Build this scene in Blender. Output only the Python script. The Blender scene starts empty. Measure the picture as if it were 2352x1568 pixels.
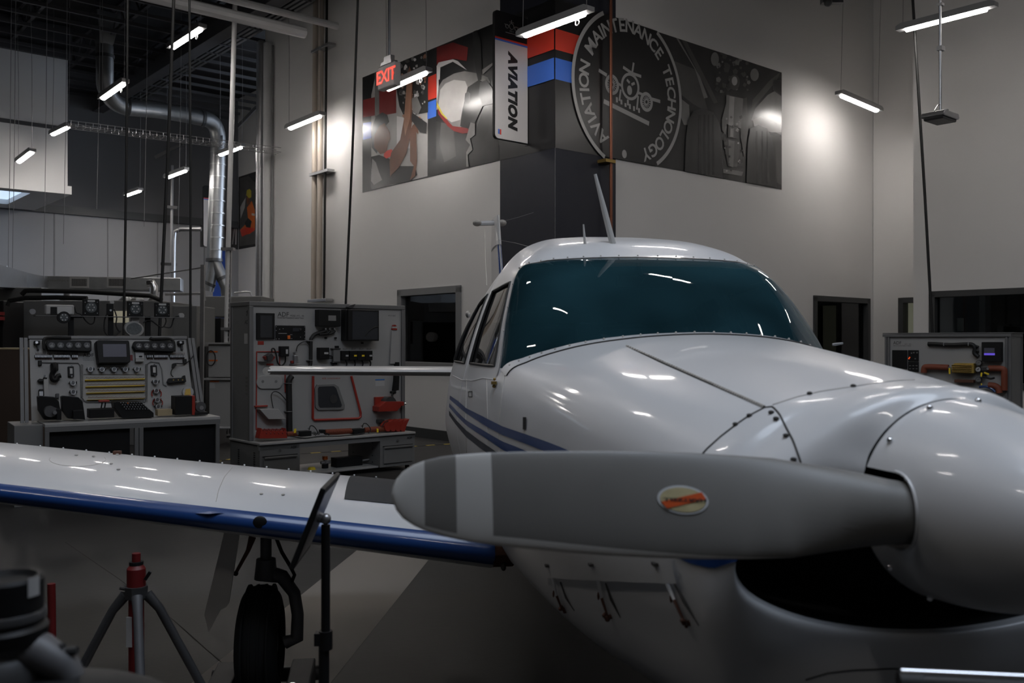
import bpy, math, random
from mathutils import Vector, Matrix
from mathutils.bvhtree import BVHTree
random.seed(7)
PI = math.pi
V3 = Vector
scene = bpy.context.scene
COL = scene.collection

# ------------------------------------------------------------------ camera, world, exposure
FPX, CX, CY, EYE = 2130.0, 1176.0, 784.0, 1.4
cam_data = bpy.data.cameras.new('camera')
cam_data.sensor_width = 36.0
cam_data.lens = 36.0 * FPX / 2352.0
cam_data.dof.use_dof = True
cam_data.dof.focus_distance = 5.5
cam_data.dof.aperture_fstop = 5.6
cam_data.clip_start = 0.05
cam = bpy.data.objects.new('camera', cam_data)
cam.location = (0, 0, EYE)
cam.rotation_euler = (PI/2, 0, 0)
COL.objects.link(cam)
scene.camera = cam

world = bpy.data.worlds.new('world')
scene.world = world
world.use_nodes = True
world.node_tree.nodes['Background'].inputs[0].default_value = (0.72, 0.83, 1.0, 1)
world.node_tree.nodes['Background'].inputs[1].default_value = 5.6
scene.view_settings.view_transform = 'Standard'
scene.view_settings.look = 'None'
scene.view_settings.gamma = 1.0
scene.view_settings.use_curve_mapping = False
scene.view_settings.exposure = 0.0
scene.cycles.use_denoising = True
scene.cycles.max_bounces = 7
scene.cycles.diffuse_bounces = 4
scene.cycles.glossy_bounces = 4
scene.cycles.transparent_max_bounces = 8
scene.cycles.caustics_reflective = False
scene.cycles.caustics_refractive = False
LAMP = 66.0          # strength of the tube lamps

SKY = [(-1.6, 4.6, -0.3, 2.5)]      # unseen roof opening, added for bluish top light on the airplane
for i, (x0, x1, y0, y1) in enumerate(SKY):
    ld = bpy.data.lights.new('added_light_portal', 'AREA'); ld.shape = 'RECTANGLE'; ld.size = x1-x0; ld.size_y = y1-y0
    ld.cycles.is_portal = True
    lo = bpy.data.objects.new('added_light_portal', ld); lo.location = ((x0+x1)/2, (y0+y1)/2, 7.62); COL.objects.link(lo)

# ------------------------------------------------------------------ materials
def srgb(c):
    return tuple(((x/255.0)/12.92 if x/255.0 <= 0.04045 else ((x/255.0+0.055)/1.055)**2.4) for x in c)

def mat(name, col, rough=0.5, metal=0.0, var=0.12, scale=6.0, bump=0.0, coat=0.0, emit=0.0, bscale=None, alpha=1.0, spec=0.5):
    m = bpy.data.materials.new(name)
    m.use_nodes = True
    nt = m.node_tree
    b = nt.nodes['Principled BSDF']
    tc = nt.nodes.new('ShaderNodeTexCoord')
    nz = nt.nodes.new('ShaderNodeTexNoise')
    nz.inputs['Scale'].default_value = scale
    nz.inputs['Detail'].default_value = 4
    nt.links.new(tc.outputs['Object'], nz.inputs['Vector'])
    mx = nt.nodes.new('ShaderNodeMix'); mx.data_type = 'RGBA'
    mx.inputs[6].default_value = tuple(max(0, c*(1-var)) for c in col) + (1,)
    mx.inputs[7].default_value = tuple(min(1, c*(1+var)) for c in col) + (1,)
    nt.links.new(nz.outputs['Fac'], mx.inputs[0])
    nt.links.new(mx.outputs[2], b.inputs['Base Color'])
    mr = nt.nodes.new('ShaderNodeMapRange')
    mr.inputs[3].default_value = max(0.02, rough*0.85); mr.inputs[4].default_value = min(1, rough*1.15)
    nt.links.new(nz.outputs['Fac'], mr.inputs[0])
    nt.links.new(mr.outputs[0], b.inputs['Roughness'])
    b.inputs['Metallic'].default_value = metal
    b.inputs['Coat Weight'].default_value = coat
    b.inputs['Coat Roughness'].default_value = 0.06
    b.inputs['Specular IOR Level'].default_value = spec
    if bump:
        n2 = nt.nodes.new('ShaderNodeTexNoise'); n2.inputs['Scale'].default_value = bscale or scale*8
        nt.links.new(tc.outputs['Object'], n2.inputs['Vector'])
        bp = nt.nodes.new('ShaderNodeBump'); bp.inputs['Strength'].default_value = bump; bp.inputs['Distance'].default_value = 0.01
        nt.links.new(n2.outputs['Fac'], bp.inputs['Height'])
        nt.links.new(bp.outputs[0], b.inputs['Normal'])
    if emit:
        b.inputs['Emission Color'].default_value = tuple(col) + (1,)
        b.inputs['Emission Strength'].default_value = emit
    return m

def glass(name, tint, refl=1.0, rough=0.02, haze=None):
    m = bpy.data.materials.new(name); m.use_nodes = True
    nt = m.node_tree
    for n in list(nt.nodes):
        if n.type == 'BSDF_PRINCIPLED': nt.nodes.remove(n)
    out = [n for n in nt.nodes if n.type == 'OUTPUT_MATERIAL'][0]
    tr = nt.nodes.new('ShaderNodeBsdfTransparent'); tr.inputs[0].default_value = tuple(tint)+(1,)
    gl = nt.nodes.new('ShaderNodeBsdfGlossy'); gl.inputs['Roughness'].default_value = rough
    gl.inputs['Color'].default_value = (refl, refl, refl, 1)
    fr = nt.nodes.new('ShaderNodeFresnel'); fr.inputs[0].default_value = 1.5
    mx = nt.nodes.new('ShaderNodeMixShader')
    nt.links.new(fr.outputs[0], mx.inputs[0]); nt.links.new(tr.outputs[0], mx.inputs[1]); nt.links.new(gl.outputs[0], mx.inputs[2])
    if haze:
        df = nt.nodes.new('ShaderNodeBsdfDiffuse'); df.inputs[0].default_value = tuple(haze[:3])+(1,)
        m2 = nt.nodes.new('ShaderNodeMixShader'); tc = nt.nodes.new('ShaderNodeTexCoord'); nz = nt.nodes.new('ShaderNodeTexNoise'); nz.inputs['Scale'].default_value = 2.2; nz.inputs['Detail'].default_value = 2
        mr = nt.nodes.new('ShaderNodeMapRange'); mr.inputs[1].default_value = 0.3; mr.inputs[2].default_value = 0.7; mr.inputs[3].default_value = haze[3]*0.35; mr.inputs[4].default_value = haze[3]*1.5
        nt.links.new(tc.outputs['Object'], nz.inputs['Vector']); nt.links.new(nz.outputs['Fac'], mr.inputs[0]); nt.links.new(mr.outputs[0], m2.inputs[0])
        nt.links.new(mx.outputs[0], m2.inputs[1]); nt.links.new(df.outputs[0], m2.inputs[2]); nt.links.new(m2.outputs[0], out.inputs[0])
    else:
        nt.links.new(mx.outputs[0], out.inputs[0])
    return m

M = {}
M['wall'] = mat('wall_paint', (0.68, 0.668, 0.658), 0.62, var=0.03, scale=1.5, bump=0.08, bscale=90)
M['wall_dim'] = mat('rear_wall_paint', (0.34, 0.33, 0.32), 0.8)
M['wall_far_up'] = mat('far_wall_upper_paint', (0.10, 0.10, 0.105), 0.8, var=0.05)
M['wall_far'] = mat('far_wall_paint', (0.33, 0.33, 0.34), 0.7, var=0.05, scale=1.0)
M['ceiling'] = mat('dark_roof_deck', (0.015, 0.015, 0.017), 0.8, var=0.3)
M['joist'] = mat('grey_joist_steel', (0.055, 0.055, 0.06), 0.6, 0.1)
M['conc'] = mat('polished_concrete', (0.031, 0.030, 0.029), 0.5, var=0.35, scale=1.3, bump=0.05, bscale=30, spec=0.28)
M['conc_light'] = mat('pale_concrete', (0.21, 0.187, 0.168), 0.55, var=0.15, scale=2.2)
M['navy'] = mat('navy_paint', (0.012, 0.014, 0.024), 0.6, var=0.08)
M['pblack'] = mat('print_black', (0.010, 0.010, 0.011), 0.32, var=0.1, spec=0.6)
M['pgrey1'] = mat('print_charcoal', (0.035, 0.035, 0.035), 0.25, var=0.4, scale=3)
M['pgrey2'] = mat('print_dark_grey', (0.085, 0.083, 0.08), 0.25, var=0.4, scale=3)
M['pgrey3'] = mat('print_mid_grey', (0.21, 0.205, 0.2), 0.25, var=0.35, scale=4)
M['pgrey4'] = mat('print_pale_grey', (0.42, 0.41, 0.40), 0.25, var=0.2, scale=4)
M['pwhite'] = mat('print_white', (0.62, 0.60, 0.60), 0.4, var=0.03)
M['plogo'] = mat('logo_silver_grey', (0.40, 0.395, 0.39), 0.35, var=0.03)
M['pred'] = mat('print_red', (0.62, 0.05, 0.03), 0.3, var=0.05)
M['pdred'] = mat('print_deep_red', (0.20, 0.02, 0.02), 0.3, var=0.2)
M['pblue'] = mat('print_blue', (0.05, 0.16, 0.62), 0.3, var=0.05)
M['pskin'] = mat('print_brown_skin', (0.16, 0.065, 0.035), 0.3, var=0.3, scale=5)
M['pskin2'] = mat('print_tan', (0.33, 0.17, 0.11), 0.3, var=0.2)
M['porange'] = mat('print_orange', (0.65, 0.16, 0.04), 0.4, var=0.2)
M['pyellow'] = mat('print_yellow', (0.5, 0.42, 0.05), 0.4, var=0.1)
M['white'] = mat('aircraft_white_paint', (0.59, 0.59, 0.595), 0.34, var=0.05, scale=3.0, coat=0.4)
M['blue'] = mat('aircraft_blue_paint', (0.008, 0.045, 0.18), 0.3, var=0.08, coat=0.4)
M['seam'] = mat('seam_grime_and_shadow', (0.035, 0.032, 0.028), 0.8, var=0.3)
M['worn'] = mat('worn_edge_paint', (0.42, 0.40, 0.37), 0.5, var=0.3, scale=30)
M['bgrey'] = mat('propeller_grey_paint', (0.155, 0.150, 0.140), 0.45, var=0.06, scale=12, bump=0.02, bscale=300)
M['bwhite'] = mat('propeller_white_paint', (0.48, 0.47, 0.45), 0.42, var=0.08, scale=10)
M['chrome'] = mat('bright_metal', (0.75, 0.75, 0.76), 0.16, 1.0, var=0.05)
M['steel'] = mat('brushed_steel', (0.42, 0.42, 0.43), 0.34, 0.9, var=0.15, scale=20)
M['galv'] = mat('galvanised_duct', (0.27, 0.275, 0.28), 0.36, 0.85, var=0.25, scale=7)
M['dkmetal'] = mat('dark_metal', (0.07, 0.07, 0.072), 0.4, 0.5, var=0.2)
M['black'] = mat('black_plastic', (0.009, 0.009, 0.0095), 0.5, var=0.2, spec=0.25)
M['rubber'] = mat('black_rubber', (0.007, 0.007, 0.007), 0.9, var=0.3, scale=15, spec=0.2)
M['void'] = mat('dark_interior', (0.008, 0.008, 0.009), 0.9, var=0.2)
M['cable'] = mat('cable_black', (0.006, 0.006, 0.006), 0.6, var=0.2)
M['greyframe'] = mat('window_frame_grey', (0.20, 0.20, 0.205), 0.5, var=0.05)
M['dkframe'] = mat('window_frame_dark', (0.045, 0.047, 0.048), 0.5, var=0.05)
M['panel'] = mat('trainer_panel_white', (0.33, 0.327, 0.32), 0.42, var=0.03)
M['panelgrey'] = mat('trainer_frame_grey', (0.18, 0.18, 0.18), 0.45, 0.1, var=0.05)
M['alu'] = mat('aluminium_profile', (0.16, 0.16, 0.16), 0.5, 0.3, var=0.05)
M['red'] = mat('red_enamel', (0.27, 0.022, 0.012), 0.45, var=0.15)
M['redline'] = mat('red_line', (0.32, 0.027, 0.016), 0.5, var=0.1)
M['jackred'] = mat('jack_red', (0.12, 0.006, 0.006), 0.5, var=0.2)
M['orange'] = mat('orange_plastic', (0.75, 0.16, 0.02), 0.45, var=0.1)
M['ohose'] = mat('orange_hose', (0.20, 0.048, 0.022), 0.6, var=0.15)
M['yellow'] = mat('yellow_tag', (0.85, 0.62, 0.02), 0.6, var=0.1)
M['gold'] = mat('gold_finned_metal', (0.52, 0.35, 0.08), 0.4, 0.4, var=0.15)
M['copper'] = mat('copper_pipe', (0.22, 0.085, 0.05), 0.4, 0.7, var=0.2, scale=2)
M['beige'] = mat('beige_pipe', (0.46, 0.40, 0.34), 0.5, var=0.06)
M['pipewhite'] = mat('white_painted_pipe', (0.62, 0.62, 0.62), 0.4, var=0.05)
M['greycab'] = mat('grey_cabinet', (0.17, 0.17, 0.168), 0.5, 0.0, var=0.06)
M['brownbox'] = mat('brown_board', (0.055, 0.036, 0.026), 0.7, var=0.1)
M['screen'] = mat('dark_screen', (0.035, 0.037, 0.042), 0.12, var=0.1)
M['screenlit'] = mat('lit_violet_screen', (0.16, 0.10, 0.75), 0.3, emit=0.5)
M['screengrey'] = mat('screen_grey', (0.10, 0.10, 0.13), 0.3)
M['ledred'] = mat('red_indicator', (0.9, 0.1, 0.02), 0.4, emit=0.6)
M['exitred'] = mat('lit_exit_red', (0.95, 0.07, 0.04), 0.4, emit=1.1)
M['exitwhite'] = mat('exit_sign_housing', (0.50, 0.49, 0.48), 0.45)
M['label'] = mat('white_label', (0.42, 0.42, 0.42), 0.5, var=0.1)
M['bluelabel'] = mat('blue_label', (0.03, 0.17, 0.5), 0.5)
M['lens'] = mat('grey_lens', (0.09, 0.10, 0.105), 0.15, var=0.5, scale=60)
M['ink'] = mat('black_ink', (0.012, 0.012, 0.012), 0.5)
M['lamp'] = mat('lamp_diffuser', (1.0, 0.945, 0.895), 0.5, var=0.0, emit=LAMP)
M['sky'] = mat('skylight_panel', (0.62, 0.78, 1.0), 0.5, var=0.0, emit=1.0)
M['skywhite'] = mat('skylight_bright_band', (0.92, 0.97, 1.0), 0.5, var=0.0, emit=1.6)
M['creamlit'] = mat('cream_lit_wall', (0.75, 0.70, 0.52), 0.7, var=0.05, emit=0.16)  # weak glow painted in for light falling on the cream surface
M['glass'] = glass('window_glass', (0.75, 0.78, 0.78), 0.9)
M['windshield'] = glass('teal_windshield_glass', (0.45, 0.70, 0.73), 0.95, 0.02, (0.035, 0.11, 0.14, 0.24))
M['sideglass'] = glass('smoked_side_glass', (0.35, 0.40, 0.42), 1.0)
M['liner'] = mat('cabin_lining', (0.22, 0.25, 0.26), 0.8)
M['seat'] = mat('cabin_seat_cloth', (0.12, 0.14, 0.15), 0.85)
M['walk'] = mat('wing_walk_grit', (0.028, 0.028, 0.029), 0.85, var=0.3, scale=8, bump=0.3, bscale=400)
M['rust'] = mat('rusty_brown', (0.09, 0.035, 0.02), 0.7, var=0.3, scale=20)
M['brass'] = mat('aged_brass', (0.32, 0.22, 0.07), 0.4, 0.8, var=0.2)
M['cream'] = mat('decal_cream', (0.42, 0.36, 0.20), 0.45, var=0.25, scale=40)
M['decalwhite'] = mat('decal_white', (0.50, 0.51, 0.52), 0.4, var=0.05)
M['decalred'] = mat('decal_orange_red', (0.55, 0.08, 0.015), 0.4, var=0.1)
M['castgrey'] = mat('cast_grey_metal', (0.085, 0.085, 0.09), 0.5, 0.2, var=0.2, scale=12)
M['wood'] = mat('pale_plywood_block', (0.35, 0.28, 0.17), 0.6)
M['bluepanel'] = mat('blue_column_paint', (0.02, 0.08, 0.42), 0.5)
M['tape'] = mat('yellow_floor_tape', (0.60, 0.45, 0.06), 0.5)

# ------------------------------------------------------------------ geometry builder
class Geo:
    def __init__(s): s.v = []; s.f = []; s.m = []
    def add(s, vs, fs, mi=0):
        o = len(s.v); s.v += [Vector(p) for p in vs]
        for f in fs: s.f.append(tuple(i+o for i in f)); s.m.append(mi)
        return s
    def box(s, a, b, mi=0):
        x0, y0, z0 = (min(a[i], b[i]) for i in range(3)); x1, y1, z1 = (max(a[i], b[i]) for i in range(3))
        vs = [(x0,y0,z0),(x1,y0,z0),(x1,y1,z0),(x0,y1,z0),(x0,y0,z1),(x1,y0,z1),(x1,y1,z1),(x0,y1,z1)]
        return s.add(vs, [(0,3,2,1),(4,5,6,7),(0,1,5,4),(1,2,6,5),(2,3,7,6),(3,0,4,7)], mi)
    def beam(s, p, q, w, h, mi=0, up=(0,0,1)):
        p = Vector(p); q = Vector(q); d = (q-p).normalized(); u = Vector(up)
        if abs(d.dot(u)) > 0.98: u = Vector((1,0,0))
        x = d.cross(u).normalized(); y = x.cross(d).normalized()
        vs = [c + x*sx*w/2 + y*sy*h/2 for c in (p, q) for sx, sy in ((-1,-1),(1,-1),(1,1),(-1,1))]
        return s.add(vs, [(0,1,2,3),(7,6,5,4),(0,4,5,1),(1,5,6,2),(2,6,7,3),(3,7,4,0)], mi)
    def tube(s, pts, r, n=8, mi=0, closed=False):
        pts = [Vector(p) for p in pts]; k = len(pts)
        rs = r if isinstance(r, (list, tuple)) else [r]*k
        o = len(s.v); nrm = None; rings = []
        for i, p in enumerate(pts):
            if closed: d = pts[(i+1) % k] - pts[i-1]
            else: d = pts[min(i+1, k-1)] - pts[max(i-1, 0)]
            d = d.normalized() if d.length > 1e-9 else Vector((0,0,1))
            if nrm is None:
                a = Vector((0,0,1)) if abs(d.z) < 0.9 else Vector((1,0,0))
                nrm = d.cross(a).normalized()
            else:
                nrm = (nrm - d*nrm.dot(d)); nrm = nrm.normalized() if nrm.length > 1e-9 else d.orthogonal().normalized()
            b = d.cross(nrm)
            rings.append([p + (nrm*math.cos(2*PI*j/n) + b*math.sin(2*PI*j/n))*rs[i] for j in range(n)])
        vs = [q for rg in rings for q in rg]; fs = []
        for i in range(k if closed else k-1):
            a = i*n; b2 = ((i+1) % k)*n
            for j in range(n): fs.append((a+j, a+(j+1) % n, b2+(j+1) % n, b2+j))
        if not closed:
            fs.append(tuple(range(n-1, -1, -1))); fs.append(tuple((k-1)*n+j for j in range(n)))
        return s.add(vs, fs, mi)
    def cyl(s, p, q, r, r2=None, n=16, mi=0):
        return s.tube([p, q], [r, r if r2 is None else r2], n, mi)
    def lathe(s, prof, n=32, mi=0, T=None):
        # profile of (radius, height) about local z
        vs = []; fs = []
        for (r, h) in prof:
            for j in range(n): vs.append(Vector((r*math.cos(2*PI*j/n), r*math.sin(2*PI*j/n), h)))
        for i in range(len(prof)-1):
            for j in range(n): fs.append((i*n+j, i*n+(j+1) % n, (i+1)*n+(j+1) % n, (i+1)*n+j))
        if prof[0][0] > 1e-6: fs.append(tuple(range(n-1, -1, -1)))
        if prof[-1][0] > 1e-6: fs.append(tuple((len(prof)-1)*n+j for j in range(n)))
        if T is not None: vs = [T @ p for p in vs]
        return s.add(vs, fs, mi)
    def sphere(s, c, r, n=12, mi=0, sc=(1,1,1)):
        prof = [(max(1e-7, math.sin(PI*i/n)*r), -math.cos(PI*i/n)*r) for i in range(n+1)]
        T = Matrix.Translation(Vector(c)) @ Matrix.Diagonal(Vector(sc)).to_4x4()
        return s.lathe(prof, 2*n, mi, T)
    def prism(s, poly, y0, y1, mi=0):
        # poly of (x, z), extruded along y
        n = len(poly); vs = [(x, y0, z) for x, z in poly] + [(x, y1, z) for x, z in poly]
        fs = [tuple(range(n)), tuple(range(2*n-1, n-1, -1))] + [(i, i+n, (i+1) % n+n, (i+1) % n) for i in range(n)]
        return s.add(vs, fs, mi)
    def flat(s, poly, y, mi=0):
        return s.add([(x, y, z) for x, z in poly], [tuple(range(len(poly)))], mi)
    def grid(s, rows, mi=0, closed=False, flip=False):
        n = len(rows[0]); vs = [p for r in rows for p in r]; fs = []
        for i in range(len(rows)-1):
            for j in range(n if closed else n-1):
                q = (i*n+j, i*n+(j+1) % n, (i+1)*n+(j+1) % n, (i+1)*n+j)
                fs.append(q[::-1] if flip else q)
        return s.add(vs, fs, mi)
    def xf(s, T): s.v = [T @ p for p in s.v]; return s

def obj(name, g, m, parent=None, smooth=True, bevel=0.0, ang=35, label=None, kind=None, fix=True):
    me = bpy.data.meshes.new(name)
    me.from_pydata([tuple(p) for p in g.v], [], g.f)
    ms = m if isinstance(m, (list, tuple)) else [m]
    for x in ms: me.materials.append(M[x] if isinstance(x, str) else x)
    if len(ms) > 1: me.polygons.foreach_set('material_index', g.m)
    if fix:
        import bmesh
        bm = bmesh.new(); bm.from_mesh(me)
        bmesh.ops.recalc_face_normals(bm, faces=bm.faces); bm.to_mesh(me); bm.free()
    if smooth:
        me.polygons.foreach_set('use_smooth', [True]*len(me.polygons))
        me.set_sharp_from_angle(angle=math.radians(ang))
    me.update()
    o = bpy.data.objects.new(name, me); COL.objects.link(o)
    if parent is not None: o.parent = parent
    if bevel:
        b = o.modifiers.new('bevel', 'BEVEL'); b.width = bevel; b.segments = 2; b.limit_method = 'ANGLE'
    if label: o['label'] = label
    if kind: o['kind'] = kind
    return o

def tag(o, label, cat, group=None):
    o['label'] = label; o['category'] = cat
    if group: o['group'] = group
    return o
def thing(name, label, cat, T=None, group=None):
    o = bpy.data.objects.new(name, None); COL.objects.link(o); o.empty_display_size = 0.1
    if T is not None:
        o.matrix_world = T
    return tag(o, label, cat, group)
def struct(o): o['kind'] = 'structure'; return o
def sempty(name, T):
    o = bpy.data.objects.new(name, None); COL.objects.link(o); o.matrix_world = T; o['kind'] = 'structure'; return o

# ------------------------------------------------------------------ points and frames
def at(px, py, Y):
    return Vector(((px-CX)/FPX*Y, Y, EYE-(py-CY)/FPX*Y))
class Frame:
    """an upright working frame: x along U, y away from the viewer, z up"""
    def __init__(s, x, y, ux, uy, z=0.0, T=None):
        if T is None:
            a = math.atan2(uy, ux)
            T = Matrix.Translation((x, y, z)) @ Matrix.Rotation(a, 4, 'Z')
        s.T = T; s.I = T.inverted()
    def hit(s, px, py, off=0.0):
        o = s.I @ Vector((0, 0, EYE)); d = (s.I.to_3x3() @ Vector(((px-CX)/FPX, 1, -(py-CY)/FPX)))
        t = (off-o.y)/d.y; p = o + d*t
        return (p.x, p.z)
    def loc(s, p): return s.I @ Vector(p)
A_ = (0.761, 0.649); B_ = (0.648, -0.762)
FL = Frame(0.528, 11.35, *B_)
FR = Frame(0.528, 11.35, *A_)
FB = Frame(6.35, 16.3, *B_)
FJ = Frame(6.02, 13.91, *B_)
FF = Frame(-6.99, 23.7, *A_)
FP = Frame(-6.99, 23.7, *B_)
CEIL = 7.6

def text_geo(s, size, T, bold=0.0, shear=0.0, align='CENTER', depth=0.001, space=1.0):
    cu = bpy.data.curves.new('t', 'FONT'); cu.body = s; cu.size = size; cu.align_x = align; cu.align_y = 'CENTER'
    cu.offset = bold; cu.shear = shear; cu.extrude = depth; cu.resolution_u = 3; cu.space_character = space
    o = bpy.data.objects.new('t', cu); COL.objects.link(o)
    dg = bpy.context.evaluated_depsgraph_get(); dg.update()
    me = bpy.data.meshes.new_from_object(o.evaluated_get(dg))
    g = Geo(); R = T @ Matrix.Rotation(PI/2, 4, 'X')
    g.add([R @ v.co for v in me.vertices], [tuple(p.vertices) for p in me.polygons])
    bpy.data.objects.remove(o); bpy.data.curves.remove(cu); bpy.data.meshes.remove(me)
    return g
def merge(gs):
    g = Geo()
    for x in gs: g.add(x.v, x.f)
    return g

# ------------------------------------------------------------------ walls
def wall(name, fr, x0, x1, z0, z1, holes=(), thick=0.2, m='wall'):
    xs = sorted({x0, x1} | {h[0] for h in holes} | {h[1] for h in holes})
    zs = sorted({z0, z1} | {h[2] for h in holes} | {h[3] for h in holes})
    xs = [x for x in xs if x0 <= x <= x1]; zs = [z for z in zs if z0 <= z <= z1]
    def hole(i, j):
        cx, cz = (xs[i]+xs[i+1])/2, (zs[j]+zs[j+1])/2
        return any(h[0] < cx < h[1] and h[2] < cz < h[3] for h in holes)
    g = Geo()
    for i in range(len(xs)-1):
        for j in range(len(zs)-1):
            if hole(i, j): continue
            a, b, c, d = xs[i], xs[i+1], zs[j], zs[j+1]
            for y in (0, thick): g.add([(a,y,c),(b,y,c),(b,y,d),(a,y,d)], [(0,1,2,3)])
    for (a, b, c, d) in list(holes) + [(x0, x1, z0, z1)]:
        g.add([(a,0,c),(a,thick,c),(b,thick,c),(b,0,c),(a,0,d),(a,thick,d),(b,thick,d),(b,0,d)],
              [(0,1,2,3),(4,5,6,7),(0,1,5,4),(3,2,6,7)])
    o = obj(name, g, m, smooth=False, fix=False)
    o.matrix_world = fr.T
    return struct(o)
# ================================================================== the room
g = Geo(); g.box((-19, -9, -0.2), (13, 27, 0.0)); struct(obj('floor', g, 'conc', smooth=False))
# ceiling with the added daylight opening
def slab_with_holes(x0, x1, y0, y1, holes, z0, z1):
    g = Geo(); xs = sorted({x0, x1} | {h[0] for h in holes} | {h[1] for h in holes}); ys = sorted({y0, y1} | {h[2] for h in holes} | {h[3] for h in holes})
    for i in range(len(xs)-1):
        for j in range(len(ys)-1):
            cx, cy = (xs[i]+xs[i+1])/2, (ys[j]+ys[j+1])/2
            if any(h[0] < cx < h[1] and h[2] < cy < h[3] for h in holes): continue
            g.box((xs[i], ys[j], z0), (xs[i+1], ys[j+1], z1))
    return g
ceil_o = struct(obj('ceiling', slab_with_holes(-19, 13, -9, 27, SKY, CEIL, CEIL+0.15), 'ceiling', smooth=False))
for (x0, x1, y0, y1) in SKY:
    g = Geo()
    for a, b in (((x0-.1, y0-.1), (x0, y1+.1)), ((x1, y0-.1), (x1+.1, y1+.1)), ((x0, y0-.1), (x1, y0)), ((x0, y1), (x1, y1+.1))):
        g.box((a[0], a[1], CEIL-0.12), (b[0], b[1], CEIL+0.4))
    obj('added_skylight_curb', g, 'pipewhite', ceil_o, smooth=False)

wx0, wz0 = FL.hit(917, 842); wx1, wz1 = FL.hit(1058, 658)
wall('wall_left', FL, -7.77, 0, 0, CEIL, [(wx0, wx1, wz0, wz1)])
dx0, _ = FR.hit(1869, 700); dx1, dz1 = FR.hit(1995, 690)
wall('wall_right', FR, 0, 7.75, 0, CEIL, [(dx0, dx1, 0.9, 2.13)])
sx0, _ = FB.hit(2067, 700)
wall('wall_alcove', FB, 0, 1.9, 0, CEIL, [(sx0, sx0+0.55, 0.9, 2.13)])
bx0, _ = FJ.hit(2138, 700)
wall('wall_office', FJ, 0, 8.2, 0, CEIL, [(bx0, bx0+2.6, 0.75, 2.12)])
wall('wall_office_side', Frame(6.02+0.14, 13.91-.145, *A_), 0.05, 2.6, 0, CEIL)
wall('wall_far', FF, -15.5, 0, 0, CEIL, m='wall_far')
wall('wall_poster', FP, 0, 4.2, 0, CEIL)
e = FL.T @ Vector((-7.77, 0, 0))
wall('wall_return', Frame(e.x, e.y, *A_), 0, 2.4, 0, CEIL)
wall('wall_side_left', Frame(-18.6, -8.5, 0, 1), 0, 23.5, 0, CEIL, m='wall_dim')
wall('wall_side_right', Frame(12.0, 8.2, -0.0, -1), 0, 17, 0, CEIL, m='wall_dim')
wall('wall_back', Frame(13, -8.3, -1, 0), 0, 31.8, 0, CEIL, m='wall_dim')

def window(name, fr, x0, x1, z0, z1, fm, fw=0.07, depth=1.6, label=None, mullion=None):
    w = sempty(name, fr.T)
    g = Geo()
    g.box((x0-0.02, -0.03, z1-fw+0.02), (x1+0.02, 0.14, z1+0.02)); g.box((x0-0.02, -0.03, z0-0.02), (x1+0.02, 0.14, z0+fw-0.02))
    g.box((x0-0.02, -0.03, z0), (x0+fw-0.02, 0.14, z1)); g.box((x1-fw+0.02, -0.03, z0), (x1+0.02, 0.14, z1))
    if mullion: g.box((mullion-0.025, -0.02, z0), (mullion+0.025, 0.12, z1))
    obj('window_frame', g, fm, w, smooth=False, bevel=0.004)
    g = Geo(); g.box((x0+0.03, 0.06, z0+0.03), (x1-0.03, 0.068, z1-0.03)); obj('pane', g, 'glass', w, smooth=False)
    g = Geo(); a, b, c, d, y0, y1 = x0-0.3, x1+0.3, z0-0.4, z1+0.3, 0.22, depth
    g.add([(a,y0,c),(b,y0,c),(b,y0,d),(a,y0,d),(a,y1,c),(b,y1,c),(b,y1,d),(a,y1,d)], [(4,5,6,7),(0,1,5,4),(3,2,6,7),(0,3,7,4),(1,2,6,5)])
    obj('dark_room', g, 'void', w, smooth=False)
    return w
w1 = window('window_1', FL, wx0, wx1, wz0, wz1, 'greyframe', 0.10)
g = Geo()
for (a, b, c, d) in ((0.3, 0.42, 1.0, 1.9), (0.62, 0.70, 1.2, 2.0), (0.8, 0.9, 1.1, 1.95)):
    X = lambda t: wx0 + t*(wx1-wx0)
    g.box((X(a), 1.0, c), (X(b), 1.2, d))
obj('dim_machinery', g, 'dkmetal', w1, smooth=False)
w2 = window('window_2', FR, dx0, dx1, 0.9, 2.13, 'dkframe', 0.09)
g = Geo(); g.box((dx0+0.2, 1.3, 0.95), (dx0+0.75, 1.35, 1.95)); obj('dim_door', g, 'greycab', w2, smooth=False)
for zz in (1.78, 1.12):
    g = Geo(); g.box((dx1-0.34, 0.5, zz-0.06), (dx1-0.24, 0.53, zz+0.07)); obj('dim_notice', g, 'greycab', w2, smooth=False)
w3 = window('window_3', FB, sx0, sx0+0.55, 0.9, 2.13, 'dkframe', 0.09, 0.9)
g = Geo(); g.box((sx0+0.02, 0.25, 0.9), (sx0+0.5, 0.3, 2.1)); obj('cream_blind', g, 'creamlit', w3, smooth=False)
w4 = window('window_4', FJ, bx0, bx0+2.6, 0.75, 2.12, 'dkframe', 0.09, 2.2)
g = Geo(); g.box((bx0+0.16, 0.5, 1.55), (bx0+0.26, 0.52, 1.75)); obj('dim_notice', g, 'greycab', w4, smooth=False)
g = Geo(); g.box((bx0+1.15, 1.4, 1.2), (bx0+1.5, 1.7, 1.62)); obj('dim_machinery', g, 'dkmetal', w4, smooth=False)

# baseboard on the left wall
g = Geo(); g.box((-7.7, -0.015, 0), (-1.06, 0, 0.14)); o = struct(obj('baseboard_left', g, 'dkframe', smooth=False)); o.matrix_world = FL.T
g = Geo(); g.box((1.08, -0.015, 0), (7.6, 0, 0.14)); o = struct(obj('baseboard_right', g, 'dkframe', smooth=False)); o.matrix_world = FR.T

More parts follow.
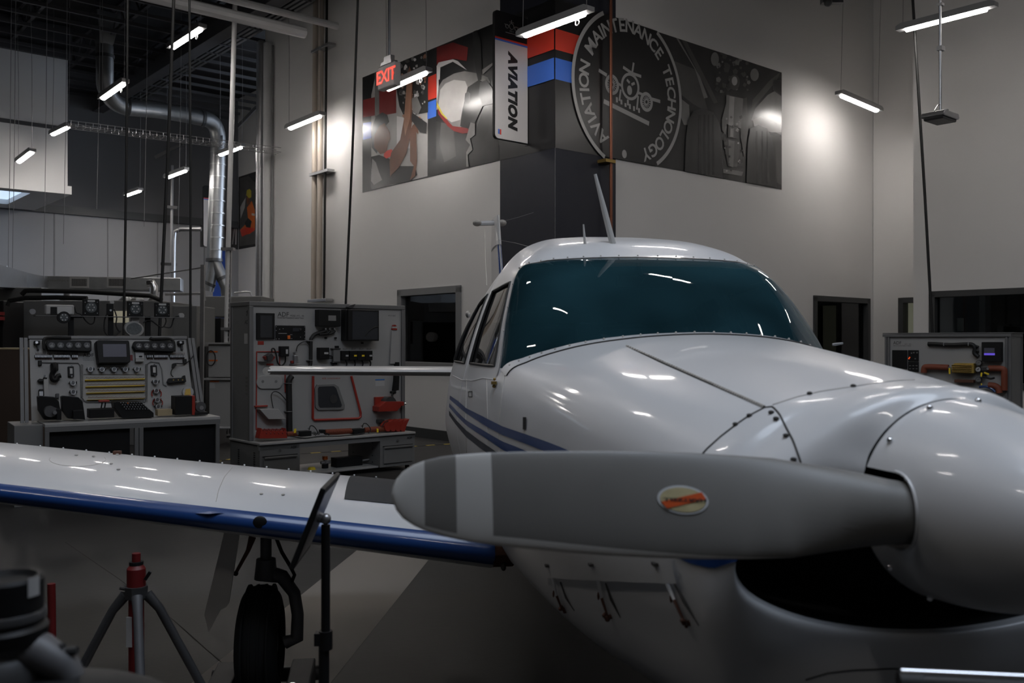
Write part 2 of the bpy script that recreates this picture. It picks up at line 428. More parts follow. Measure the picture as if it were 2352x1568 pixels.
# pale strip and tape lines on the floor
g = Geo(); g.add([(-1.03, 6.3, 0.0015), (-0.50, 6.3, 0.0015), (-0.86, 2.6, 0.0015), (-1.45, 2.6, 0.0015)], [(0, 1, 2, 3)]); g.add([(-1.03, 6.3, -0.01), (-0.50, 6.3, -0.01), (-0.86, 2.6, -0.01), (-1.45, 2.6, -0.01)], [(3, 2, 1, 0)])
struct(obj('trim_1', g, 'conc_light', smooth=False, fix=False))
def tape(name, p, q, w=0.05, n=16):
    t = sempty(name, Matrix.Identity(4)); p = V3(p); q = V3(q)
    for i in range(n):
        g = Geo(); a = p.lerp(q, i/n); b = p.lerp(q, (i+0.94)/n)
        g.beam((a.x, a.y, 0.002), (b.x, b.y, 0.002), w, 0.002)
        obj('tape_dash', g, 'tape' if i % 2 else 'black', t, smooth=False)
def fl(px, py):
    Y = EYE*FPX/(py-CY); return ((px-CX)/FPX*Y, Y, 0)
tape('trim_2', fl(690, 1042), fl(1040, 1019))
tape('trim_3', fl(480, 1062), fl(560, 1050), n=6)
p0 = V3((-0.742, 3.8, 0))
for i, (p, q) in enumerate(((fl(150, 1245), fl(275, 1330)), (fl(275, 1330), fl(400, 1425)), (fl(400, 1425), fl(535, 1545)))):
    g = Geo(); g.beam((p[0], p[1], 0.001), (q[0], q[1], 0.001), 0.004, 0.001)
    struct(obj('trim_%d' % (4+i), g, 'seam', smooth=False))

# far wall joints and the ledge line, bulkhead with the skylight
for k in range(9):
    x = -0.9 - k*1.15
    g = Geo(); g.box((x-0.012, -0.012, 0), (x+0.012, 0.0, 4.28)); o = struct(obj('trim_%d' % (10+k), g, 'greyframe', smooth=False)); o.matrix_world = FF.T
g = Geo(); g.box((-8.0, -0.10, 4.28), (-0.05, 0, 4.36)); g.box((-8.0, -0.05, 4.36), (-0.05, 0, 4.46)); o = struct(obj('trim_20', g, 'dkframe', smooth=False)); o.matrix_world = FF.T
FK = Frame(-8.73, 18.35, *A_)
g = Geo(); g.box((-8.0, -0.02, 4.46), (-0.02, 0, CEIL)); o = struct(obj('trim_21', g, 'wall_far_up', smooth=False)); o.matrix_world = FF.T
bulk = sempty('wall_bulkhead', FK.T)
def sky_hole():
    # box lip with an opening in its underside
    x0, x1, y0, y1 = -2.75, -0.66, 0.30, 2.2
    g = slab_with_holes(-8, 0, -0.06, 3.0, [(x0, x1, y0, y1)], 4.30, 4.46)
    return g, (x0, x1, y0, y1)
gh, (x0, x1, y0, y1) = sky_hole()
obj('soffit', gh, 'wall', bulk, smooth=False)
g = Geo(); g.box((-8, 0.0, 4.46), (-0.06, 0.15, CEIL)); g.box((-0.2, 0.15, 4.46), (-0.06, 2.9, CEIL)); obj('bulkhead_face', g, 'wall', bulk, smooth=False)
g = Geo(); g.box((-8, -0.10, 6.95), (0.0, 0.0, CEIL-0.02)); g.box((-8, -0.05, 5.55), (-0.06, 0.0, 5.62)); obj('dark_fascia', g, 'joist', bulk, smooth=False)
g = Geo(); g.box((x0, y0, 4.40), (x1, y1, 4.42)); obj('skylight_panel', g, 'sky', bulk, smooth=False)
g = Geo(); g.box((x0+0.15, y0+0.45, 4.385), (x1-0.55, y0+0.95, 4.40)); obj('skylight_panel', g, 'skywhite', bulk, smooth=False)

# ------------------------------------------------------------------ roof steel
def truss(name, p, q, depth=0.42, n=18, w=0.06):
    g = Geo(); p = V3(p); q = V3(q); dn = V3((0, 0, -depth))
    g.beam(p, q, w, 0.05); g.beam(p+dn, q+dn, w, 0.05)
    L = (q-p).length; k = max(4, int(L/0.75))
    for i in range(k):
        a = p.lerp(q, i/k); b = p.lerp(q, (i+0.5)/k); c = p.lerp(q, (i+1)/k)
        g.beam(a, b+dn, 0.022, 0.022); g.beam(b+dn, c, 0.022, 0.022)
    return obj(name, g, 'joist', ceil_o, smooth=False)
def wp(x, y): v = FL.T @ V3((x, y, 0)); return v.x, v.y
for i in range(11):
    d0 = -0.9 - i*1.35      # across the hall, along the left wall's direction
    a = wp(-14.5, d0); b = wp(2.0 if i > 0 else -7.5, d0)
    truss('joist', (a[0], a[1], CEIL-0.06), (b[0], b[1], CEIL-0.06))
for i in range(22):
    x = -14.2 + i*0.62
    a = wp(x, -14); b = wp(x, -0.35 if x > -7.7 else 2.0)
    g = Geo(); g.beam((a[0], a[1], CEIL-0.56), (b[0], b[1], CEIL-0.56), 0.05, 0.06); obj('bridging_bar', g, 'joist', ceil_o, smooth=False)
# deep girder with corrugated deck edge, parallel to the left wall
gr = thing('roof_girder', 'deep grey steel girder with ribbed edge running diagonally under the dark roof', 'girder', FL.T)
g = Geo(); y = -1.15
g.box((-17, y-0.03, 6.72), (-3.2, y+0.03, 7.1)); obj('web', g, 'joist', gr, smooth=False)
g = Geo(); g.box((-17, y-0.12, 6.70), (-3.2, y+0.12, 6.73)); obj('flange', g, 'joist', gr, smooth=False)
g = Geo(); g.box((-17, y-0.12, 7.1), (-3.2, y+0.12, 7.13)); obj('flange', g, 'joist', gr, smooth=False)
for k in range(6):
    g = Geo(); yy = y+0.28+k*0.10; g.prism([(-17, 7.02), (-3.2, 7.02), (-3.2, 7.07), (-17, 7.07)], yy, yy+0.055); obj('rib', g, 'galv', gr, smooth=False)

# ------------------------------------------------------------------ pipes on ceiling and walls
def pipe(name, label, pts, r, m, cat='pipe', group=None, n=10):
    g = Geo(); g.tube(pts, r, n); o = obj(name, g, m); return tag(o, label, cat, group)
def onA(px, py, Y, px2):
    # second point along direction A at same height
    p = at(px, py, Y); k = (px2-CX)/FPX
    t = (k*p.y - p.x)/(A_[0]-k*A_[1]); return p, V3((p.x+A_[0]*t, p.y+A_[1]*t, p.z))
p, q = onA(395, 3, 11.4, 700); q2 = q + V3((A_[0], A_[1], 0))*0.2
pipe('ceiling_pipe', 'thick pale pipe crossing under the roof to the left wall top', [p - V3((A_[0]*2, A_[1]*2, 0)), p, q], 0.075, 'pipewhite')
p, q = onA(545, 3, 12.6, 775); pipe('ceiling_pipe', 'second thinner pale pipe above, ending at the left wall', [p - V3((A_[0]*1.5, A_[1]*1.5, 0)), q], 0.05, 'pipewhite')
p, q = onA(700, 38, 13.2, 760)

# tall white pole with slotted channel foot
PY = 13.6
pole = thing('support_pole', 'tall white pole with slotted steel channel below, left of the tall trainer', 'pole', Matrix.Translation(at(519, 1000, PY)))
base = at(519, 1000, PY)
L_ = lambda p: p - base
g = Geo(); g.tube([L_(at(541, -40, PY)), L_(at(524, 572, PY))], 0.036, 12); g.tube([L_(at(524, 572, PY)), L_(at(519, 760, PY)), L_(at(518, 848, PY)), L_(at(505, 852, PY)), L_(at(497, 850, PY))], 0.028, 10); g.tube([L_(at(499, 850, PY)), L_(at(499, 990, PY))], 0.018, 8); obj('pipe_run', g, 'pipewhite', pole)
g = Geo(); a = L_(at(528, 572, PY+0.05)); b = L_(at(521, 998, PY+0.05))
g.beam(a, b, 0.05, 0.05); obj('channel', g, 'steel', pole, smooth=False)
g = Geo()
for i in range(38):
    c = a.lerp(b, (i+0.5)/38); g.box((c.x-0.012, c.y-0.03, c.z-0.025), (c.x+0.012, c.y-0.024, c.z+0.02))
obj('channel_slots', g, 'black', pole, smooth=False, kind='stuff')
g = Geo(); g.box((-0.12, -0.08, -0.005), (0.12, 0.12, 0.012)); obj('foot_plate', g, 'steel', pole, smooth=False)
for yy in (572, 755):
    c = L_(at(524, yy, PY)); g = Geo(); g.box((c.x-0.09, c.y-0.06, c.z-0.02), (c.x+0.09, c.y+0.06, c.z+0.02)); obj('bracket', g, 'steel', pole, smooth=False)

# vertical conduits at the end of the left wall and on it
def wallpipe(name, label, fr, px_top, py_top, px_bot, py_bot, off, r, m, grp=None):
    x0, z0 = fr.hit(px_top, py_top, -off); x1, z1 = fr.hit(px_bot, py_bot, -off)
    g = Geo(); g.tube([(x0, -off, z0), (x1, -off, z1)], r, 12); o = obj(name, g, m); o.matrix_world = fr.T
    return tag(o, label, 'pipe', grp)
wallpipe('downpipe', 'grey pipe down the end of the left wall beside the poster', FL, 600, 95, 597, 680, 0.06, 0.085, 'steel')
wallpipe('downpipe', 'pale pipe on the left wall just right of the grey end pipe', FL, 616, 100, 613, 690, 0.05, 0.085, 'pipewhite')
wallpipe('conduit', 'thin dark conduit right of the pale downpipe on the left wall', FL, 627, 104, 624, 690, 0.03, 0.02, 'greyframe')
wallpipe('wall_pipe', 'beige vertical pipe on the left wall, left one of the clamped pair', FL, 725, 0, 720, 692, 0.09, 0.045, 'beige')
wallpipe('wall_pipe', 'beige vertical pipe on the left wall, right one of the clamped pair', FL, 738, 0, 733, 692, 0.09, 0.045, 'beige')
wallpipe('wall_cable', 'black vertical cable on the left wall beside the beige pipes', FL, 751, -10, 744, 692, 0.12, 0.02, 'cable')
for (py, a, b) in ((118, 716, 757), (400, 712, 754), (689, 708, 750)):
    x0, z0 = FL.hit(a, py+2, -0.14); x1, z1 = FL.hit(b, py-2, -0.14)
    g = Geo(); g.box((x0, -0.16, z0-0.025), (x1, -0.02, z0+0.025)); o = obj('pipe_clamp', g, 'steel', smooth=False, bevel=0.006); o.matrix_world = FL.T
    tag(o, {118: 'steel clamp across the beige pipes, topmost of three', 400: 'steel clamp across the beige pipes, level with the mural bottom', 689: 'steel clamp across the beige pipes just above the tall trainer'}[py], 'clamp', 'clamps on the beige wall pipes')
cp = thing('copper_pipe', 'thin copper pipe running down in front of the navy column', 'pipe', FR.T)
x0, z0 = FR.hit(1403, -60, -0.12); x1, z1 = FR.hit(1404, 700, -0.12)
g = Geo(); g.tube([(x0, -0.12, z0), (x1, -0.12, 1.0)], 0.02, 12); obj('tube', g, 'copper', cp)
xc, zc = FR.hit(1399, 370, -0.12); g = Geo(); g.box((xc-0.09, -0.15, zc-0.02), (xc+0.09, 0, zc+0.02)); obj('clamp', g, 'brass', cp, smooth=False)

# hanging black cords
def cord(label, px0, py0, px1, py1, Y, r=0.014, m='cable', cat='cable', name='hanging_cable', grp='long cables hanging from the roof', zt=None):
    a = at(px0, py0, Y); b = at(px1, py1, Y); d = (a-b)
    top = b + d*((CEIL-0.02-b.z)/d.z); g = Geo(); g.tube([top, a.lerp(top, 0.5), a.lerp(b, 0.5)+V3((0.01, 0, 0)), b], r, 8)
    return tag(obj(name, g, m), label, cat, grp)
cord('black cable dropping behind the left end of the left trainer', 292, 0, 284, 770, 9.3, 0.013)
cord('thick black cable right of the vertical spiral elbow, dropping to the left trainer', 398, 0, 366, 775, 9.4, 0.017)
cord('black cable hanging just left of the spiral drop duct', 434, 0, 437, 880, 9.2, 0.012)
cord('black cable hanging down the left wall to the top of the tall trainer', 821, 0, 794, 700, 10.6, 0.014)
cord('black cable hanging by the office window at the right', 2096, 0, 2149, 900, 11.5, 0.018)
for i, (x, ye, Y) in enumerate(((152, 560, 15.5), (106, 640, 15), (228, 480, 15.5), (337, 520, 16), (24, 660, 15), (34, 660, 15.1), (415, 560, 17))):
    cord(('thin wire hanging at the bulkhead edge', 'thin wire ending over the grille duct lettering', 'thin wire hanging above the left grille', 'thin wire between the two small far lamps', 'leftmost of two thin wires crossing the skylight', 'second thin wire crossing the skylight', 'thin wire hanging left of the bent conduit')[i], x+2, 0, x-6, ye, Y, 0.005, 'greyframe', 'wire', 'hanging_wire', 'thin wires hanging on the left side')
# ================================================================== tube lamps
LM = {}
def lamp_meshes():
    g = Geo(); g.prism([(-0.62, 0.0), (0.62, 0.0), (0.62, 0.05), (0.56, 0.075), (-0.56, 0.075), (-0.62, 0.05)], -0.055, 0.055); LM['housing'] = g
    prof = [(-0.042, 0.0), (-0.042, -0.012), (-0.026, -0.028), (0, -0.035), (0.026, -0.028), (0.042, -0.012), (0.042, 0.0)]
    g = Geo(); n = len(prof)
    vs = [(-0.5, y, z) for y, z in prof] + [(0.5, y, z) for y, z in prof]
    g.add(vs, [(i, i+1, i+1+n, i+n) for i in range(n-1)] + [tuple(range(n)), tuple(range(2*n-1, n-1, -1)), (0, n, 2*n-1, n-1)]); LM['diffuser'] = g
    g = Geo(); g.tube([(0.40+0.03*math.cos(t*PI/5), 0, -0.075+0.03*math.sin(t*PI/5)) for t in range(10)], 0.006, 6, closed=True); LM['hook'] = g
lamp_meshes()
def lamp(label, p0, p1, Y, dirv=B_, hook=False, rad=None):
    a = at(p0[0], p0[1], Y); rb = (p1[0]-CX)/FPX
    L = (rb*a.y - a.x)/(dirv[0]-rb*dirv[1]); b = V3((a.x+dirv[0]*L, a.y+dirv[1]*L, 0))
    zb = EYE-(p1[1]-CY)/FPX*b.y; b.z = zb
    c = (a+b)/2; d = b-a; s = max(0.7, min(1.35, d.length))
    yaw = math.atan2(d.y, d.x); pit = -math.atan2(d.z, math.hypot(d.x, d.y)); pit = max(-0.06, min(0.06, pit))
    T = Matrix.Translation(c) @ Matrix.Rotation(yaw, 4, 'Z') @ Matrix.Rotation(pit, 4, 'Y') @ Matrix.Diagonal((s, 1, 1, 1))
    t = thing('strip_lamp', label, 'lamp', T, 'strip lamps hung from the roof')
    for k, m in (('housing', 'greyframe'), ('diffuser', 'lamp')):
        if k not in LM['_o'] : LM['_o'][k] = obj(k, LM[k], m, t); continue
        o = LM['_o'][k].copy(); COL.objects.link(o); o.parent = t
    if hook:
        if 'hook' not in LM['_o']: LM['_o']['hook'] = obj('hook', LM['hook'], 'label', t)
        else: o = LM['_o']['hook'].copy(); COL.objects.link(o); o.parent = t
    hz = CEIL - 0.08 - c.z
    for sx in (-0.55, 0.55):
        g = Geo(); g.tube([(sx, 0, 0.07), (sx+0.01, 0.01, hz*0.5), (sx, 0, hz)], 0.004, 6); obj('suspension_wire', g, 'greyframe', t)
    return t
LM['_o'] = {}
lamp('lit strip lamp in the upper left, largest one under the dark roof', (397,108), (458,68), 13.0, hook=True)
lamp('lit strip lamp in front of the spiral duct elbow', (237,225), (283,193), 14.6, hook=True)
lamp('small lit strip lamp against the bulkhead edge at far left', (122,308), (155,292), 17.2)
lamp('small lit strip lamp in front of the bulkhead, leftmost lamp', (44,371), (72,350), 16.9)
lamp('lit strip lamp on the far side, right of two below the roof duct', (385,407), (425,392), 19.3)
lamp('lit strip lamp near the far wall, lowest of all lamps', (291,448), (320,438), 20.6)
lamp('small lit strip lamp crossing behind the tall white pole', (507,355), (553,338), 18.5)
lamp('lit strip lamp close to the left wall beside the beige pipes', (667,294), (733,267), 15.6)
lamp('lit strip lamp overlapping the exit sign in front of the mural', (892,204), (975,168), 12.9, hook=True)
lamp('lit strip lamp in front of the black column, right of the blade sign', (1207,80), (1340,31), 10.6, hook=True)
lamp('long lit strip lamp at top right crossed by the black cord', (2082,67), (2265,20), 11.3)
lamp('lit strip lamp sloping down in front of the right wall', (1935,220), (2013,253), 14.3, A_)
# lamps of the same kind over and behind the viewer
for i, (x, y) in enumerate(((-3.2, 8.2), (1.8, 7.6), (-5.5, 4.6), (-2.6, 4.4), (4.4, 4.6), (1.0, 2.4), (6.8, 8.8), (-3.2, 0.8), (0.4, -2.0))):
    T = Matrix.Translation((x, y, 5.75)) @ Matrix.Rotation(math.atan2(B_[1], B_[0]), 4, 'Z')
    t = thing('strip_lamp', 'lit strip lamp above the picture, hung over ' + ('the left trainer', 'the tail', 'the wing tip', 'the wing walk', 'the far wing', 'the propeller', 'the right trainer', 'the tripod jack', 'the viewer', 'the floor behind the rail')[i], 'lamp', T, 'strip lamps above the airplane')
    for k in ('housing', 'diffuser', 'hook'):
        o = LM['_o'][k].copy(); COL.objects.link(o); o.parent = t
    for sx in (-0.55, 0.55):
        g = Geo(); g.tube([(sx, 0, 0.07), (sx, 0, CEIL-5.80)], 0.004, 6); obj('suspension_wire', g, 'greyframe', t)

# ------------------------------------------------------------------ exit sign, access unit, wire tray, duct
FX = Frame(*at(869, 178, 12.0).to_2d(), *B_)
ex = thing('exit_sign', 'red lit exit sign hanging from a conduit in front of the mural', 'sign', FX.T)
x0, z0 = FX.hit(867, 200); x1, z1 = FX.hit(906, 148)
w = x1-x0; zc = (z0+z1)/2
g = Geo(); g.box((x0, 0, zc-0.15), (x1, 0.10, zc+0.15)); obj('housing', g, 'exitwhite', ex, smooth=False, bevel=0.015)
T = Matrix.Translation(((x0+x1)/2, -0.004, zc-0.005)) @ Matrix.Diagonal((1.0, 1, 1, 1))
obj('lettering', text_geo('EXIT', 0.235, T, bold=0.004, space=0.92), 'exitred', ex, smooth=False)
g = Geo()
for sx, c in ((-1, x0+0.035), (1, x1-0.035)):
    g.tube([(c-sx*0.0, -0.004, zc+0.03), (c+sx*0.02, -0.004, zc), (c, -0.004, zc-0.03)], 0.006, 6)
obj('arrows', g, 'exitred', ex)
g = Geo(); g.box(((x0+x1)/2-0.12, 0.0, zc+0.15), ((x0+x1)/2+0.12, 0.1, zc+0.19)); g.box(((x0+x1)/2-0.08, 0.02, zc+0.19), ((x0+x1)/2+0.08, 0.08, zc+0.26)); obj('bracket', g, 'steel', ex, smooth=False)
g = Geo(); g.tube([((x0+x1)/2, 0.05, zc+0.25), ((x0+x1)/2+0.012, 0.05, CEIL)], 0.017, 8); obj('conduit', g, 'steel', ex)

UY = 10.4; c = at(2160, 270, UY)
un = thing('hanging_unit', 'flat grey antenna unit hanging on a conduit at the right', 'antenna unit', Matrix.Translation(c) @ Matrix.Rotation(math.atan2(A_[1], A_[0]), 4, 'Z'))
g = Geo(); g.prism([(-0.19, -0.02), (0.17, -0.02), (0.19, 0.0), (0.17, 0.045), (-0.17, 0.045), (-0.20, 0.0)], -0.13, 0.13); obj('body', g, 'steel', un, smooth=False, bevel=0.01)
g = Geo(); g.prism([(-0.17, -0.05), (0.15, -0.05), (0.17, -0.02), (-0.19, -0.02)], -0.11, 0.11); obj('lens_cover', g, 'dkmetal', un, smooth=False, bevel=0.01)
g = Geo(); g.tube([(0, 0, 0.04), (-0.01, 0, 1.7), (0.0, 0, CEIL-c.z-0.03)], 0.016, 8); obj('conduit', g, 'steel', un)
g = Geo(); g.box((-0.03, -0.03, 0.75), (0.05, 0.03, 0.80)); g.box((-0.03, -0.03, 1.25), (0.03, 0.03, 1.28)); obj('coupling', g, 'label', un, smooth=False)
g = Geo(); g.tube([(0.12, 0, 0.05+0.0), (0.12, 0.0, 0.11)], 0.035, 12); g.tube([(-0.15, 0, 0.05), (-0.06, 0, 0.13), (0, 0, 0.15)], 0.006, 6); obj('fitting', g, 'steel', un)
c = at(1915, 4, 13.5); g = Geo(); g.box((c.x-0.18, c.y-0.06, c.z-0.03), (c.x+0.12, c.y+0.06, c.z+0.12)); g.sphere((c.x-0.1, c.y-0.05, c.z-0.03), 0.06); g.tube([(c.x, c.y, c.z+0.1), (c.x, c.y, CEIL-0.03)], 0.02)
tag(obj('junction_fitting', g, 'dkmetal'), 'dark fitting hanging from the roof above the right wall lamp', 'fitting')

# wire cable tray
TA = at(155, 291, 14.9); TB = at(640, 352, 16.9); d = (TB-TA); yaw = math.atan2(d.y, d.x); L = math.hypot(d.x, d.y)
tr = thing('cable_tray', 'wire basket cable tray crossing the left hall to the wall', 'cable tray', Matrix.Translation(TA) @ Matrix.Rotation(yaw, 4, 'Z') @ Matrix.Rotation(-math.atan2(d.z, L), 4, 'Y'))
g = Geo()
for (y, z) in ((-0.12, 0), (0, 0), (0.12, 0), (-0.12, 0.08), (0.12, 0.08)): g.tube([(0, y, z), (L, y, z)], 0.006, 5)
obj('long_wires', g, 'steel', tr)
g = Geo()
for i in range(int(L/0.11)):
    x = i*0.11+0.03; g.tube([(x, -0.12, 0.08), (x, -0.12, 0), (x, 0.12, 0), (x, 0.12, 0.08)], 0.004, 4)
obj('cross_wires', g, 'steel', tr, kind='stuff')

# spiral duct
DY = 19.0
def elbow(p, c, q, n=8):
    return [ (1-t)**2*V3(p) + 2*t*(1-t)*V3(c) + t*t*V3(q) for t in [i/n for i in range(n+1)] ]
e2, e1 = at(478, 275, DY), None
p_, e1 = onA(478, 272, DY, 300)
e0, eend = p_, e1
dn = thing('spiral_duct', 'spiral steel duct bending across under the roof and down to a forked branch', 'duct', Matrix.Translation((0, 0, 0)))
R = 0.155
pts = [at(240, 105, 17.3), at(241, 165, 17.3)] + elbow(at(241, 190, 17.3), at(246, 236, 17.4), at(292, 247, 17.75)) + [eend.lerp(e0, 0.3), eend.lerp(e0, 0.7)] + elbow(at(465, 272, 18.9), at(503, 275, 19.2), at(501, 330, 19.2)) + [at(499, 400, 19.2), at(492, 596, 19.2)]
g = Geo(); g.tube(pts, R, 20); obj('duct_run', g, 'galv', dn)
g = Geo()
for i in range(9):
    c = at(501-0.03*i*22, 350+i*28, 19.2); g = Geo(); g.tube([c+V3((0,0,-0.01)), c+V3((0,0,0.01))], R+0.008, 20); obj('duct_seam', g, 'steel', dn)
for c in (at(241, 130, 17.3), at(292, 247, 17.75), at(465, 272, 18.9), at(501, 320, 19.2), at(492, 597, 19.2)):
    g = Geo()
    if c in (): pass
    dx = V3((0, 0, 0.03)) if c.x < at(260, 0, 17.3).x or c.z < 5.3 else V3((A_[0]*0.03, A_[1]*0.03, 0))
    g.tube([c-dx, c+dx], R+0.015, 20); obj('duct_collar', g, 'dkmetal', dn)
g = Geo(); g.lathe([(R, 0), (R+0.02, 0.05), (0.30, 0.5), (0.30, 0.58)], 4, T=Matrix.Translation(at(240, 105, 17.3))); obj('square_transition', g, 'galv', dn, smooth=False)
for pts, nm in (([at(492, 596, 19.2), at(488, 625, 19.2), at(478, 668, 19.2)], 'a'), ([at(492, 596, 19.2), at(505, 625, 19.2), at(519, 660, 19.2), at(521, 690, 19.2)], 'b')):
    g = Geo(); g.tube(pts, R*0.72, 18); obj('branch', g, 'galv', dn)
for c, s in ((at(482, 652, 19.2), -1), (at(511, 640, 19.2), 1)):
    g = Geo(); g.tube([c + V3((-0.015*s, 0, 0.03)), c + V3((0.015*s, 0, -0.03))], R*0.78, 18); obj('duct_collar', g, 'dkmetal', dn)

# blade signs
def blade_sign(label, frm, x0, x1, z0, z1, words, pic=True):
    b = thing('blade_sign', label, 'sign', frm.T); r = 0.05; w = x1-x0
    def rr(a, bb, c, d, rs):
        pts = []
        for (cx, cz, a0, k) in ((bb-r, d-r, 0, rs[0]), (a+r, d-r, 90, rs[1]), (a+r, c+r, 180, rs[2]), (bb-r, c+r, 270, rs[3])):
            if k: pts += [(cx+r*math.cos(math.radians(a0+t)), cz+r*math.sin(math.radians(a0+t))) for t in (0, 22, 45, 68, 90)]
            else: pts += [({0: bb, 90: a, 180: a, 270: bb}[a0], {0: d, 90: d, 180: c, 270: c}[a0])]
        return pts
    g = Geo(); g.prism(rr(x0, x1, z0, z1, (0, 1, 1, 0)), 0, 0.04); obj('backing', g, 'black', b, smooth=False)
    zt = z1 - 0.235*(z1-z0)
    g = Geo(); g.prism(rr(x0+0.006, x1-0.006, z0+0.006, zt, (0, 0, 1, 0)), -0.006, 0); obj('face', g, 'pwhite', b, smooth=False)
    g = Geo(); g.box((x0+0.006, -0.007, zt), (x1-0.006, 0, zt+0.022)); obj('blue_stripe', g, 'pblue', b, smooth=False)
    g = Geo(); g.box((x0+0.006, -0.007, zt+0.022), (x1-0.006, 0, zt+0.044)); obj('red_stripe', g, 'pred', b, smooth=False)
    g = Geo(); g.box((x1-0.005, 0.0, z0-0.02), (x1+0.03, 0.05, z1+0.02)); obj('mounting_rail', g, 'dkmetal', b, smooth=False)
    return b, zt
FS = Frame(*at(1137, 700, 11.38).to_2d(), *A_)
x0, z0 = FS.hit(1136, 317); x1, z1 = FS.hit(1212, 36); z1 = FS.hit(1140, 22)[1]
bs, zt = blade_sign('tall white AVIATION blade sign with black top projecting from the wall', FS, x0, x1, z0, z1, 'AVIATION')
zc = (z0+zt)/2
T = Matrix.Translation(((x0+x1)/2+0.01, -0.0075, zc+0.02)) @ Matrix.Rotation(PI/2, 4, 'Y')
obj('lettering', text_geo('AVIATION', 0.198, T @ Matrix.Diagonal((0.93, 1, 0.95, 1)), bold=0.013, shear=0.2, space=1.12), 'ink', bs, smooth=False)
def small_logo(parent, frm, cx, cz, s, y=-0.005, m='pgrey2'):
    g = Geo()
    g.tube([(cx+s*0.3*math.cos(t*PI/8), y, cz+s*0.3*math.sin(t*PI/8)) for t in range(16)], s*0.03, 5, closed=True)
    for sx in (-1, 1):
        g.tube([(cx+sx*s*0.62+s*0.2*math.cos(t*PI/6), y, cz-0.1*s+s*0.2*math.sin(t*PI/6)) for t in range(12)], s*0.03, 5, closed=True)
        g.tube([(cx+sx*s*0.3, y, cz), (cx+sx*s*0.95, y, cz+0.08*s)], s*0.03, 5)
    g.tube([(cx-s*0.3, y, cz+0.42*s), (cx+s*0.3, y, cz+0.42*s)], s*0.03, 5); g.tube([(cx, y, cz+0.3*s), (cx, y, cz+0.65*s)], s*0.03, 5)
    for k in (-0.2, 0, 0.2): g.tube([(cx+k*s, y, cz-0.42*s), (cx+k*s, y, cz-0.6*s)], s*0.025, 5)
    g.tube([(cx-s*0.8, y, cz-0.75*s), (cx+s*0.8, y, cz-0.75*s)], s*0.04, 5)
    return obj('emblem', g, m, parent)
small_logo(bs, FS, (x0+x1)/2, (zt+z1)/2+0.03, 0.12, m='pgrey3')
g = Geo(); g.box((x0+0.05, -0.009, z0+0.06), (x0+0.075, 0, z0+0.12)); obj('shield_mark', g, 'pblue', bs, smooth=False)
g = Geo(); g.box((x0+0.078, -0.009, z0+0.055), (x0+0.10, 0, z0+0.12)); obj('shield_mark', g, 'pred', bs, smooth=False)

FS2 = Frame(*at(467, 700, 21.4).to_2d(), *A_)
x0, z0 = FS2.hit(467, 566); x1, z1 = FS2.hit(512, 430)
bs2, zt = blade_sign('far blade sign with black top, half hidden behind the spiral duct', FS2, x0, x1, z0, z1, '')
g = Geo(); g.tube([((x0+x1)/2+0.08*math.cos(t*PI/8), -0.005, (zt+z1)/2+0.08*math.sin(t*PI/8)) for t in range(16)], 0.01, 5, closed=True); obj('emblem', g, 'pgrey3', bs2)
g = Geo()
for i in range(6): g.box((x0+0.17, -0.008, zt-0.16-0.17*i), (x0+0.40, 0, zt-0.06-0.17*i))
obj('lettering', g, 'ink', bs2, smooth=False)
# ================================================================== wall murals (flat prints)
def poly(parent, fr, pts, layer, m, name='print_shape'):
    """one flat printed area; pts are picture points that are carried onto the wall plane"""
    y = -0.004 - 0.0012*layer
    g = Geo(); q = [fr.hit(px, py) for px, py in pts]; q = [(x, min(ZT-0.002, max(ZB+0.002, z))) for x, z in q]; g.flat(q, y)
    return obj(name, g, m, parent, smooth=False, fix=False)
def stroke_geo(g, fr, pts, w, layer, closed=False):
    y = -0.004 - 0.0012*layer
    q = [Vector(fr.hit(*p)) for p in pts]; n = len(q)
    L, R_ = [], []
    for i in range(n):
        a = q[i-1] if (i or closed) else q[i]; b = q[(i+1) % n] if (i < n-1 or closed) else q[i]
        d = (b-a).normalized(); nn = Vector((-d.y, d.x))
        L.append(q[i]+nn*w/2); R_.append(q[i]-nn*w/2)
    vs = [(p.x, y, p.y) for p in L] + [(p.x, y, p.y) for p in R_]
    k = n if closed else n-1
    return g.add(vs, [(i, (i+1) % n, n+(i+1) % n, n+i) for i in range(k)])
def disc(fr_, cx, cz, rx, rz, y, n=24):
    g = Geo(); g.flat([(cx+rx*math.cos(2*PI*i/n), cz+rz*math.sin(2*PI*i/n)) for i in range(n)], y); return g
c3 = lambda pts: [(700+x/3.485, y/3.485) for x, y in pts]
c4 = lambda pts: [(1200+x/3.4846, y/3.4846) for x, y in pts]
ZB, ZT = 3.77, 5.60

# navy and black painted column
col = sempty('trim_30', FL.T); g = Geo(); g.add([(-1.055, -0.002, 0), (0.0, -0.002, 0), (0.0, -0.002, ZB), (-1.055, -0.002, ZB)], [(0,1,2,3)]); g.add([(-1.055, -0.002, ZT), (0.0, -0.002, ZT), (0.0, -0.002, CEIL), (-1.055, -0.002, CEIL)], [(0,1,2,3)])
obj('navy_band', g, 'navy', col, smooth=False, fix=False)
col = sempty('trim_31', FR.T); g = Geo(); g.add([(0, -0.002, 0), (1.075, -0.002, 0), (1.075, -0.002, ZB), (0, -0.002, ZB)], [(0,1,2,3)]); g.add([(0, -0.002, ZT), (1.075, -0.002, ZT), (1.075, -0.002, CEIL), (0, -0.002, CEIL)], [(0,1,2,3)])
obj('navy_band', g, 'navy', col, smooth=False, fix=False)

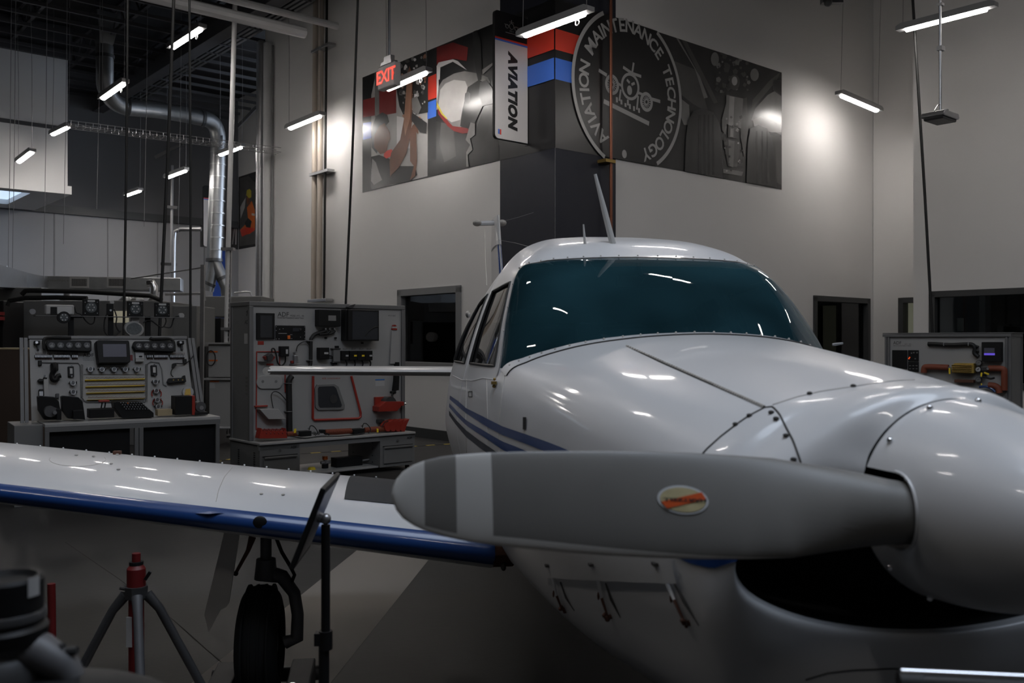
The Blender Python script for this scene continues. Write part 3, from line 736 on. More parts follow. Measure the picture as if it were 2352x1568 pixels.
# ---- left mural
ml = thing('wall_mural', 'photo mural on the left wall with a mechanic reaching up and an aircraft cowling', 'mural', FL.T)
xl, _ = FL.hit(833, 300)
g = Geo(); g.box((xl, -0.004, ZB), (0.0, 0, ZT)); obj('print_sheet', g, 'pblack', ml, smooth=False)
def rect(parent, fr, pxa, pxb, za, zb, layer, m, name='print_shape'):
    xa, xb = fr.hit(pxa, 300)[0], fr.hit(pxb, 300)[0]; y = -0.004-0.0012*layer
    g = Geo(); g.flat([(xa, za), (xb, za), (xb, zb), (xa, zb)], y); return obj(name, g, m, parent, smooth=False, fix=False)
# stripes: red and blue bands
def bz(fr, px, py): return fr.hit(px, py)[1]
rz0, rz1 = bz(FL, 1274, 114), bz(FL, 1274, 66); bz0, bz1 = bz(FL, 1274, 182), bz(FL, 1274, 133)
# mechanic picture area 853..981
poly(ml, FL, c3([(535,1540),(535,760),(575,575),(740,505),(990,400),(985,1410)]), 1, 'pgrey4')
poly(ml, FL, c3([(470,940),(470,800),(735,735),(735,905),(560,925)]), 2, 'pdred')
poly(ml, FL, c3([(470,1120),(470,985),(535,975),(535,1105)]), 2, 'pblue')
poly(ml, FL, c3([(590,930),(590,730),(735,700),(735,905)]), 3, 'pred' if False else 'pdred')
poly(ml, FL, c3([(565,940),(565,580),(600,570),(600,935)]), 4, 'pgrey3')
# dark engine round
poly(ml, FL, c3([(740,505),(990,400),(990,900),(800,935),(760,850),(735,700)]), 3, 'pgrey1')
rr = random.Random(3)
for k in range(110):
    x = 770+rr.random()*205; y = 455+rr.random()*540; s = 5+rr.random()*17
    if x < 790 and y > 800: continue
    n = rr.choice((4, 5, 6)); a0 = rr.random()*3
    pts = [(x+s*math.cos(a0+2*PI*i/n)*(0.5+rr.random()*0.6), y+s*1.3*math.sin(a0+2*PI*i/n)*(0.5+rr.random()*0.6)) for i in range(n)]
    poly(ml, FL, c3([(min(982, max(745, a)), max(430, b)) for a, b in pts]), 4+(k % 5), rr.choice(('pgrey3', 'pgrey4', 'pgrey2', 'pskin2', 'pblack', 'pwhite')), 'print_detail')
poly(ml, FL, c3([(862,790),(905,770),(940,860),(915,920),(870,900)]), 10, 'pgrey3')
poly(ml, FL, c3([(865,900),(985,985),(980,1070),(930,1060),(860,960)]), 10, 'pblack')
# red lamp streak
poly(ml, FL, c3([(740,930),(790,940),(860,1010),(860,1190),(740,1180)]), 3, 'pwhite')
# head, hair, shirt, arms
poly(ml, FL, c3([(540,1180),(545,1010),(575,930),(625,900),(665,920),(680,975),(650,1010),(620,1080),(600,1180),(580,1230)]), 5, 'pblack', 'print_hair')
poly(ml, FL, c3([(600,1010),(645,985),(685,1060),(690,1110),(672,1150),(660,1220),(610,1235),(560,1180),(560,1090)]), 6, 'pskin', 'print_face')
poly(ml, FL, c3([(535,1255),(600,1240),(680,1270),(760,1330),(890,1330),(905,1400),(860,1445),(690,1480),(535,1520)]), 6, 'pgrey1', 'print_shirt')
poly(ml, FL, c3([(545,1270),(575,1300),(600,1380),(625,1440),(560,1480),(535,1450)]), 7, 'pgrey3', 'print_shirt')
poly(ml, FL, c3([(640,1230),(665,1205),(700,1195),(715,1215),(700,1250),(660,1270),(640,1255)]), 8, 'pred', 'print_collar')
poly(ml, FL, c3([(690,1420),(685,1290),(700,1220),(770,1120),(800,960),(815,760),(825,600),(845,530),(870,600),(868,850),(860,1050),(820,1230),(760,1340),(700,1400)]), 9, 'pskin', 'print_arm')
poly(ml, FL, c3([(820,700),(850,620),(865,700),(850,950),(810,1090),(800,1000)]), 10, 'pskin2', 'print_arm')
poly(ml, FL, c3([(850,1440),(880,1330),(850,1290),(848,1080),(865,1010),(890,985),(915,1010),(915,1075),(900,1060),(905,1290),(890,1410)]), 9, 'pskin', 'print_arm')
# right picture: cowling and propeller
poly(ml, FL, c3([(985,1410),(985,1290),(1560,1160),(1560,1283)]), 1, 'pgrey1')
poly(ml, FL, c3([(985,620),(1055,590),(1060,780),(985,805)]), 2, 'pred')
poly(ml, FL, c3([(985,820),(1055,795),(1055,930),(985,955)]), 2, 'pblue')
poly(ml, FL, c3([(1055,1395),(1055,960),(1180,1000),(1370,1050),(1440,850),(1540,820),(1560,1283)]), 2, 'pgrey1', 'print_floor')
poly(ml, FL, c3([(1095,980),(1190,1000),(1215,1250),(1120,1300),(1080,1150)]), 3, 'pgrey2')
poly(ml, FL, c3([(1060,530),(1075,500),(1190,475),(1230,490),(1300,560),(1075,640),(1075,870),(1060,880)]), 4, 'pwhite', 'print_cowl_edge')
poly(ml, FL, c3([(1085,640),(1090,540),(1190,495),(1300,560)]), 5, 'pblack')
poly(ml, FL, c3([(1060,380),(1190,340),(1310,380),(1300,490),(1190,470),(1060,520)]), 3, 'pdred')
poly(ml, FL, c3([(1062,830),(1075,700),(1110,640),(1200,590),(1285,570),(1400,590),(1470,620),(1490,660),(1430,700),(1400,860),(1350,960),(1250,1020),(1190,1010),(1100,930)]), 6, 'pgrey3', 'print_cowl')
poly(ml, FL, c3([(1075,850),(1090,720),(1130,670),(1200,640),(1290,650),(1310,700),(1280,830),(1250,960),(1180,980),(1100,920)]), 7, 'pgrey4', 'print_cowl')
poly(ml, FL, c3([(1250,1010),(1270,870),(1310,700),(1400,640),(1480,680),(1516,740),(1516,830),(1430,850),(1370,980),(1310,1030)]), 8, 'pgrey1', 'print_shadow')
poly(ml, FL, c3([(1285,800),(1290,750),(1312,732),(1332,750),(1330,800),(1308,832),(1290,828)]), 9, 'pblack', 'print_intake')
poly(ml, FL, c3([(1063,830),(1110,920),(1190,1010),(1300,1025),(1370,1060),(1270,1070),(1200,1050),(1150,1010),(1075,915)]), 9, 'pdred', 'print_trim_line')
poly(ml, FL, c3([(1064,815),(1110,905),(1150,950),(1142,955),(1100,915),(1063,850)]), 10, 'pyellow', 'print_trim_line')
poly(ml, FL, c3([(1358,240),(1385,230),(1415,330),(1425,560),(1420,640),(1395,650),(1375,560),(1360,400)]), 9, 'pgrey1', 'print_blade')
poly(ml, FL, c3([(1425,560),(1516,500),(1516,520),(1430,600)]), 9, 'pgrey3', 'print_blade')
poly(ml, FL, c3([(1410,660),(1460,640),(1516,720),(1516,830),(1430,840),(1400,760)]), 10, 'pblack', 'print_spinner')
poly(ml, FL, c3([(1335,980),(1370,990),(1370,1080),(1330,1110),(1350,1200),(1310,1240),(1320,1335),(1300,1336),(1300,1220),(1330,1160),(1295,1120)]), 10, 'pgrey3', 'print_chain')
rect(ml, FL, 1150, 1275, rz0, rz1, 11, 'pred', 'red_stripe'); rect(ml, FL, 1150, 1275, bz0, bz1, 11, 'pblue', 'blue_stripe')

# ---- right mural
mr = thing('wall_mural', 'photo mural on the right wall with the round AVIATION MAINTENANCE TECHNOLOGY emblem and landing gear', 'mural', FR.T)
xr, _ = FR.hit(1795, 300)
g = Geo(); g.box((0.0, -0.004, ZB), (xr, 0, ZT)); obj('print_sheet', g, 'pblack', mr, smooth=False)
rect(mr, FR, 1275, 1345, rz0, rz1, 1, 'pred', 'red_stripe'); rect(mr, FR, 1275, 1335, bz0, bz1, 1, 'pblue', 'blue_stripe')
# landing gear picture, x from 1490
P_ = lambda pts, l, m, n='print_shape': poly(mr, FR, c4(pts), l, m, n)
P_([(1020,220),(2068,560),(2070,1520),(1060,1330)], 1, 'pgrey1')
P_([(1190,480),(1390,560),(1480,880),(1430,870),(1360,830),(1270,760),(1230,600)], 2, 'pgrey2', 'print_wing')
P_([(1270,300),(1310,320),(1470,640),(1560,820),(1530,830),(1420,620)], 3, 'pgrey2', 'print_strut')
P_([(1225,285),(1245,300),(1420,620),(1480,780),(1450,790),(1380,560)], 3, 'pgrey3', 'print_strut')
P_([(1240,770),(1330,840),(1340,1000),(1290,1000),(1250,900)], 2, 'pgrey3')
P_([(2060,565),(2035,640),(1900,800),(1830,880),(1840,800),(1980,640)], 3, 'pgrey2', 'print_strut')
P_([(2068,700),(1960,760),(1860,870),(1830,960),(1900,1010),(2068,1080)], 2, 'pgrey3', 'print_wing')
P_([(2000,640),(2068,640),(2068,770),(2000,720)], 3, 'pblack')
P_([(1980,1080),(2068,1100),(2068,1480),(2030,1460),(2000,1200)], 3, 'pgrey2')
P_([(1840,960),(1900,930),(2010,980),(2068,1010),(2068,1060),(1990,1060),(1850,1010)], 4, 'pgrey4', 'print_glint')
# gear head
P_([(1505,395),(1560,400),(1840,500),(1880,600),(1860,660),(1780,720),(1560,710),(1530,560),(1500,480)], 4, 'pgrey1', 'print_gear_head')
for k in range(60):
    x = 1540+rr.random()*270; y = 410+rr.random()*330; s = 6+rr.random()*20
    n = rr.choice((4, 5)); a0 = rr.random()*3
    P_([(x+s*math.cos(a0+2*PI*i/n), y+s*1.1*math.sin(a0+2*PI*i/n)) for i in range(n)], 5+(k % 4), rr.choice(('pgrey2', 'pgrey3', 'pblack', 'pgrey2', 'pgrey1')), 'print_detail')
def disc4(cx, cy, rx, ry, l, m, n='print_disc'): P_([(cx+rx*math.cos(2*PI*i/20), cy+ry*math.sin(2*PI*i/20)) for i in range(20)], l, m, n)
disc4(1533, 475, 32, 55, 10, 'pgrey3'); disc4(1850, 600, 34, 50, 10, 'pgrey3'); disc4(1690, 660, 42, 62, 10, 'pgrey2'); disc4(1690, 650, 22, 36, 11, 'pgrey4')
P_([(1625,760),(1760,790),(1745,1030),(1620,990)], 9, 'pgrey3', 'print_cylinder'); P_([(1650,770),(1690,778),(1680,1010),(1640,1000)], 10, 'pgrey4', 'print_cylinder')
P_([(1640,990),(1720,1015),(1715,1110),(1640,1100)], 9, 'pgrey2', 'print_rod'); P_([(1660,1000),(1685,1005),(1680,1100),(1655,1095)], 10, 'pgrey4', 'print_rod')
P_([(1600,1120),(1730,1130),(1730,1230),(1710,1340),(1640,1330),(1620,1220)], 9, 'pgrey2', 'print_axle'); P_([(1640,1120),(1690,1130),(1680,1340),(1650,1330)], 10, 'pgrey3', 'print_axle')
P_([(1600,1350),(1760,1375),(1750,1410),(1600,1385)], 9, 'pgrey3', 'print_axle')
P_([(1590,960),(1640,760),(1650,780),(1620,1080),(1590,1040)], 8, 'pgrey3', 'print_link'); P_([(1740,800),(1790,780),(1800,1040),(1770,1260),(1740,1100)], 8, 'pgrey2', 'print_link')
for k in range(26):
    x = 1600+rr.random()*160; y = 900+rr.random()*480; s = 5+rr.random()*12; a0 = rr.random()*3
    P_([(x+s*math.cos(a0+2*PI*i/4), y+s*math.sin(a0+2*PI*i/4)) for i in range(4)], 11+(k % 2), rr.choice(('pgrey3', 'pblack', 'pgrey1', 'pgrey4')), 'print_detail')
# two tyres
P_([(1290,1380),(1300,1100),(1320,960),(1360,890),(1430,870),(1520,900),(1565,980),(1590,1100),(1595,1430)], 12, 'pblack', 'print_tyre')
P_([(1785,1460),(1795,1150),(1815,1030),(1880,1000),(1950,1030),(1990,1110),(2020,1300),(2030,1500)], 12, 'pblack', 'print_tyre')
for a, b in ((1400, 1420), (1440, 1455), (1475, 1488), (1510, 1522), (1860, 1872), (1905, 1916), (1945, 1955)):
    P_([(a, 920 if a < 1600 else 1050), (b, 920 if a < 1600 else 1050), (b+6, 1400 if a < 1600 else 1470), (a, 1400 if a < 1600 else 1470)], 13, 'pgrey1', 'print_groove')

# ---- the round emblem
em_c = (FR.hit(1310, 210)[0]+FR.hit(1563, 210)[0])/2; em_z = (ZB+ZT)/2 + 0.005; RO = 1.065
def arc_clip(r, n=240):
    return [(em_c+r*math.cos(2*PI*i/n), em_z+r*math.sin(2*PI*i/n)) for i in range(n)]
g = Geo(); g.flat([(x, min(ZT, max(ZB, z))) for x, z in arc_clip(RO+0.0)], -0.004-0.0012*14); obj('emblem_disc', g, 'pblack', mr, smooth=False, fix=False)
g = Geo(); o1 = arc_clip(RO); i1 = arc_clip(RO-0.052); n = len(o1); y = -0.004-0.0012*15
for i in range(n):
    j = (i+1) % n
    q = [o1[i], o1[j], i1[j], i1[i]]
    vis = all(ZB <= z <= ZT for _, z in q) or (em_c > q[0][0] and all(ZB-0.03 < z <= ZT+0.03 for _, z in q))
    if vis: g.add([(x, y, z) for x, z in q], [(0,1,2,3)])
    if (not vis or i == n-1) and g.f: obj('emblem_ring', g, 'plogo', mr, smooth=False, fix=False); g = Geo()
msg = 'AVIATION MAINTENANCE TECHNOLOGY'
wd = {'I': 0.42, ' ': 0.75, 'M': 1.18, 'N': 1.03, 'O': 1.03, 'C': 0.95, 'G': 1.03, 'A': 1.02, 'H': 1.02, 'V': 1.0, 'T': 0.9, 'E': 0.88, 'L': 0.85, 'Y': 0.95}
tot = sum(wd[c] for c in msg); a0, a1 = math.radians(-149), math.radians(163); acc = 0; gs = []
for c in msg:
    a = a0 + (a1-a0)*(acc+wd[c]/2)/tot; acc += wd[c]
    if c == ' ': continue
    T = Matrix.Translation((em_c+0.84*math.sin(a), y-0.0006, em_z+0.84*math.cos(a))) @ Matrix.Rotation(a, 4, 'Y')
    gs.append(text_geo(c, 0.24, T, bold=0.005))
obj('emblem_lettering', merge(gs), 'plogo', mr, smooth=False)
obj('emblem_dot', disc(FR, em_c+0.86*math.sin(math.radians(187)), em_z-0.84, 0.045, 0.055, y-0.001), 'plogo', mr, smooth=False, fix=False)
# airplane emblem drawn with strokes
g = Geo()
def S(pts, w=0.045, closed=False): stroke_geo(g, FR, c4(pts), w, 16, closed)
def ring4(cx, cy, rx, ry, w, tilt=0.0):
    S([(cx+rx*math.cos(2*PI*i/28)*1.0, cy+ry*math.sin(2*PI*i/28)+tilt*rx*math.cos(2*PI*i/28)) for i in range(28)], w, True)
ring4(852, 695, 66, 98, 0.038, 0.2)
ring4(707, 680, 46, 68, 0.045, 0.2); ring4(982, 818, 42, 65, 0.045, 0.2)
S([(600,565),(665,605)]); S([(745,665),(785,690)], 0.035); S([(918,745),(950,758)], 0.035); S([(1025,795),(1092,815)])
S([(795,540),(868,590),(940,615)], 0.04); S([(880,505),(868,585)], 0.032)
S([(776,720),(765,810)], 0.03); S([(916,770),(905,880)], 0.03)
S([(640,812),(1003,992)], 0.06)
for (x, a, b) in ((745, 780, 822), (781, 800, 838), (814, 828, 858), (833, 800, 846), (849, 835, 874), (882, 852, 890), (922, 868, 905)): S([(x, a), (x+1, b)], 0.035)
S([(825,640),(848,666)], 0.035); S([(862,680),(888,668)], 0.035)
for cx, cy, rx, ry in ((707, 680, 40, 60), (982, 818, 36, 57)):
    for k in range(16):
        a = 2*PI*k/16; S([(cx+0.25*rx*math.cos(a), cy+0.25*ry*math.sin(a)), (cx+0.9*rx*math.cos(a+0.12), cy+0.9*ry*math.sin(a+0.12))], 0.012)
obj('emblem_airplane', g, 'plogo', mr, smooth=False, fix=False)
x, z = FR.hit(*c4([(847, 725)])[0]); obj('emblem_dot', disc(FR, x, z, 0.048, 0.062, -0.004-0.0012*16), 'plogo', mr, smooth=False, fix=False)

# ---- far poster in the back bay
mp = thing('far_poster', 'far photo poster of a worker in orange clothing and yellow helmet', 'mural', FP.T)
x1p, _ = FP.hit(588, 480)
g = Geo(); g.box((0.02, -0.004, ZB-0.02), (x1p, 0, ZT)); obj('print_sheet', g, 'pgrey1', mp, smooth=False)
c2 = lambda pts: [(x/3.136, 400+y/3.136) for x, y in pts]
Q_ = lambda pts, l, m, n='print_shape': poly(mp, FP, c2(pts), l, m, n)
Q_([(1730,30),(1790,10),(1840,60),(1845,500),(1725,520)], 1, 'pgrey2')
Q_([(1745,210),(1770,170),(1775,130),(1765,240),(1735,320),(1732,240)], 2, 'pgrey4')
Q_([(1780,240),(1815,190),(1838,260),(1838,400),(1800,430),(1740,440),(1732,400),(1790,340)], 2, 'porange', 'print_jacket')
Q_([(1730,400),(1790,380),(1840,390),(1830,410),(1745,450)], 3, 'pred', 'print_jacket')
Q_([(1775,150),(1780,115),(1800,105),(1812,120),(1812,165),(1795,175)], 3, 'pyellow', 'print_helmet')
Q_([(1778,165),(1800,170),(1805,215),(1780,220)], 3, 'pskin', 'print_face')
Q_([(1765,350),(1790,315),(1815,340),(1805,385),(1775,380)], 4, 'pgrey1', 'print_glove')
Q_([(1815,280),(1838,285),(1838,300),(1815,296)], 4, 'pwhite', 'print_band')
mq = thing('far_poster', 'far poster sheet left of the corner, mostly behind the duct, dark with pale streaks', 'mural', FF.T)
g = Geo(); g.box((-1.0, -0.004, ZB-0.02), (-0.01, 0, ZT)); obj('print_sheet', g, 'pgrey1', mq, smooth=False)
for i, (a, b) in enumerate(((-0.5, 0.18), (-0.32, 0.10), (-0.18, 0.22), (-0.09, 0.05))):
    g = Geo(); g.flat([(a, ZB+0.1), (a+0.03, ZB+0.1), (a+0.03+b, ZT-0.2), (a+b*0.9, ZT-0.2)], -0.006); obj('print_shape', g, ('pgrey3', 'pgrey2', 'pgrey3', 'pgrey4')[i], mq, smooth=False, fix=False)
g = Geo(); g.box((FF.hit(489, 700)[0], -0.005, 0), (FF.hit(517, 700)[0], 0.0, ZB-0.02)); o = obj('blue_column', g, 'bluepanel', smooth=False); o.matrix_world = FF.T; struct(o); o.name = 'trim_33'
# ================================================================== the airplane
YAW_A = Vector((-0.134, 0.991, 0)).normalized()      # aft
YAW_R = Vector((-0.991, -0.134, 0)).normalized()     # the plane's own right, left in the picture
ORG = Vector((0.745, 1.55, 0))
TP = Matrix(((YAW_A.x, YAW_R.x, 0, ORG.x), (YAW_A.y, YAW_R.y, 0, ORG.y), (0, 0, -1, 0), (0, 0, 0, 1)))
# right handed frame: x aft, y to the plane's right, z up
TP = Matrix(((YAW_A.x, YAW_R.x, 0, ORG.x), (YAW_A.y, YAW_R.y, 0, ORG.y), (0, 0, 1, 0), (0, 0, 0, 1)))
IP = TP.inverted()
plane = thing('airplane', 'white low wing airplane with blue stripes and grey propeller, nose toward the viewer', 'airplane')
# x aft and y right make a right handed pair with z up (checked: x cross y = z)
plane.matrix_world = TP

def row(s): return [tuple(float(x) for x in p.split(',')) for p in s.split()]
HUBZ = 1.135
NOSE = [  # rim, lip, lip2, seam, d.55, d.95, windshield base    (d, r, z) from top to bottom
 row('.010,0,1.3045 .011,.0662,1.291 .012,.1177,1.2569 .013,.1497,1.2146 .009,.1645,1.1760 .03,.180,1.135 .06,.26,1.100 .07,.355,1.045 .075,.335,.975 .075,.205,.920 .075,0,.897'),
 row('.045,0,1.322 .045,.082,1.313 .05,.150,1.285 .055,.205,1.246 .058,.255,1.204 .055,.300,1.158 .045,.345,1.112 .052,.371,1.040 .055,.350,.962 .055,.216,.902 .055,0,.879'),
 row('.13,0,1.326 .13,.088,1.317 .125,.160,1.293 .125,.228,1.260 .12,.289,1.219 .11,.339,1.171 .10,.382,1.118 .10,.405,1.035 .09,.385,.895 .085,.270,.790 .08,0,.755'),
 row('.20,0,1.327 .20,.090,1.317 .20,.170,1.302 .20,.250,1.278 .20,.320,1.241 .20,.375,1.194 .20,.410,1.132 .20,.425,1.035 .20,.405,.880 .20,.310,.700 .20,0,.630'),
 row('.55,0,1.362 .55,.11,1.354 .55,.21,1.338 .55,.305,1.315 .55,.39,1.283 .55,.445,1.235 .55,.478,1.165 .55,.492,1.05 .55,.475,.87 .55,.36,.650 .55,0,.56'),
 row('.93,0,1.398 .93,.12,1.391 .94,.23,1.374 .95,.335,1.354 .96,.425,1.326 .98,.490,1.280 1.0,.530,1.21 1.0,.552,1.08 1.0,.545,.88 1.0,.425,.62 1.0,0,.54'),
 row('1.27,0,1.424 1.285,.12,1.421 1.31,.23,1.413 1.36,.345,1.396 1.43,.435,1.372 1.50,.510,1.345 1.575,.567,1.312 1.58,.607,1.2 1.58,.612,.95 1.57,.50,.64 1.57,0,.54')]
CAB = [
 row('1.85,0,1.705 1.853,.15,1.703 1.86,.285,1.697 1.875,.39,1.687 1.92,.468,1.660 1.76,.532,1.49 1.60,.575,1.312 1.60,.612,1.2 1.60,.616,.95 1.60,.50,.64 1.60,0,.54'),
 row('2.02,0,1.782 2.02,.155,1.780 2.02,.29,1.765 2.03,.40,1.728 2.09,.485,1.655 2.0,.548,1.485 1.9,.600,1.308 1.9,.634,1.18 1.9,.632,.95 1.9,.5,.64 1.9,0,.545'),
 row('2.35,0,1.835 2.35,.16,1.832 2.35,.30,1.815 2.38,.405,1.762 2.42,.485,1.655 2.37,.560,1.48 2.32,.615,1.305 2.32,.645,1.17 2.32,.645,.95 2.32,.50,.64 2.32,0,.55'),
 row('2.5,0,1.838 2.5,.16,1.835 2.5,.30,1.815 2.5,.405,1.76 2.52,.490,1.650 2.46,.566,1.475 2.41,.622,1.303 2.41,.650,1.17 2.41,.650,.95 2.41,.50,.645 2.41,0,.555'),
 row('2.98,0,1.79 2.98,.16,1.785 2.98,.30,1.76 2.98,.41,1.69 3.0,.49,1.59 2.97,.575,1.45 2.95,.632,1.30 2.95,.660,1.15 2.95,.655,.95 2.95,.50,.66 2.95,0,.57'),
 row('3.7,0,1.62 3.7,.13,1.615 3.7,.25,1.59 3.7,.34,1.545 3.7,.41,1.47 3.7,.47,1.38 3.7,.51,1.27 3.7,.53,1.13 3.7,.51,.96 3.7,.38,.75 3.7,0,.68')]
def ell(d, w, zt, zb):
    c = (zt+zb)/2; h = (zt-zb)/2
    return [(d, w*math.sin(PI*j/10)**0.9 if 0 < j < 10 else 0.0, c+h*math.cos(PI*j/10)) for j in range(11)]
CAB += [ell(4.8, 0.36, 1.43, 0.80), ell(5.9, 0.20, 1.33, 0.93), ell(6.95, 0.07, 1.27, 1.03)]
def cr(p0, p1, p2, p3, t):
    return 0.5*((2*p1)+(-p0+p2)*t+(2*p0-5*p1+4*p2-p3)*t*t+(-p0+3*p1-3*p2+p3)*t*t*t)
def ev_row(rw, v):
    j = min(9, int(v)); t = v-j
    P = [Vector(x) for x in rw]
    a = P[j-1] if j > 0 else Vector((P[1].x, -P[1].y, P[1].z))
    b = P[j+2] if j+2 <= 10 else Vector((P[9].x, -P[9].y, P[9].z))
    return cr(a, P[j], P[j+1], b, t)
def ev(tab, u, v):
    n = len(tab)-1; i = min(n-1, int(u)); t = u-i
    P = [ev_row(tab[k], v) for k in (max(0, i-1), i, i+1, min(n, i+2))]
    if i == 0: P[0] = P[1]*2-P[2]
    if i+2 > n: P[3] = P[2]*2-P[1]
    return cr(P[0], P[1], P[2], P[3], t)
def ev_glass(t, v):
    a = ev_row(NOSE[-1], v); b = ev_row(CAB[0], v)
    s = 4*t*(1-t); k = 1.0 if v < 4 else max(0, (6-v)/2)
    return a.lerp(b, t) + Vector((-0.035*s*k, 0, 0.030*s*k))
def linsp(a, b, n): return [a+(b-a)*i/n for i in range(n+1)]
def patch(fn, us, vs, off=0.0, holes=(), sides=(1, -1), g=None, mi=0):
    """grid of the body surface for both sides, optionally pushed out by off, skipping holes (u0,u1,v0,v1)"""
    g = g or Geo()
    for s in sides:
        P = [[fn(u, v) for v in vs] for u in us]
        if off:
            N = []
            for i in range(len(us)):
                r_ = []
                for j in range(len(vs)):
                    du = P[min(i+1, len(us)-1)][j]-P[max(i-1, 0)][j]; dv = P[i][min(j+1, len(vs)-1)]-P[i][max(j-1, 0)]
                    n = dv.cross(du)
                    n = n.normalized() if n.length > 1e-9 else Vector((0, 0, 1))
                    c = P[i][j]; out = Vector((0, c.y, c.z-1.0))
                    if n.dot(out) < 0: n = -n
                    r_.append(P[i][j]+n*off)
                N.append(r_)
            P = N
        o = len(g.v)
        for r_ in P:
            for p in r_: g.v.append(Vector((p.x, p.y*s, p.z)))
        m = len(vs)
        for i in range(len(us)-1):
            for j in range(m-1):
                cu, cv = (us[i]+us[i+1])/2, (vs[j]+vs[j+1])/2
                if any(h[0] < cu < h[1] and h[2] < cv < h[3] for h in holes): continue
                q = (o+i*m+j, o+i*m+j+1, o+(i+1)*m+j+1, o+(i+1)*m+j)
                g.f.append(q if s > 0 else q[::-1]); g.m.append(mi)
    return g
fN = lambda u, v: ev(NOSE, u, v)
fC = lambda u, v: ev(CAB, u, v)
VV = linsp(0, 10, 60)
# windows in the cabin sides: (u0, u1, v0, v1) on the cabin table
WIN = [(0.30, 1.90, 4.30, 5.96), (3.05, 3.78, 4.30, 5.96), (3.92, 4.55, 4.45, 5.9)]
us = sorted(set([round(x, 3) for x in linsp(0, 8, 80)] + [w[0] for w in WIN] + [w[1] for w in WIN]))
vs = sorted(set([round(x, 3) for x in VV] + [w[2] for w in WIN] + [w[3] for w in WIN]))
g = patch(fN, linsp(0, 3, 27), VV); nose = obj('nose_bowl', g, 'white', plane, ang=60)
g = patch(fN, linsp(3, 6, 36), VV); cowl = obj('cowling', g, 'white', plane, ang=60)
g = patch(fC, us, vs, holes=WIN)
lower = patch(lambda t, v: ev_row(NOSE[-1], v).lerp(ev_row(CAB[0], v), t), [0, 0.5, 1], linsp(6, 10, 24), g=g)
fus = obj('fuselage', g, 'white', plane, ang=60)
skin = BVHTree.FromPolygons([tuple(v) for v in nose.data.vertices for v in [v.co]] + [tuple(v.co) for v in cowl.data.vertices] + [tuple(v.co) for v in fus.data.vertices],
    [tuple(p.vertices) for p in nose.data.polygons] + [tuple(i+len(nose.data.vertices) for i in p.vertices) for p in cowl.data.polygons] + [tuple(i+len(nose.data.vertices)+len(cowl.data.vertices) for i in p.vertices) for p in fus.data.polygons])
CAMP = IP @ Vector((0, 0, EYE))
def on_skin(px, py, off=0.002, tree=None):
    d = (IP.to_3x3() @ Vector(((px-CX)/FPX, 1, -(py-CY)/FPX))).normalized()
    loc, n, i, dist = (tree or skin).ray_cast(CAMP, d)
    if loc is None: return None
    if n.dot(d) > 0: n = -n
    return loc + n*off
def band(name, top, bot, m, n=24, off=0.002, k=3, parent=None):
    """a painted strip lying on the skin between two lines of picture points"""
    def samp(L, t):
        s = t*(len(L)-1); i = min(len(L)-2, int(s)); f = s-i
        return (L[i][0]*(1-f)+L[i+1][0]*f, L[i][1]*(1-f)+L[i+1][1]*f)
    g = Geo(); rows = []
    for i in range(n+1):
        a, b = samp(top, i/n), samp(bot, i/n)
        r_ = [on_skin(a[0]*(1-q/k)+b[0]*q/k, a[1]*(1-q/k)+b[1]*q/k, off) for q in range(k+1)]
        if all(x is not None for x in r_): rows.append(r_)
    if len(rows) > 1: g.grid(rows)
    return obj(name, g, m, parent or plane, ang=60) if rows else None
def seam(name, pts, r=0.0022, m='seam', n=20, off=0.0005, parent=None):
    def samp(L, t):
        s = t*(len(L)-1); i = min(len(L)-2, int(s)); f = s-i
        return (L[i][0]*(1-f)+L[i+1][0]*f, L[i][1]*(1-f)+L[i+1][1]*f)
    P = [on_skin(*samp(pts, i/n), off) for i in range(n+1)]
    g = Geo(); run = []
    for p in P + [None]:
        if p is not None and (not run or (p-run[-1]).length < 0.3): run.append(p)
        else:
            if len(run) > 1: g.tube(run, r, 6)
            run = [p] if p is not None else []
    return obj(name, g, m, parent or plane) if g.v else None
# inside of the air intake
inner = patch(lambda u, v: Vector((NOSE[0][0][0], 0, 0))*0 + (ev_row(NOSE[0], v).lerp(Vector((0.42, 0, 1.05)), 0) + Vector((u*0.25, 0, 0))), [0, 0.3, 1], VV)
g = inner; rows = [ev_row(NOSE[0], v) + Vector((0.25, 0, 0)) for v in VV]
for s in (1, -1):
    o = len(g.v); g.v += [Vector((p.x, p.y*s, p.z)) for p in rows] + [Vector((0.3, 0, p.z)) for p in rows]; n = len(rows)
    for j in range(n-1): g.f.append((o+j, o+j+1, o+n+j+1, o+n+j)); g.m.append(0)
obj('intake_duct', g, 'void', plane)
g = Geo()
g.tube([(0.24, -0.30, 0.93), (0.24, 0.30, 0.93)], 0.004, 6)
obj('intake_baffle', g, 'black', plane)

# glass
g = patch(ev_glass, linsp(0, 1, 12), linsp(0, 6, 36)); ws = obj('windshield', g, 'windshield', plane, ang=80)
wtree = BVHTree.FromPolygons([tuple(v.co) for v in ws.data.vertices], [tuple(p.vertices) for p in ws.data.polygons])
for k, w in enumerate(WIN):
    for s in (1, -1):
        g = patch(fC, linsp(w[0], w[1], 10), linsp(w[2], w[3], 8), off=-0.006, sides=(s,)); sw = obj('side_window', g, 'sideglass', plane, ang=80)
        loop = [fC(u, w[2]) for u in linsp(w[0], w[1], 8)] + [fC(w[1], v) for v in linsp(w[2], w[3], 6)][1:] + [fC(u, w[3]) for u in linsp(w[1], w[0], 8)][1:] + [fC(w[0], v) for v in linsp(w[3], w[2], 6)][1:-1]
        g = Geo(); g.tube([(p.x, p.y*s, p.z) for p in loop], 0.006, 6, closed=True); obj('window_seal', g, 'black', sw)
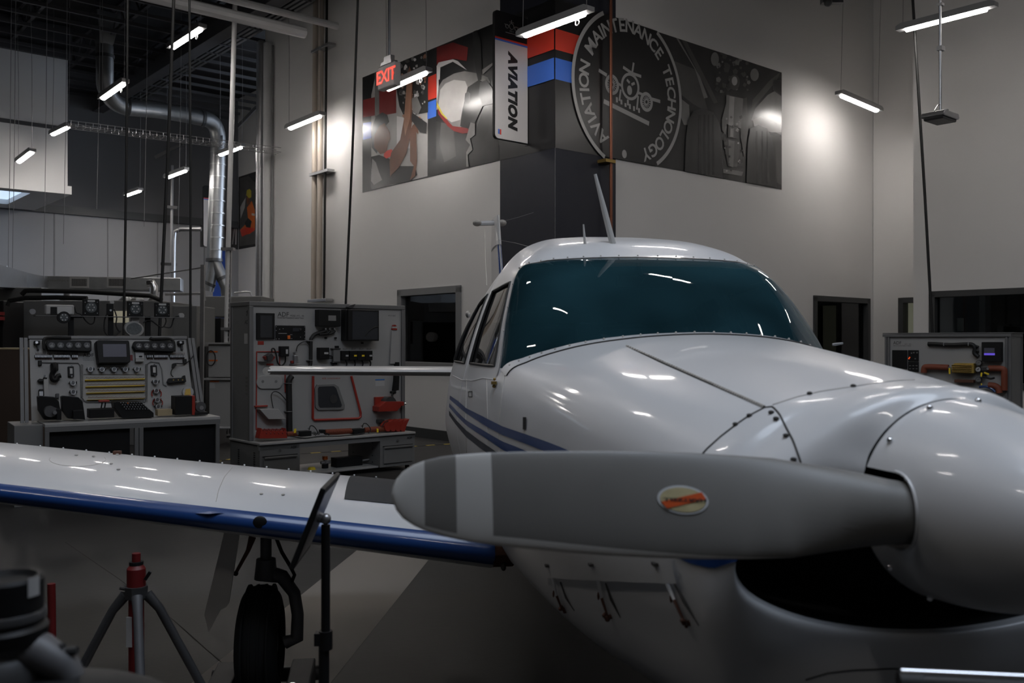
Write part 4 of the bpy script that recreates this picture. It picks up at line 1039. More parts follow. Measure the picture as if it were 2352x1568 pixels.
# retaining strips round the windshield
g = patch(fN, linsp(5.86, 6.0, 5), linsp(0, 6.1, 36), off=0.004); wsb = obj('windshield_base_strip', g, 'white', plane, ang=60)
g = patch(fC, linsp(0, 0.10, 3), linsp(0, 6.2, 36), off=0.004); obj('windshield_top_strip', g, 'white', plane, ang=60)
g = Geo()
for s in (1, -1):
    for i in range(13): 
        v = 0.25+i*0.46; p = ev(NOSE, 5.93, v)+Vector((0, 0, 0.006)); g.sphere((p.x, p.y*s, p.z), 0.004, 4)
        p = fC(0.06, v) + Vector((-0.003, 0, 0.004)); g.sphere((p.x, p.y*s, p.z), 0.0035, 4)
obj('strip_rivets', g, 'worn', plane, kind='stuff')
g = Geo()
for s in (1, -1):
    P = [ev(NOSE, 5.86, v) for v in linsp(0, 6.1, 30)]; g.tube([(p.x, p.y*s, p.z+0.002) for p in P], 0.0025, 6)
obj('strip_edge', g, 'seam', plane)
# cabin lining, floor, seats, panel
HL = [(w[0], w[1], w[2], w[3]) for w in WIN]
us2 = sorted(set([round(x, 3) for x in linsp(0.02, 5, 40)] + [w[0] for w in WIN] + [w[1] for w in WIN]))
g = patch(fC, us2, [v for v in vs if v <= 9.0], off=-0.022, holes=HL); obj('cabin_lining', g, 'liner', plane)
g = Geo(); g.box((1.35, -0.5, 0.72), (3.6, 0.5, 0.76)); obj('cabin_floor', g, 'seat', plane)
g = Geo(); g.box((3.45, -0.45, 0.8), (3.5, 0.45, 1.5)); obj('rear_bulkhead', g, 'liner', plane)
g = Geo()
for s in (1, -1):
    pts = [ev_row(NOSE[-1], v) for v in linsp(0, 5.6, 14)]
    rows = [[Vector((p.x+0.012, p.y*s*0.98, p.z-0.008)) for p in pts], [Vector((1.72 if p.x < 1.72 else p.x, p.y*s*0.9, p.z-0.03)) for p in pts], [Vector((1.74, p.y*s*0.88, p.z-0.12)) for p in pts], [Vector((1.74, p.y*s*0.8, 0.95)) for p in pts]]
    g.grid(rows)
obj('glare_shield', g, 'black', plane)
for s in (1, -1):
    st = None
    g = Geo(); g.box((2.25, s*0.27-0.22, 0.85), (2.75, s*0.27+0.22, 1.02)); st = obj('front_seat', g, 'seat', plane, bevel=0.03)
    g = Geo(); g.prism([(2.66, 1.0), (2.80, 1.0), (2.92, 1.46), (2.82, 1.48)], s*0.27-0.21, s*0.27+0.21); obj('backrest', g, 'seat', st, bevel=0.02)
    g = Geo(); g.tube([(1.74, s*0.27, 1.17), (1.95, s*0.27, 1.2)], 0.014); g.tube([(1.95, s*0.27+0.13*math.cos(a), 1.22+0.1*math.sin(a)) for a in linsp(-0.6, PI+0.6, 12)], 0.012); obj('control_yoke', g, 'black', plane)
g = Geo(); g.box((1.93, -0.09, 1.60), (1.97, 0.09, 1.645)); g.tube([(1.95, 0, 1.64), (2.0, 0, 1.74)], 0.01); obj('cabin_mirror', g, 'black', plane, bevel=0.006)
g = Geo(); g.box((3.15, -0.5, 0.85), (3.4, 0.5, 1.3)); obj('rear_seat', g, 'seat', plane, bevel=0.04)

# seams, hinge line, panels, rivets
hinge = seam('hinge_line', [(1440, 795), (1520, 833), (1600, 868), (1680, 903), (1757, 936)], 0.0024, 'seam', 40)
g = Geo()
for i in range(60):
    t = i/60; p = on_skin(1440+317*t, 795+141*t, 0.001); q = on_skin(1440+317*(t+0.011), 795+141*(t+0.011), 0.001)
    if p and q: g.tube([p, q], 0.0036, 6)
obj('hinge_knuckles', g, 'worn', plane, kind='stuff')
seam('panel_seam', [(1757, 936), (1720, 955), (1690, 976), (1655, 1003), (1625, 1030), (1600, 1058)], 0.0018)
seam('panel_seam', [(1757, 936), (1775, 934), (1790, 950), (1806, 982), (1822, 1012), (1834, 1045), (1842, 1070)], 0.0018)
seam('panel_seam', [(1775, 930), (1830, 912), (1886, 899), (1967, 887)], 0.0013, 'worn')
seam('panel_seam', [(1967, 887), (2010, 880), (2051, 875), (2100, 872)], 0.0012, 'worn')
for (x, y) in ((1772, 948), (1783, 962), (1806, 1001), (1823, 1055), (1690, 975), (1722, 955), (1860, 905), (1960, 888)):
    p = on_skin(x, y, 0.002)
    if p: g = Geo(); g.sphere(p, 0.0055, 6, sc=(1, 1, 0.6)); obj('cowl_screw', g, 'seam', plane)
# door outline and side details
seam('door_seam', [(1160, 862), (1150, 930), (1146, 1000), (1146, 1060)], 0.0012, 'worn'); seam('door_seam', [(1118, 872), (1120, 960), (1124, 1050)], 0.0012, 'worn')
seam('door_seam', [(1072, 870), (1070, 960), (1072, 1040)], 0.001, 'worn')
seam('side_crease', [(1040, 862), (1060, 872), (1085, 874), (1110, 868), (1135, 872)], 0.002, 'white')
p = on_skin(1141, 880, 0.008)
if p:
    g = Geo(); g.box((p.x-0.012, p.y-0.006, p.z-0.006), (p.x+0.012, p.y+0.010, p.z+0.004)); g.sphere((p.x, p.y, p.z+0.011), 0.005, 5); g.sphere((p.x, p.y+.002, p.z-0.012), 0.006, 6); obj('door_hinge', g, 'brass', plane)
band('vent_slot', [(1203, 958), (1211, 958)], [(1203, 986), (1210, 987)], 'black', 3, 0.003)
g = Geo()
for a, b in (((1077, 899), (1085, 899)), ((1085, 899), (1085, 911)), ((1085, 911), (1077, 911)), ((1077, 911), (1077, 899))):
    p, q = on_skin(*a, 0.001), on_skin(*b, 0.001)
    if p and q: g.tube([p, q], 0.002, 5)
if g.v: obj('door_latch', g, 'seam', plane)
# blue stripes on the side
def s5(pts): return [(1020+x/7.35, 850+y/7.35) for x, y in pts]
band('blue_stripe', s5([(105,425),(240,520),(380,640),(600,750),(780,840),(1000,950),(1400,1085),(1700,1190),(1960,1290),(2180,1385),(2400,1480)]),
     s5([(100,490),(240,610),(380,725),(600,870),(780,980),(1000,1095),(1400,1245),(1640,1340),(1900,1450),(2100,1530),(2350,1600)]), 'blue', 40)
band('blue_stripe', s5([(95,560),(240,710),(380,845),(600,975),(780,1080),(1000,1205),(1250,1300),(1500,1410),(1700,1500)]),
     s5([(90,620),(240,790),(380,930),(600,1075),(780,1190),(1000,1345),(1200,1430),(1400,1540),(1600,1640)]), 'blue', 30)
band('blue_stripe', s5([(90,680),(200,830),(380,1015),(600,1180),(780,1300),(960,1430),(1150,1560)]),
     s5([(92,760),(200,910),(380,1125),(600,1300),(780,1430),(960,1550),(1100,1640)]), 'navy', 24)
# blue patch beside the intake and plate with three drain hinges under the blade
band('blue_stripe', [(1545, 1262), (1600, 1255), (1660, 1255), (1700, 1262)], [(1556, 1278), (1590, 1294), (1640, 1305), (1688, 1288)], 'blue', 10, 0.003)
band('cowl_flap', [(1252, 1255), (1350, 1258), (1450, 1262), (1550, 1268)], [(1252, 1323), (1350, 1328), (1450, 1333), (1565, 1338)], 'white', 12, 0.011)
for (pts) in ([(1268, 1296), (1276, 1330), (1284, 1365), (1296, 1396)], [(1371, 1294), (1380, 1332), (1388, 1370), (1402, 1412)], [(1520, 1293), (1536, 1330), (1556, 1375), (1582, 1430)]):
    P = [on_skin(x, y, 0.007) for x, y in pts]
    if all(P):
        hg = obj('drain_arm', Geo().tube(P[:3], [0.0045, 0.004, 0.003], 8), 'white', plane)
        rt = random.Random(int(pts[0][0])); gt = Geo().tube([P[2], P[3]], [0.0035, 0.0025], 6)
        for k in range(7): gt.sphere(P[3] + V3((0, (rt.random()-0.5)*0.018, (rt.random()-0.5)*0.014)), 0.0035+rt.random()*0.003, 5)
        obj('arm_tip', gt, 'rust', hg)
        sh_ = [on_skin(x+12+6*k, y+6, 0.001) for k, (x, y) in enumerate(pts[1:])]
        if all(sh_): obj('shadow_streak', Geo().tube(sh_, [0.002, 0.0045, 0.001], 6), 'seam', hg)  # dark streak painted in as the arm's shadow on the cowl
        Q = on_skin(pts[0][0], pts[0][1], 0.009); obj('arm_slot', Geo().box((Q.x-0.008, Q.y-0.01, Q.z-0.003), (Q.x+0.008, Q.y+0.01, Q.z+0.003)), 'seam', hg, smooth=False)
        Q = on_skin(pts[2][0]-8, pts[2][1]-4, 0.006)
        if Q: obj('stain', Geo().sphere(Q, 0.006, 5, sc=(0.3, 0.5, 1.6)), 'rust', hg)
seam('panel_seam', [(1850, 1560), (1900, 1545), (1960, 1538), (2050, 1535), (2120, 1538)], 0.0015)

# roof antennas
def on_roof(px, py): return on_skin(px, py, -0.005)
a = on_roof(1408, 558); b = a and (IP @ at(1367, 400, (TP @ a).y))
if a:
    g = Geo(); g.tube([a, a.lerp(b, 0.5), b], [0.013, 0.011, 0.006], 10); obj('whip_antenna', g, 'bwhite', plane)
a = on_roof(1344, 560)
if a:
    b = IP @ at(1340, 515, (TP @ a).y); obj('short_antenna', Geo().tube([a, b], [0.006, 0.003], 8), 'bwhite', plane)
p = IP @ at(1912, 791, 3.25); q = IP @ at(1936, 788, 3.25)
obj('air_probe', Geo().tube([p, p.lerp(q, 0.3), q], [0.004, 0.005, 0.0035], 8), 'steel', plane)
g = Geo(); c = IP @ at(1075, 722, 4.9); g.sphere(c, 0.038, 8, sc=(1, 0.35, 0.5)); obj('cabin_air_scoop', g, 'steel', plane)

# ---- wings
def airfoil(c, th, n=22, camb=0.018):
    P = []
    for i in range(2*n+1):
        a = PI*i/n; x = (1+math.cos(a))/2                 # 1 -> 0 -> 1
        t = 5*th*(0.2969*math.sqrt(x)-0.126*x-0.3516*x*x+0.2843*x**3-0.1015*x**4)*c
        cm = camb*4*x*(1-x)*c
        P.append((x*c, cm + (t if i <= n else -t)))
    return P     # upper side from trailing edge to nose, then lower side back
def wing_sec(s):
    k = s-0.52; c = 1.72-0.135*k; le = 1.76+0.095*k; z = 0.655+0.129*k; th = 0.138-0.017*k
    return le, z, c, th
def wing(side, s0=0.572, s1=5.35, ns=40):
    rows = []; S_ = linsp(s0, s1, ns)
    for s in S_:
        le, z, c, th = wing_sec(s)
        tw = math.radians(2.6)
        rows.append([Vector((le+x*math.cos(tw)+zz*math.sin(tw), s*side, z+zz-x*math.sin(tw))) for x, zz in airfoil(c, th)])
    g = Geo(); m = len(rows[0]); o = 0
    for r_ in rows: g.v += r_
    for i in range(ns):
        for j in range(m-1):
            xa = (1+math.cos(PI*j/22))/2; xb = (1+math.cos(PI*(j+1)/22))/2; x = min(xa, xb) if True else 0
            up = j < 22; blue = (up and j >= 22-2) or ((not up) and j < 22+2)
            g.f.append((i*m+j, i*m+j+1, (i+1)*m+j+1, (i+1)*m+j)); g.m.append(1 if blue else 0)
    g.f.append(tuple(ns*m+j for j in range(m))); g.m.append(0)
    return g
g = wing(1); wr = obj('wing', g, ['white', 'blue'], plane, ang=50)
g = wing(-1); wl_ = obj('wing', g, ['white', 'blue'], plane, ang=50)
wt = BVHTree.FromPolygons([tuple(v.co) for v in wr.data.vertices], [tuple(p.vertices) for p in wr.data.polygons])
def on_wing(px, py, off=0.002): return on_skin(px, py, off, wt)
# grit walkway on the root, rusty root rib, seams, fuel cap, rivets, tie-down, stall vane, landing light hole
def wband(name, top, bot, m, n=20, off=0.002, k=4):
    def samp(L, t):
        s = t*(len(L)-1); i = min(len(L)-2, int(s)); f = s-i
        return (L[i][0]*(1-f)+L[i+1][0]*f, L[i][1]*(1-f)+L[i+1][1]*f)
    rows = []
    for i in range(n+1):
        a, b = samp(top, i/n), samp(bot, i/n)
        r_ = [on_wing(a[0]*(1-q/k)+b[0]*q/k, a[1]*(1-q/k)+b[1]*q/k, off) for q in range(k+1)]
        if all(x is not None for x in r_): rows.append(r_)
    if len(rows) > 1: return obj(name, Geo().grid(rows), m, wr, ang=60)
wk = []
for x0, x1, s0, s1 in ((0.20, 0.95, 0.60, 1.02),):
    rows = []
    for s in linsp(0.60, 1.10, 8):
        le, z, c, th = wing_sec(s); r_ = []
        for x in linsp(0.12, 0.96, 14):
            t = 5*th*(0.2969*math.sqrt(x)-0.126*x-0.3516*x*x+0.2843*x**3-0.1015*x**4)*c + 0.018*4*x*(1-x)*c
            tw = math.radians(2.6); xx = x*c
            r_.append(Vector((le+xx*math.cos(tw)+t*math.sin(tw), s, z+t-xx*math.sin(tw)+0.0025)))
        rows.append(r_)
    obj('wing_walk', Geo().grid(rows), 'walk', wr)
def wseam(pts, r=0.0012, m='worn', n=16):
    P = [on_wing(*pts[0], 0.0005)]
    P = []
    for i in range(n+1):
        s = i/n*(len(pts)-1); k = min(len(pts)-2, int(s)); f = s-k
        p = on_wing(pts[k][0]*(1-f)+pts[k+1][0]*f, pts[k][1]*(1-f)+pts[k+1][1]*f, 0.0005)
        if p: P.append(p)
    if len(P) > 1: return obj('skin_seam', Geo().tube(P, r, 5), m, wr)
wseam([(496, 1152), (502, 1125), (515, 1095), (545, 1060)])
wseam([(148 + 65*math.cos(a)+30, 1055+16*math.sin(a)) for a in linsp(-0.3, 3.4, 14)], 0.001)
for (x, y) in ((269, 1045), (175, 1046), (215, 1049), (272, 1079), (255, 1066), (704, 1079), (600, 1135), (650, 1137)):
    p = on_wing(x, y, 0.003)
    if p: obj('wing_fastener', Geo().sphere(p, 0.007, 5, sc=(1, 1, 0.5)), 'worn', wr)
p = on_wing(269, 1044, 0.004)
if p: obj('fuel_drain_tab', Geo().box((p.x-0.012, p.y-0.015, p.z-0.002), (p.x+0.012, p.y+0.015, p.z+0.012)), 'rust', wr)
g = Geo()
for i in range(46):
    s = 0.9+i*0.09; le, z, c, th = wing_sec(s); x = 0.42
    t = 5*th*(0.2969*math.sqrt(x)-0.126*x-0.3516*x*x+0.2843*x**3-0.1015*x**4)*c + 0.018*4*x*(1-x)*c
    g.sphere((le+x*c, s, z+t-x*c*math.sin(math.radians(2.6))*0.6+0.002), 0.004, 4)
obj('wing_rivets', g, 'white', wr, kind='stuff')
p = on_wing(597, 1199, 0.001)
if p: obj('light_socket', Geo().sphere(p, 0.024, 8, sc=(0.3, 1, 0.9)), 'black', wr)
p = on_wing(482, 1178, 0.001)
if p: obj('stall_vane', Geo().add([p+V3((0.0, -0.05, 0)), p+V3((-0.018, 0, 0.0)), p+V3((0, 0.05, 0)), p+V3((0.0, 0, 0.006))], [(0, 1, 3), (1, 2, 3), (0, 2, 1)]), 'blue', wr)
le, z, c, th = wing_sec(0.53); P = airfoil(c, th*0.96)
g = Geo(); P2 = [(x, zz) for x, zz in P if x < 0.22]
g.add([(le+x+0.006, 0.50, z+zz) for x, zz in P2] + [(le+x+0.006, 0.575, z+zz) for x, zz in P2], [tuple(range(len(P2))), tuple(range(2*len(P2)-1, len(P2)-1, -1))] + [(i, i+1, i+1+len(P2), i+len(P2)) for i in range(len(P2)-1)])
obj('root_rib', g, 'rust', wr)
g = Geo(); g.sphere((le+0.03, 0.54, 0.612), 0.010, 6, sc=(2, 1, 1.6)); obj('root_bracket', g, 'seam', wr)
g = Geo(); g.sphere((2.6, 2.15, 0.735), 0.018, 6); g.box((2.55, 2.14, 0.74), (2.65, 2.16, 0.79)); obj('tie_down_ring', g, 'steel', wr)

# ---- tail
def tailfoil(chord0, chord1, le0, le1, s0, s1, z0, z1, th, vertical=False, n=16):
    rows = []
    for i in range(n+1):
        t = i/n; s = s0+(s1-s0)*t; c = chord0+(chord1-chord0)*t; le = le0+(le1-le0)*t
        P = airfoil(c, th, 14, 0)
        if vertical: rows.append([Vector((le+x, zz, s)) for x, zz in P])
        else: rows.append([Vector((le+x, s, z0+(z1-z0)*t+zz)) for x, zz in P])
    g = Geo(); g.grid(rows); m = len(rows[0]); o = n*m
    g.f.append(tuple(o+j for j in range(m))); g.m.append(0); g.f.append(tuple(j for j in range(m))); g.m.append(0)
    return g
for s in (1, -1):
    st = obj('stabilizer', tailfoil(0.85, 0.72, 6.15, 6.28, 0.02*s, 1.90*s, 1.145, 1.16, 0.10), 'white', plane, ang=50)
    obj('stabilizer_tip', Geo().tube([(6.29, 1.91*s, 1.16), (6.98, 1.91*s, 1.16)], [0.034, 0.008], 10), 'worn', st)
fin = obj('tail_fin', tailfoil(1.15, 0.62, 5.75, 6.35, 1.15, 2.25, 0, 0, 0.05, True), 'white', plane, ang=50)
g = tailfoil(0.13, 0.10, 5.80, 6.345, 1.25, 2.22, 0, 0, 0.34, True); obj('blue_leading_strip', g, 'blue', fin)
obj('fin_cap', tailfoil(0.66, 0.5, 6.32, 6.42, 2.22, 2.48, 0, 0, 0.085, True), 'white', fin, ang=50)
ft = IP @ at(1126, 512, 8.05)
va = obj('tail_antenna', Geo().tube([IP @ at(1096, 513, 8.05), ft, IP @ at(1156, 512, 8.05)], 0.022, 8), 'white', plane)
for x in (1096, 1153): obj('antenna_pod', Geo().sphere(IP @ at(x, 512, 8.05), 0.04, 8, sc=(1.6, 1, 0.7)), 'worn', va)
obj('antenna_wire', Geo().tube([IP @ at(1155, 508, 8.05), IP @ at(1190, 499, 7.9), IP @ at(1225, 488, 7.7)], 0.0015, 5), 'greyframe', va)
obj('antenna_wire', Geo().tube([IP @ at(1140, 550, 8.0), IP @ at(1185, 558, 6.4), IP @ at(1232, 571, 4.2)], 0.0013, 5), 'greyframe', va)
obj('antenna_wire', Geo().tube([IP @ at(1113, 525, 8.05), IP @ at(1115, 600, 7.0), IP @ at(1118, 655, 4.9)], 0.0025, 5), 'worn', va)

# ---- propeller and spinner
pd = -0.075
prop = bpy.data.objects.new('propeller', None); COL.objects.link(prop); prop.parent = plane
prof = []
for i in range(25):
    t = i/24; prof.append((0.1685*math.sqrt(max(0, 1-(t)**2.3))**1.0, t*0.37))
prof = [(r*(1-0.18*(h/0.37)), h) for r, h in prof]
TS = Matrix.Translation((0.0, 0, HUBZ)) @ Matrix.Rotation(-PI/2, 4, 'Y')       # lathe axis toward the nose
g = Geo(); g.lathe([(0.168, -0.012), (0.173, -0.010), (0.1735, -0.004)] + prof[1:] if False else [(0.0001, -0.012), (0.164, -0.012), (0.168, -0.008), (0.169, 0.0)] + prof[1:-1] + [(0.0001, 0.37)], 96, T=TS)
spn = obj('spinner', g, 'white', prop, ang=50)
def boolean_cut(o, cutter):
    m = o.modifiers.new('cut', 'BOOLEAN'); m.object = cutter; m.operation = 'DIFFERENCE'; m.solver = 'EXACT'
    dg = bpy.context.evaluated_depsgraph_get(); dg.update()
    me = bpy.data.meshes.new_from_object(o.evaluated_get(dg)); o.modifiers.clear(); o.data = me
    bpy.data.objects.remove(cutter)
    me.polygons.foreach_set('use_smooth', [True]*len(me.polygons)); me.set_sharp_from_angle(angle=math.radians(40))
g = Geo()
def pill(y0, y1, z0, z1, xb, xf, n=16, sc=1.0):
    hz = (z1-z0)/2*sc; cz = (z0+z1)/2; cx = xf+hz*1.0
    pts = [(xb, cz-hz), ] + [(cx-hz*math.sin(PI*i/n)*1.0, cz-hz*math.cos(PI*i/n)) for i in range(n+1)] + [(xb, cz+hz)]
    return pts
for s in (1, -1):
    pp = pill(0, 0, HUBZ-0.062, HUBZ+0.058, 0.02, -0.128); m = len(pp)
    y0, y1 = s*0.09, s*0.25
    g.add([(x, y0, z) for x, z in pp] + [(x, y1, z) for x, z in pp], [tuple(range(m)), tuple(range(2*m-1, m-1, -1))] + [(i, (i+1) % m, (i+1) % m+m, i+m) for i in range(m)])
cut = obj('cutter', g, 'black', plane, smooth=False)
bpy.context.view_layer.update()
cut.parent = prop
boolean_cut(spn, cut)
obj('hub', Geo().tube([(pd, -0.12, HUBZ), (pd, 0.12, HUBZ)], 0.052, 24), 'void', prop)
for s in (1, -1):
    pp = pill(0, 0, HUBZ-0.064, HUBZ+0.060, 0.0, -0.130); line = []
    for x, z in pp[1:-1]:
        h = -x; R0 = 0.1685*math.sqrt(max(0, 1-(max(h, 0)/0.37)**2.3))*(1-0.18*max(h, 0)/0.37)
        yy = math.sqrt(max(0, R0*R0-(z-HUBZ)**2)); line.append((x, s*(yy+0.001), z))
    obj('cutout_lip', Geo().tube(line, 0.0024, 8), 'white', spn)
for a in (8, 38, 68, 98, 128, 158, 202, 232, 262, 292, 322, 352):
    ang = math.radians(a); h = 0.02; R0 = 0.168
    obj('spinner_screw', Geo().sphere((-h, R0*math.cos(ang), HUBZ+R0*math.sin(ang)), 0.0055, 6), 'chrome', spn)
# blade: station table from tip to root measured along the span
BT = [ (900,1133,1133), (903,1118,1152), (910,1102,1170), (925,1085,1188), (950,1069,1204), (975,1060,1215), (1013,1051,1226), (1048,1047,1234), (1090,1044,1241), (1130,1042,1246), (1200,1040,1253), (1300,1039,1262), (1400,1039,1268), (1500,1041,1272), (1600,1045,1274), (1700,1051,1272), (1800,1059,1267), (1900,1072,1259), (1980,1086,1253), (2040,1100,1249), (2110,1110,1247), (2190,1115,1245)]
def blade_geo(sgn):
    rows = []; mats = []; N = 40; info = []
    for (px, yt, yb) in BT:
        k = (px-CX)/FPX     # .745-.134d-.991r = k(1.55+.991d-.134r)
        r_ = (0.745-0.134*pd-k*(1.55+0.991*pd))/(0.991-0.134*k)
        Y = 1.55+0.991*pd-0.134*r_
        zt, zb = EYE-(yt-CY)/FPX*Y, EYE-(yb-CY)/FPX*Y
        cz, h = (zt+zb)/2, (zt-zb)/2
        s = max(r_, 0.0)/0.94
        beta = math.atan(0.20/max(0.2, s)) if s > 0.22 else math.atan(0.20/0.22)
        root = max(0, min(1, (0.34-s)/0.16))
        beta = beta*(1-root)
        half = h/math.cos(beta)*(1-root)+h*root
        th = (0.0035+0.020*(1-s))*(1-root)+h*0.98*root
        th = min(th, max(half*0.6, 0.001)) if root < 0.01 else th
        ring = []
        wth = -0.86 if px < 1130 else min(-0.80-0.20*max(0, (px-1250)/560.0), -0.80)
        wa = math.acos(max(-0.9999, wth)); wa = max(PI-wa, 0.03)
        AN = [-(PI-wa)+2*(PI-wa)*q/34 for q in range(35)] + [(PI-wa)+2*wa*q/6 for q in range(1, 6)]
        for i in range(N):
            a = AN[i]; c = math.cos(a); t = math.sin(a)
            e = (abs(t)**1.2)*(1 if t > 0 else -0.55-0.45*root) if root < 1 else t
            # chord coordinate c: +1 is the upper (trailing) edge, -1 the lower (leading) edge toward the viewer
            cc = c*half; tt = e*th
            x = pd + cc*math.sin(beta) - tt*math.cos(beta)
            z = cz + cc*math.cos(beta) + tt*math.sin(beta)*0.4
            ring.append(Vector((x, r_, z)))
        rows.append(ring); info.append((px, s))
    if sgn < 0:
        rows = [[Vector((p.x, -p.y, 2*HUBZ-p.z)) for p in r_] for r_ in rows]
    g = Geo(); n = N
    for r_ in rows: g.v += r_
    for i in range(len(rows)-1):
        pxm = (info[i][0]+info[i+1][0])/2
        for j in range(n):
            white = pxm < 975 or 1048 < pxm < 1130 or (j >= 34 and pxm < 1850)
            g.f.append((i*n+j, i*n+(j+1) % n, (i+1)*n+(j+1) % n, (i+1)*n+j)); g.m.append(1 if white else 0)
    return g
b1 = obj('blade', blade_geo(1), ['bgrey', 'bwhite'], prop, ang=60)
obj('blade', blade_geo(-1), ['bgrey', 'bwhite'], prop, ang=60)
bt = BVHTree.FromPolygons([tuple(v.co) for v in b1.data.vertices], [tuple(p.vertices) for p in b1.data.polygons])
def decal(rx, rz, m, off, name, cx=1568, cy=1148, clip=None):
    rows = []
    for q in linsp(0.02, 1, 6):
        rows.append([on_skin(cx+rx*q*math.cos(2*PI*i/32), cy+rz*q*math.sin(2*PI*i/32)+0.09*rx*q*math.cos(2*PI*i/32), off, bt) for i in range(32)])
    return obj(name, Geo().grid(rows, closed=True), m, b1, label='oval maker decal on the blade' if name == 'decal' else None)
decal(59, 33, 'decalwhite', 0.0012, 'decal'); decal(53, 28, 'cream', 0.0020, 'decal_field')
def ds(x, y): return (1480+x/11.76, 1080+y/11.76)
rows = []
for t in linsp(0, 1, 10):
    a = ds(440+(1530-440)*t, 850+(600-850)*t); b = ds(600+(1660-600)*t, 1030+(790-1030)*t)
    rows.append([on_skin(a[0]*(1-q)+b[0]*q, a[1]*(1-q)+b[1]*q, 0.0028, bt) for q in (0, 0.33, 0.66, 1)])
obj('decal_band', Geo().grid(rows), 'decalred', b1)
tg = text_geo('HARTZELL', 1.0, Matrix.Identity(4), bold=0.035, depth=0.0)
xs = [v.x for v in tg.v]; zs = [v.z for v in tg.v]; x0, x1 = min(xs), max(xs); z0, z1 = min(zs), max(zs)
g = Geo(); ok = True; vs = []
for v in tg.v:
    u = (v.x-x0)/(x1-x0); w = (v.z-z0)/(z1-z0)      # upside down on this blade
    px, py = ds(1660-(1660-490)*u, 745+40*(1-u)+85*w)
    vs.append(on_skin(px, py, 0.0034, bt))
if all(vs): g.add(vs, tg.f); obj('decal_lettering', g, 'ink', b1, smooth=False)

# ---- landing gear (right main gear seen under the wing), nose gear, left gear
def gear(s, x, side_parts=True):
    gp = bpy.data.objects.new('landing_gear', None); COL.objects.link(gp); gp.parent = plane
    ax = 0.255; zt = ax+0.215
    prof = []
    for i in range(17):
        a = -PI/2 + PI*i/16; prof.append((0.14+0.077*math.cos(a)**0.75 if math.cos(a) > 0 else 0.14, 0.074*math.sin(a)))
    prof = [(0.085, -0.045), (0.125, -0.05)] + [(0.14, -0.078)] + prof[1:-1] + [(0.14, 0.078), (0.125, 0.05), (0.085, 0.045)]
    T = Matrix.Translation((x, s, ax)) @ Matrix.Rotation(-PI/2, 4, 'X')
    ty = obj('tire', Geo().lathe(prof, 40, T=T), 'rubber', gp)
    g = Geo()
    for rr_ in (-0.045, -0.015, 0.015, 0.045): g.lathe([(0.2155, rr_-0.003), (0.219, rr_-0.003), (0.219, rr_+0.003), (0.2155, rr_+0.003)], 40, T=T)
    obj('tread_rib', g, 'rubber', ty)
    obj('wheel_hub', Geo().lathe([(0.02, -0.06), (0.05, -0.06), (0.10, -0.04), (0.12, -0.045), (0.12, 0.045), (0.10, 0.04), (0.05, 0.06), (0.02, 0.06)], 24, T=T), 'castgrey', gp)
    k = -1 if s > 0 else 1
    sy = s + k*0.02
    obj('oleo_strut', Geo().tube([(x, sy, 0.72), (x, sy, 0.54)], 0.021, 16), 'castgrey', gp)
    obj('fork_collar', Geo().tube([(x, sy, 0.575), (x, sy, 0.50)], [0.036, 0.044], 16), 'castgrey', gp)
    obj('fork_arm', Geo().tube([(x, sy, 0.52), (x, sy+k*0.06, 0.505), (x, sy+k*0.105, 0.44), (x, sy+k*0.118, 0.36), (x, sy+k*0.115, 0.27), (x, sy+k*0.07, 0.255)], [0.033, 0.028, 0.024, 0.023, 0.026, 0.026], 12), 'castgrey', gp)
    obj('drag_link', Geo().tube([(x, s+0.03, 0.66), (x-0.01, s+0.045, 0.61), (x-0.02, s+0.088, 0.530)], [0.014, 0.008, 0.006], 8), 'rust', gp)
    obj('link_knob', Geo().sphere((x-0.02, s+0.088, 0.528), 0.010, 6), 'black', gp)
    obj('brake_hose', Geo().tube([(x, s-0.055, 0.66), (x-0.01, s-0.08, 0.60), (x-0.02, s-0.114, 0.545), (x-0.02, s-0.128, 0.515), (x, s-0.108, 0.465)], 0.007, 8), 'rubber', gp)
    g = Geo()
    if s > 0:
        pts = [(s+0.117, 0.70), (s+0.062, 0.70), (s+0.100, 0.44), (s+0.110, 0.425), (s+0.130, 0.415), (s+0.172, 0.335), (s+0.188, 0.40)]
        g.add([(x-0.10, y, z) for y, z in pts] + [(x-0.085, y, z) for y, z in pts], [tuple(range(7)), tuple(range(13, 6, -1))] + [(i, (i+1) % 7, (i+1) % 7+7, i+7) for i in range(7)])
        obj('gear_door', g, 'bwhite', gp, smooth=False)
    g = Geo(); g.box((x-0.14, s-0.13, 0.0), (x+0.14, s+0.13, 0.045)); return gp
gear(1.42, 2.18); gear(-1.42, 2.18)
gn = bpy.data.objects.new('nose_gear', None); COL.objects.link(gn); gn.parent = plane
T = Matrix.Translation((0.55, 0, 0.19)) @ Matrix.Rotation(-PI/2, 4, 'X')
obj('tire', Geo().lathe([(0.08, -0.05), (0.15, -0.065), (0.185, -0.04), (0.19, 0), (0.185, 0.04), (0.15, 0.065), (0.08, 0.05)], 32, T=T), 'rubber', gn)
obj('strut', Geo().tube([(0.62, 0, 0.62), (0.6, 0, 0.40), (0.58, 0.09, 0.36), (0.55, 0.09, 0.19)], 0.028, 12), 'castgrey', gn)
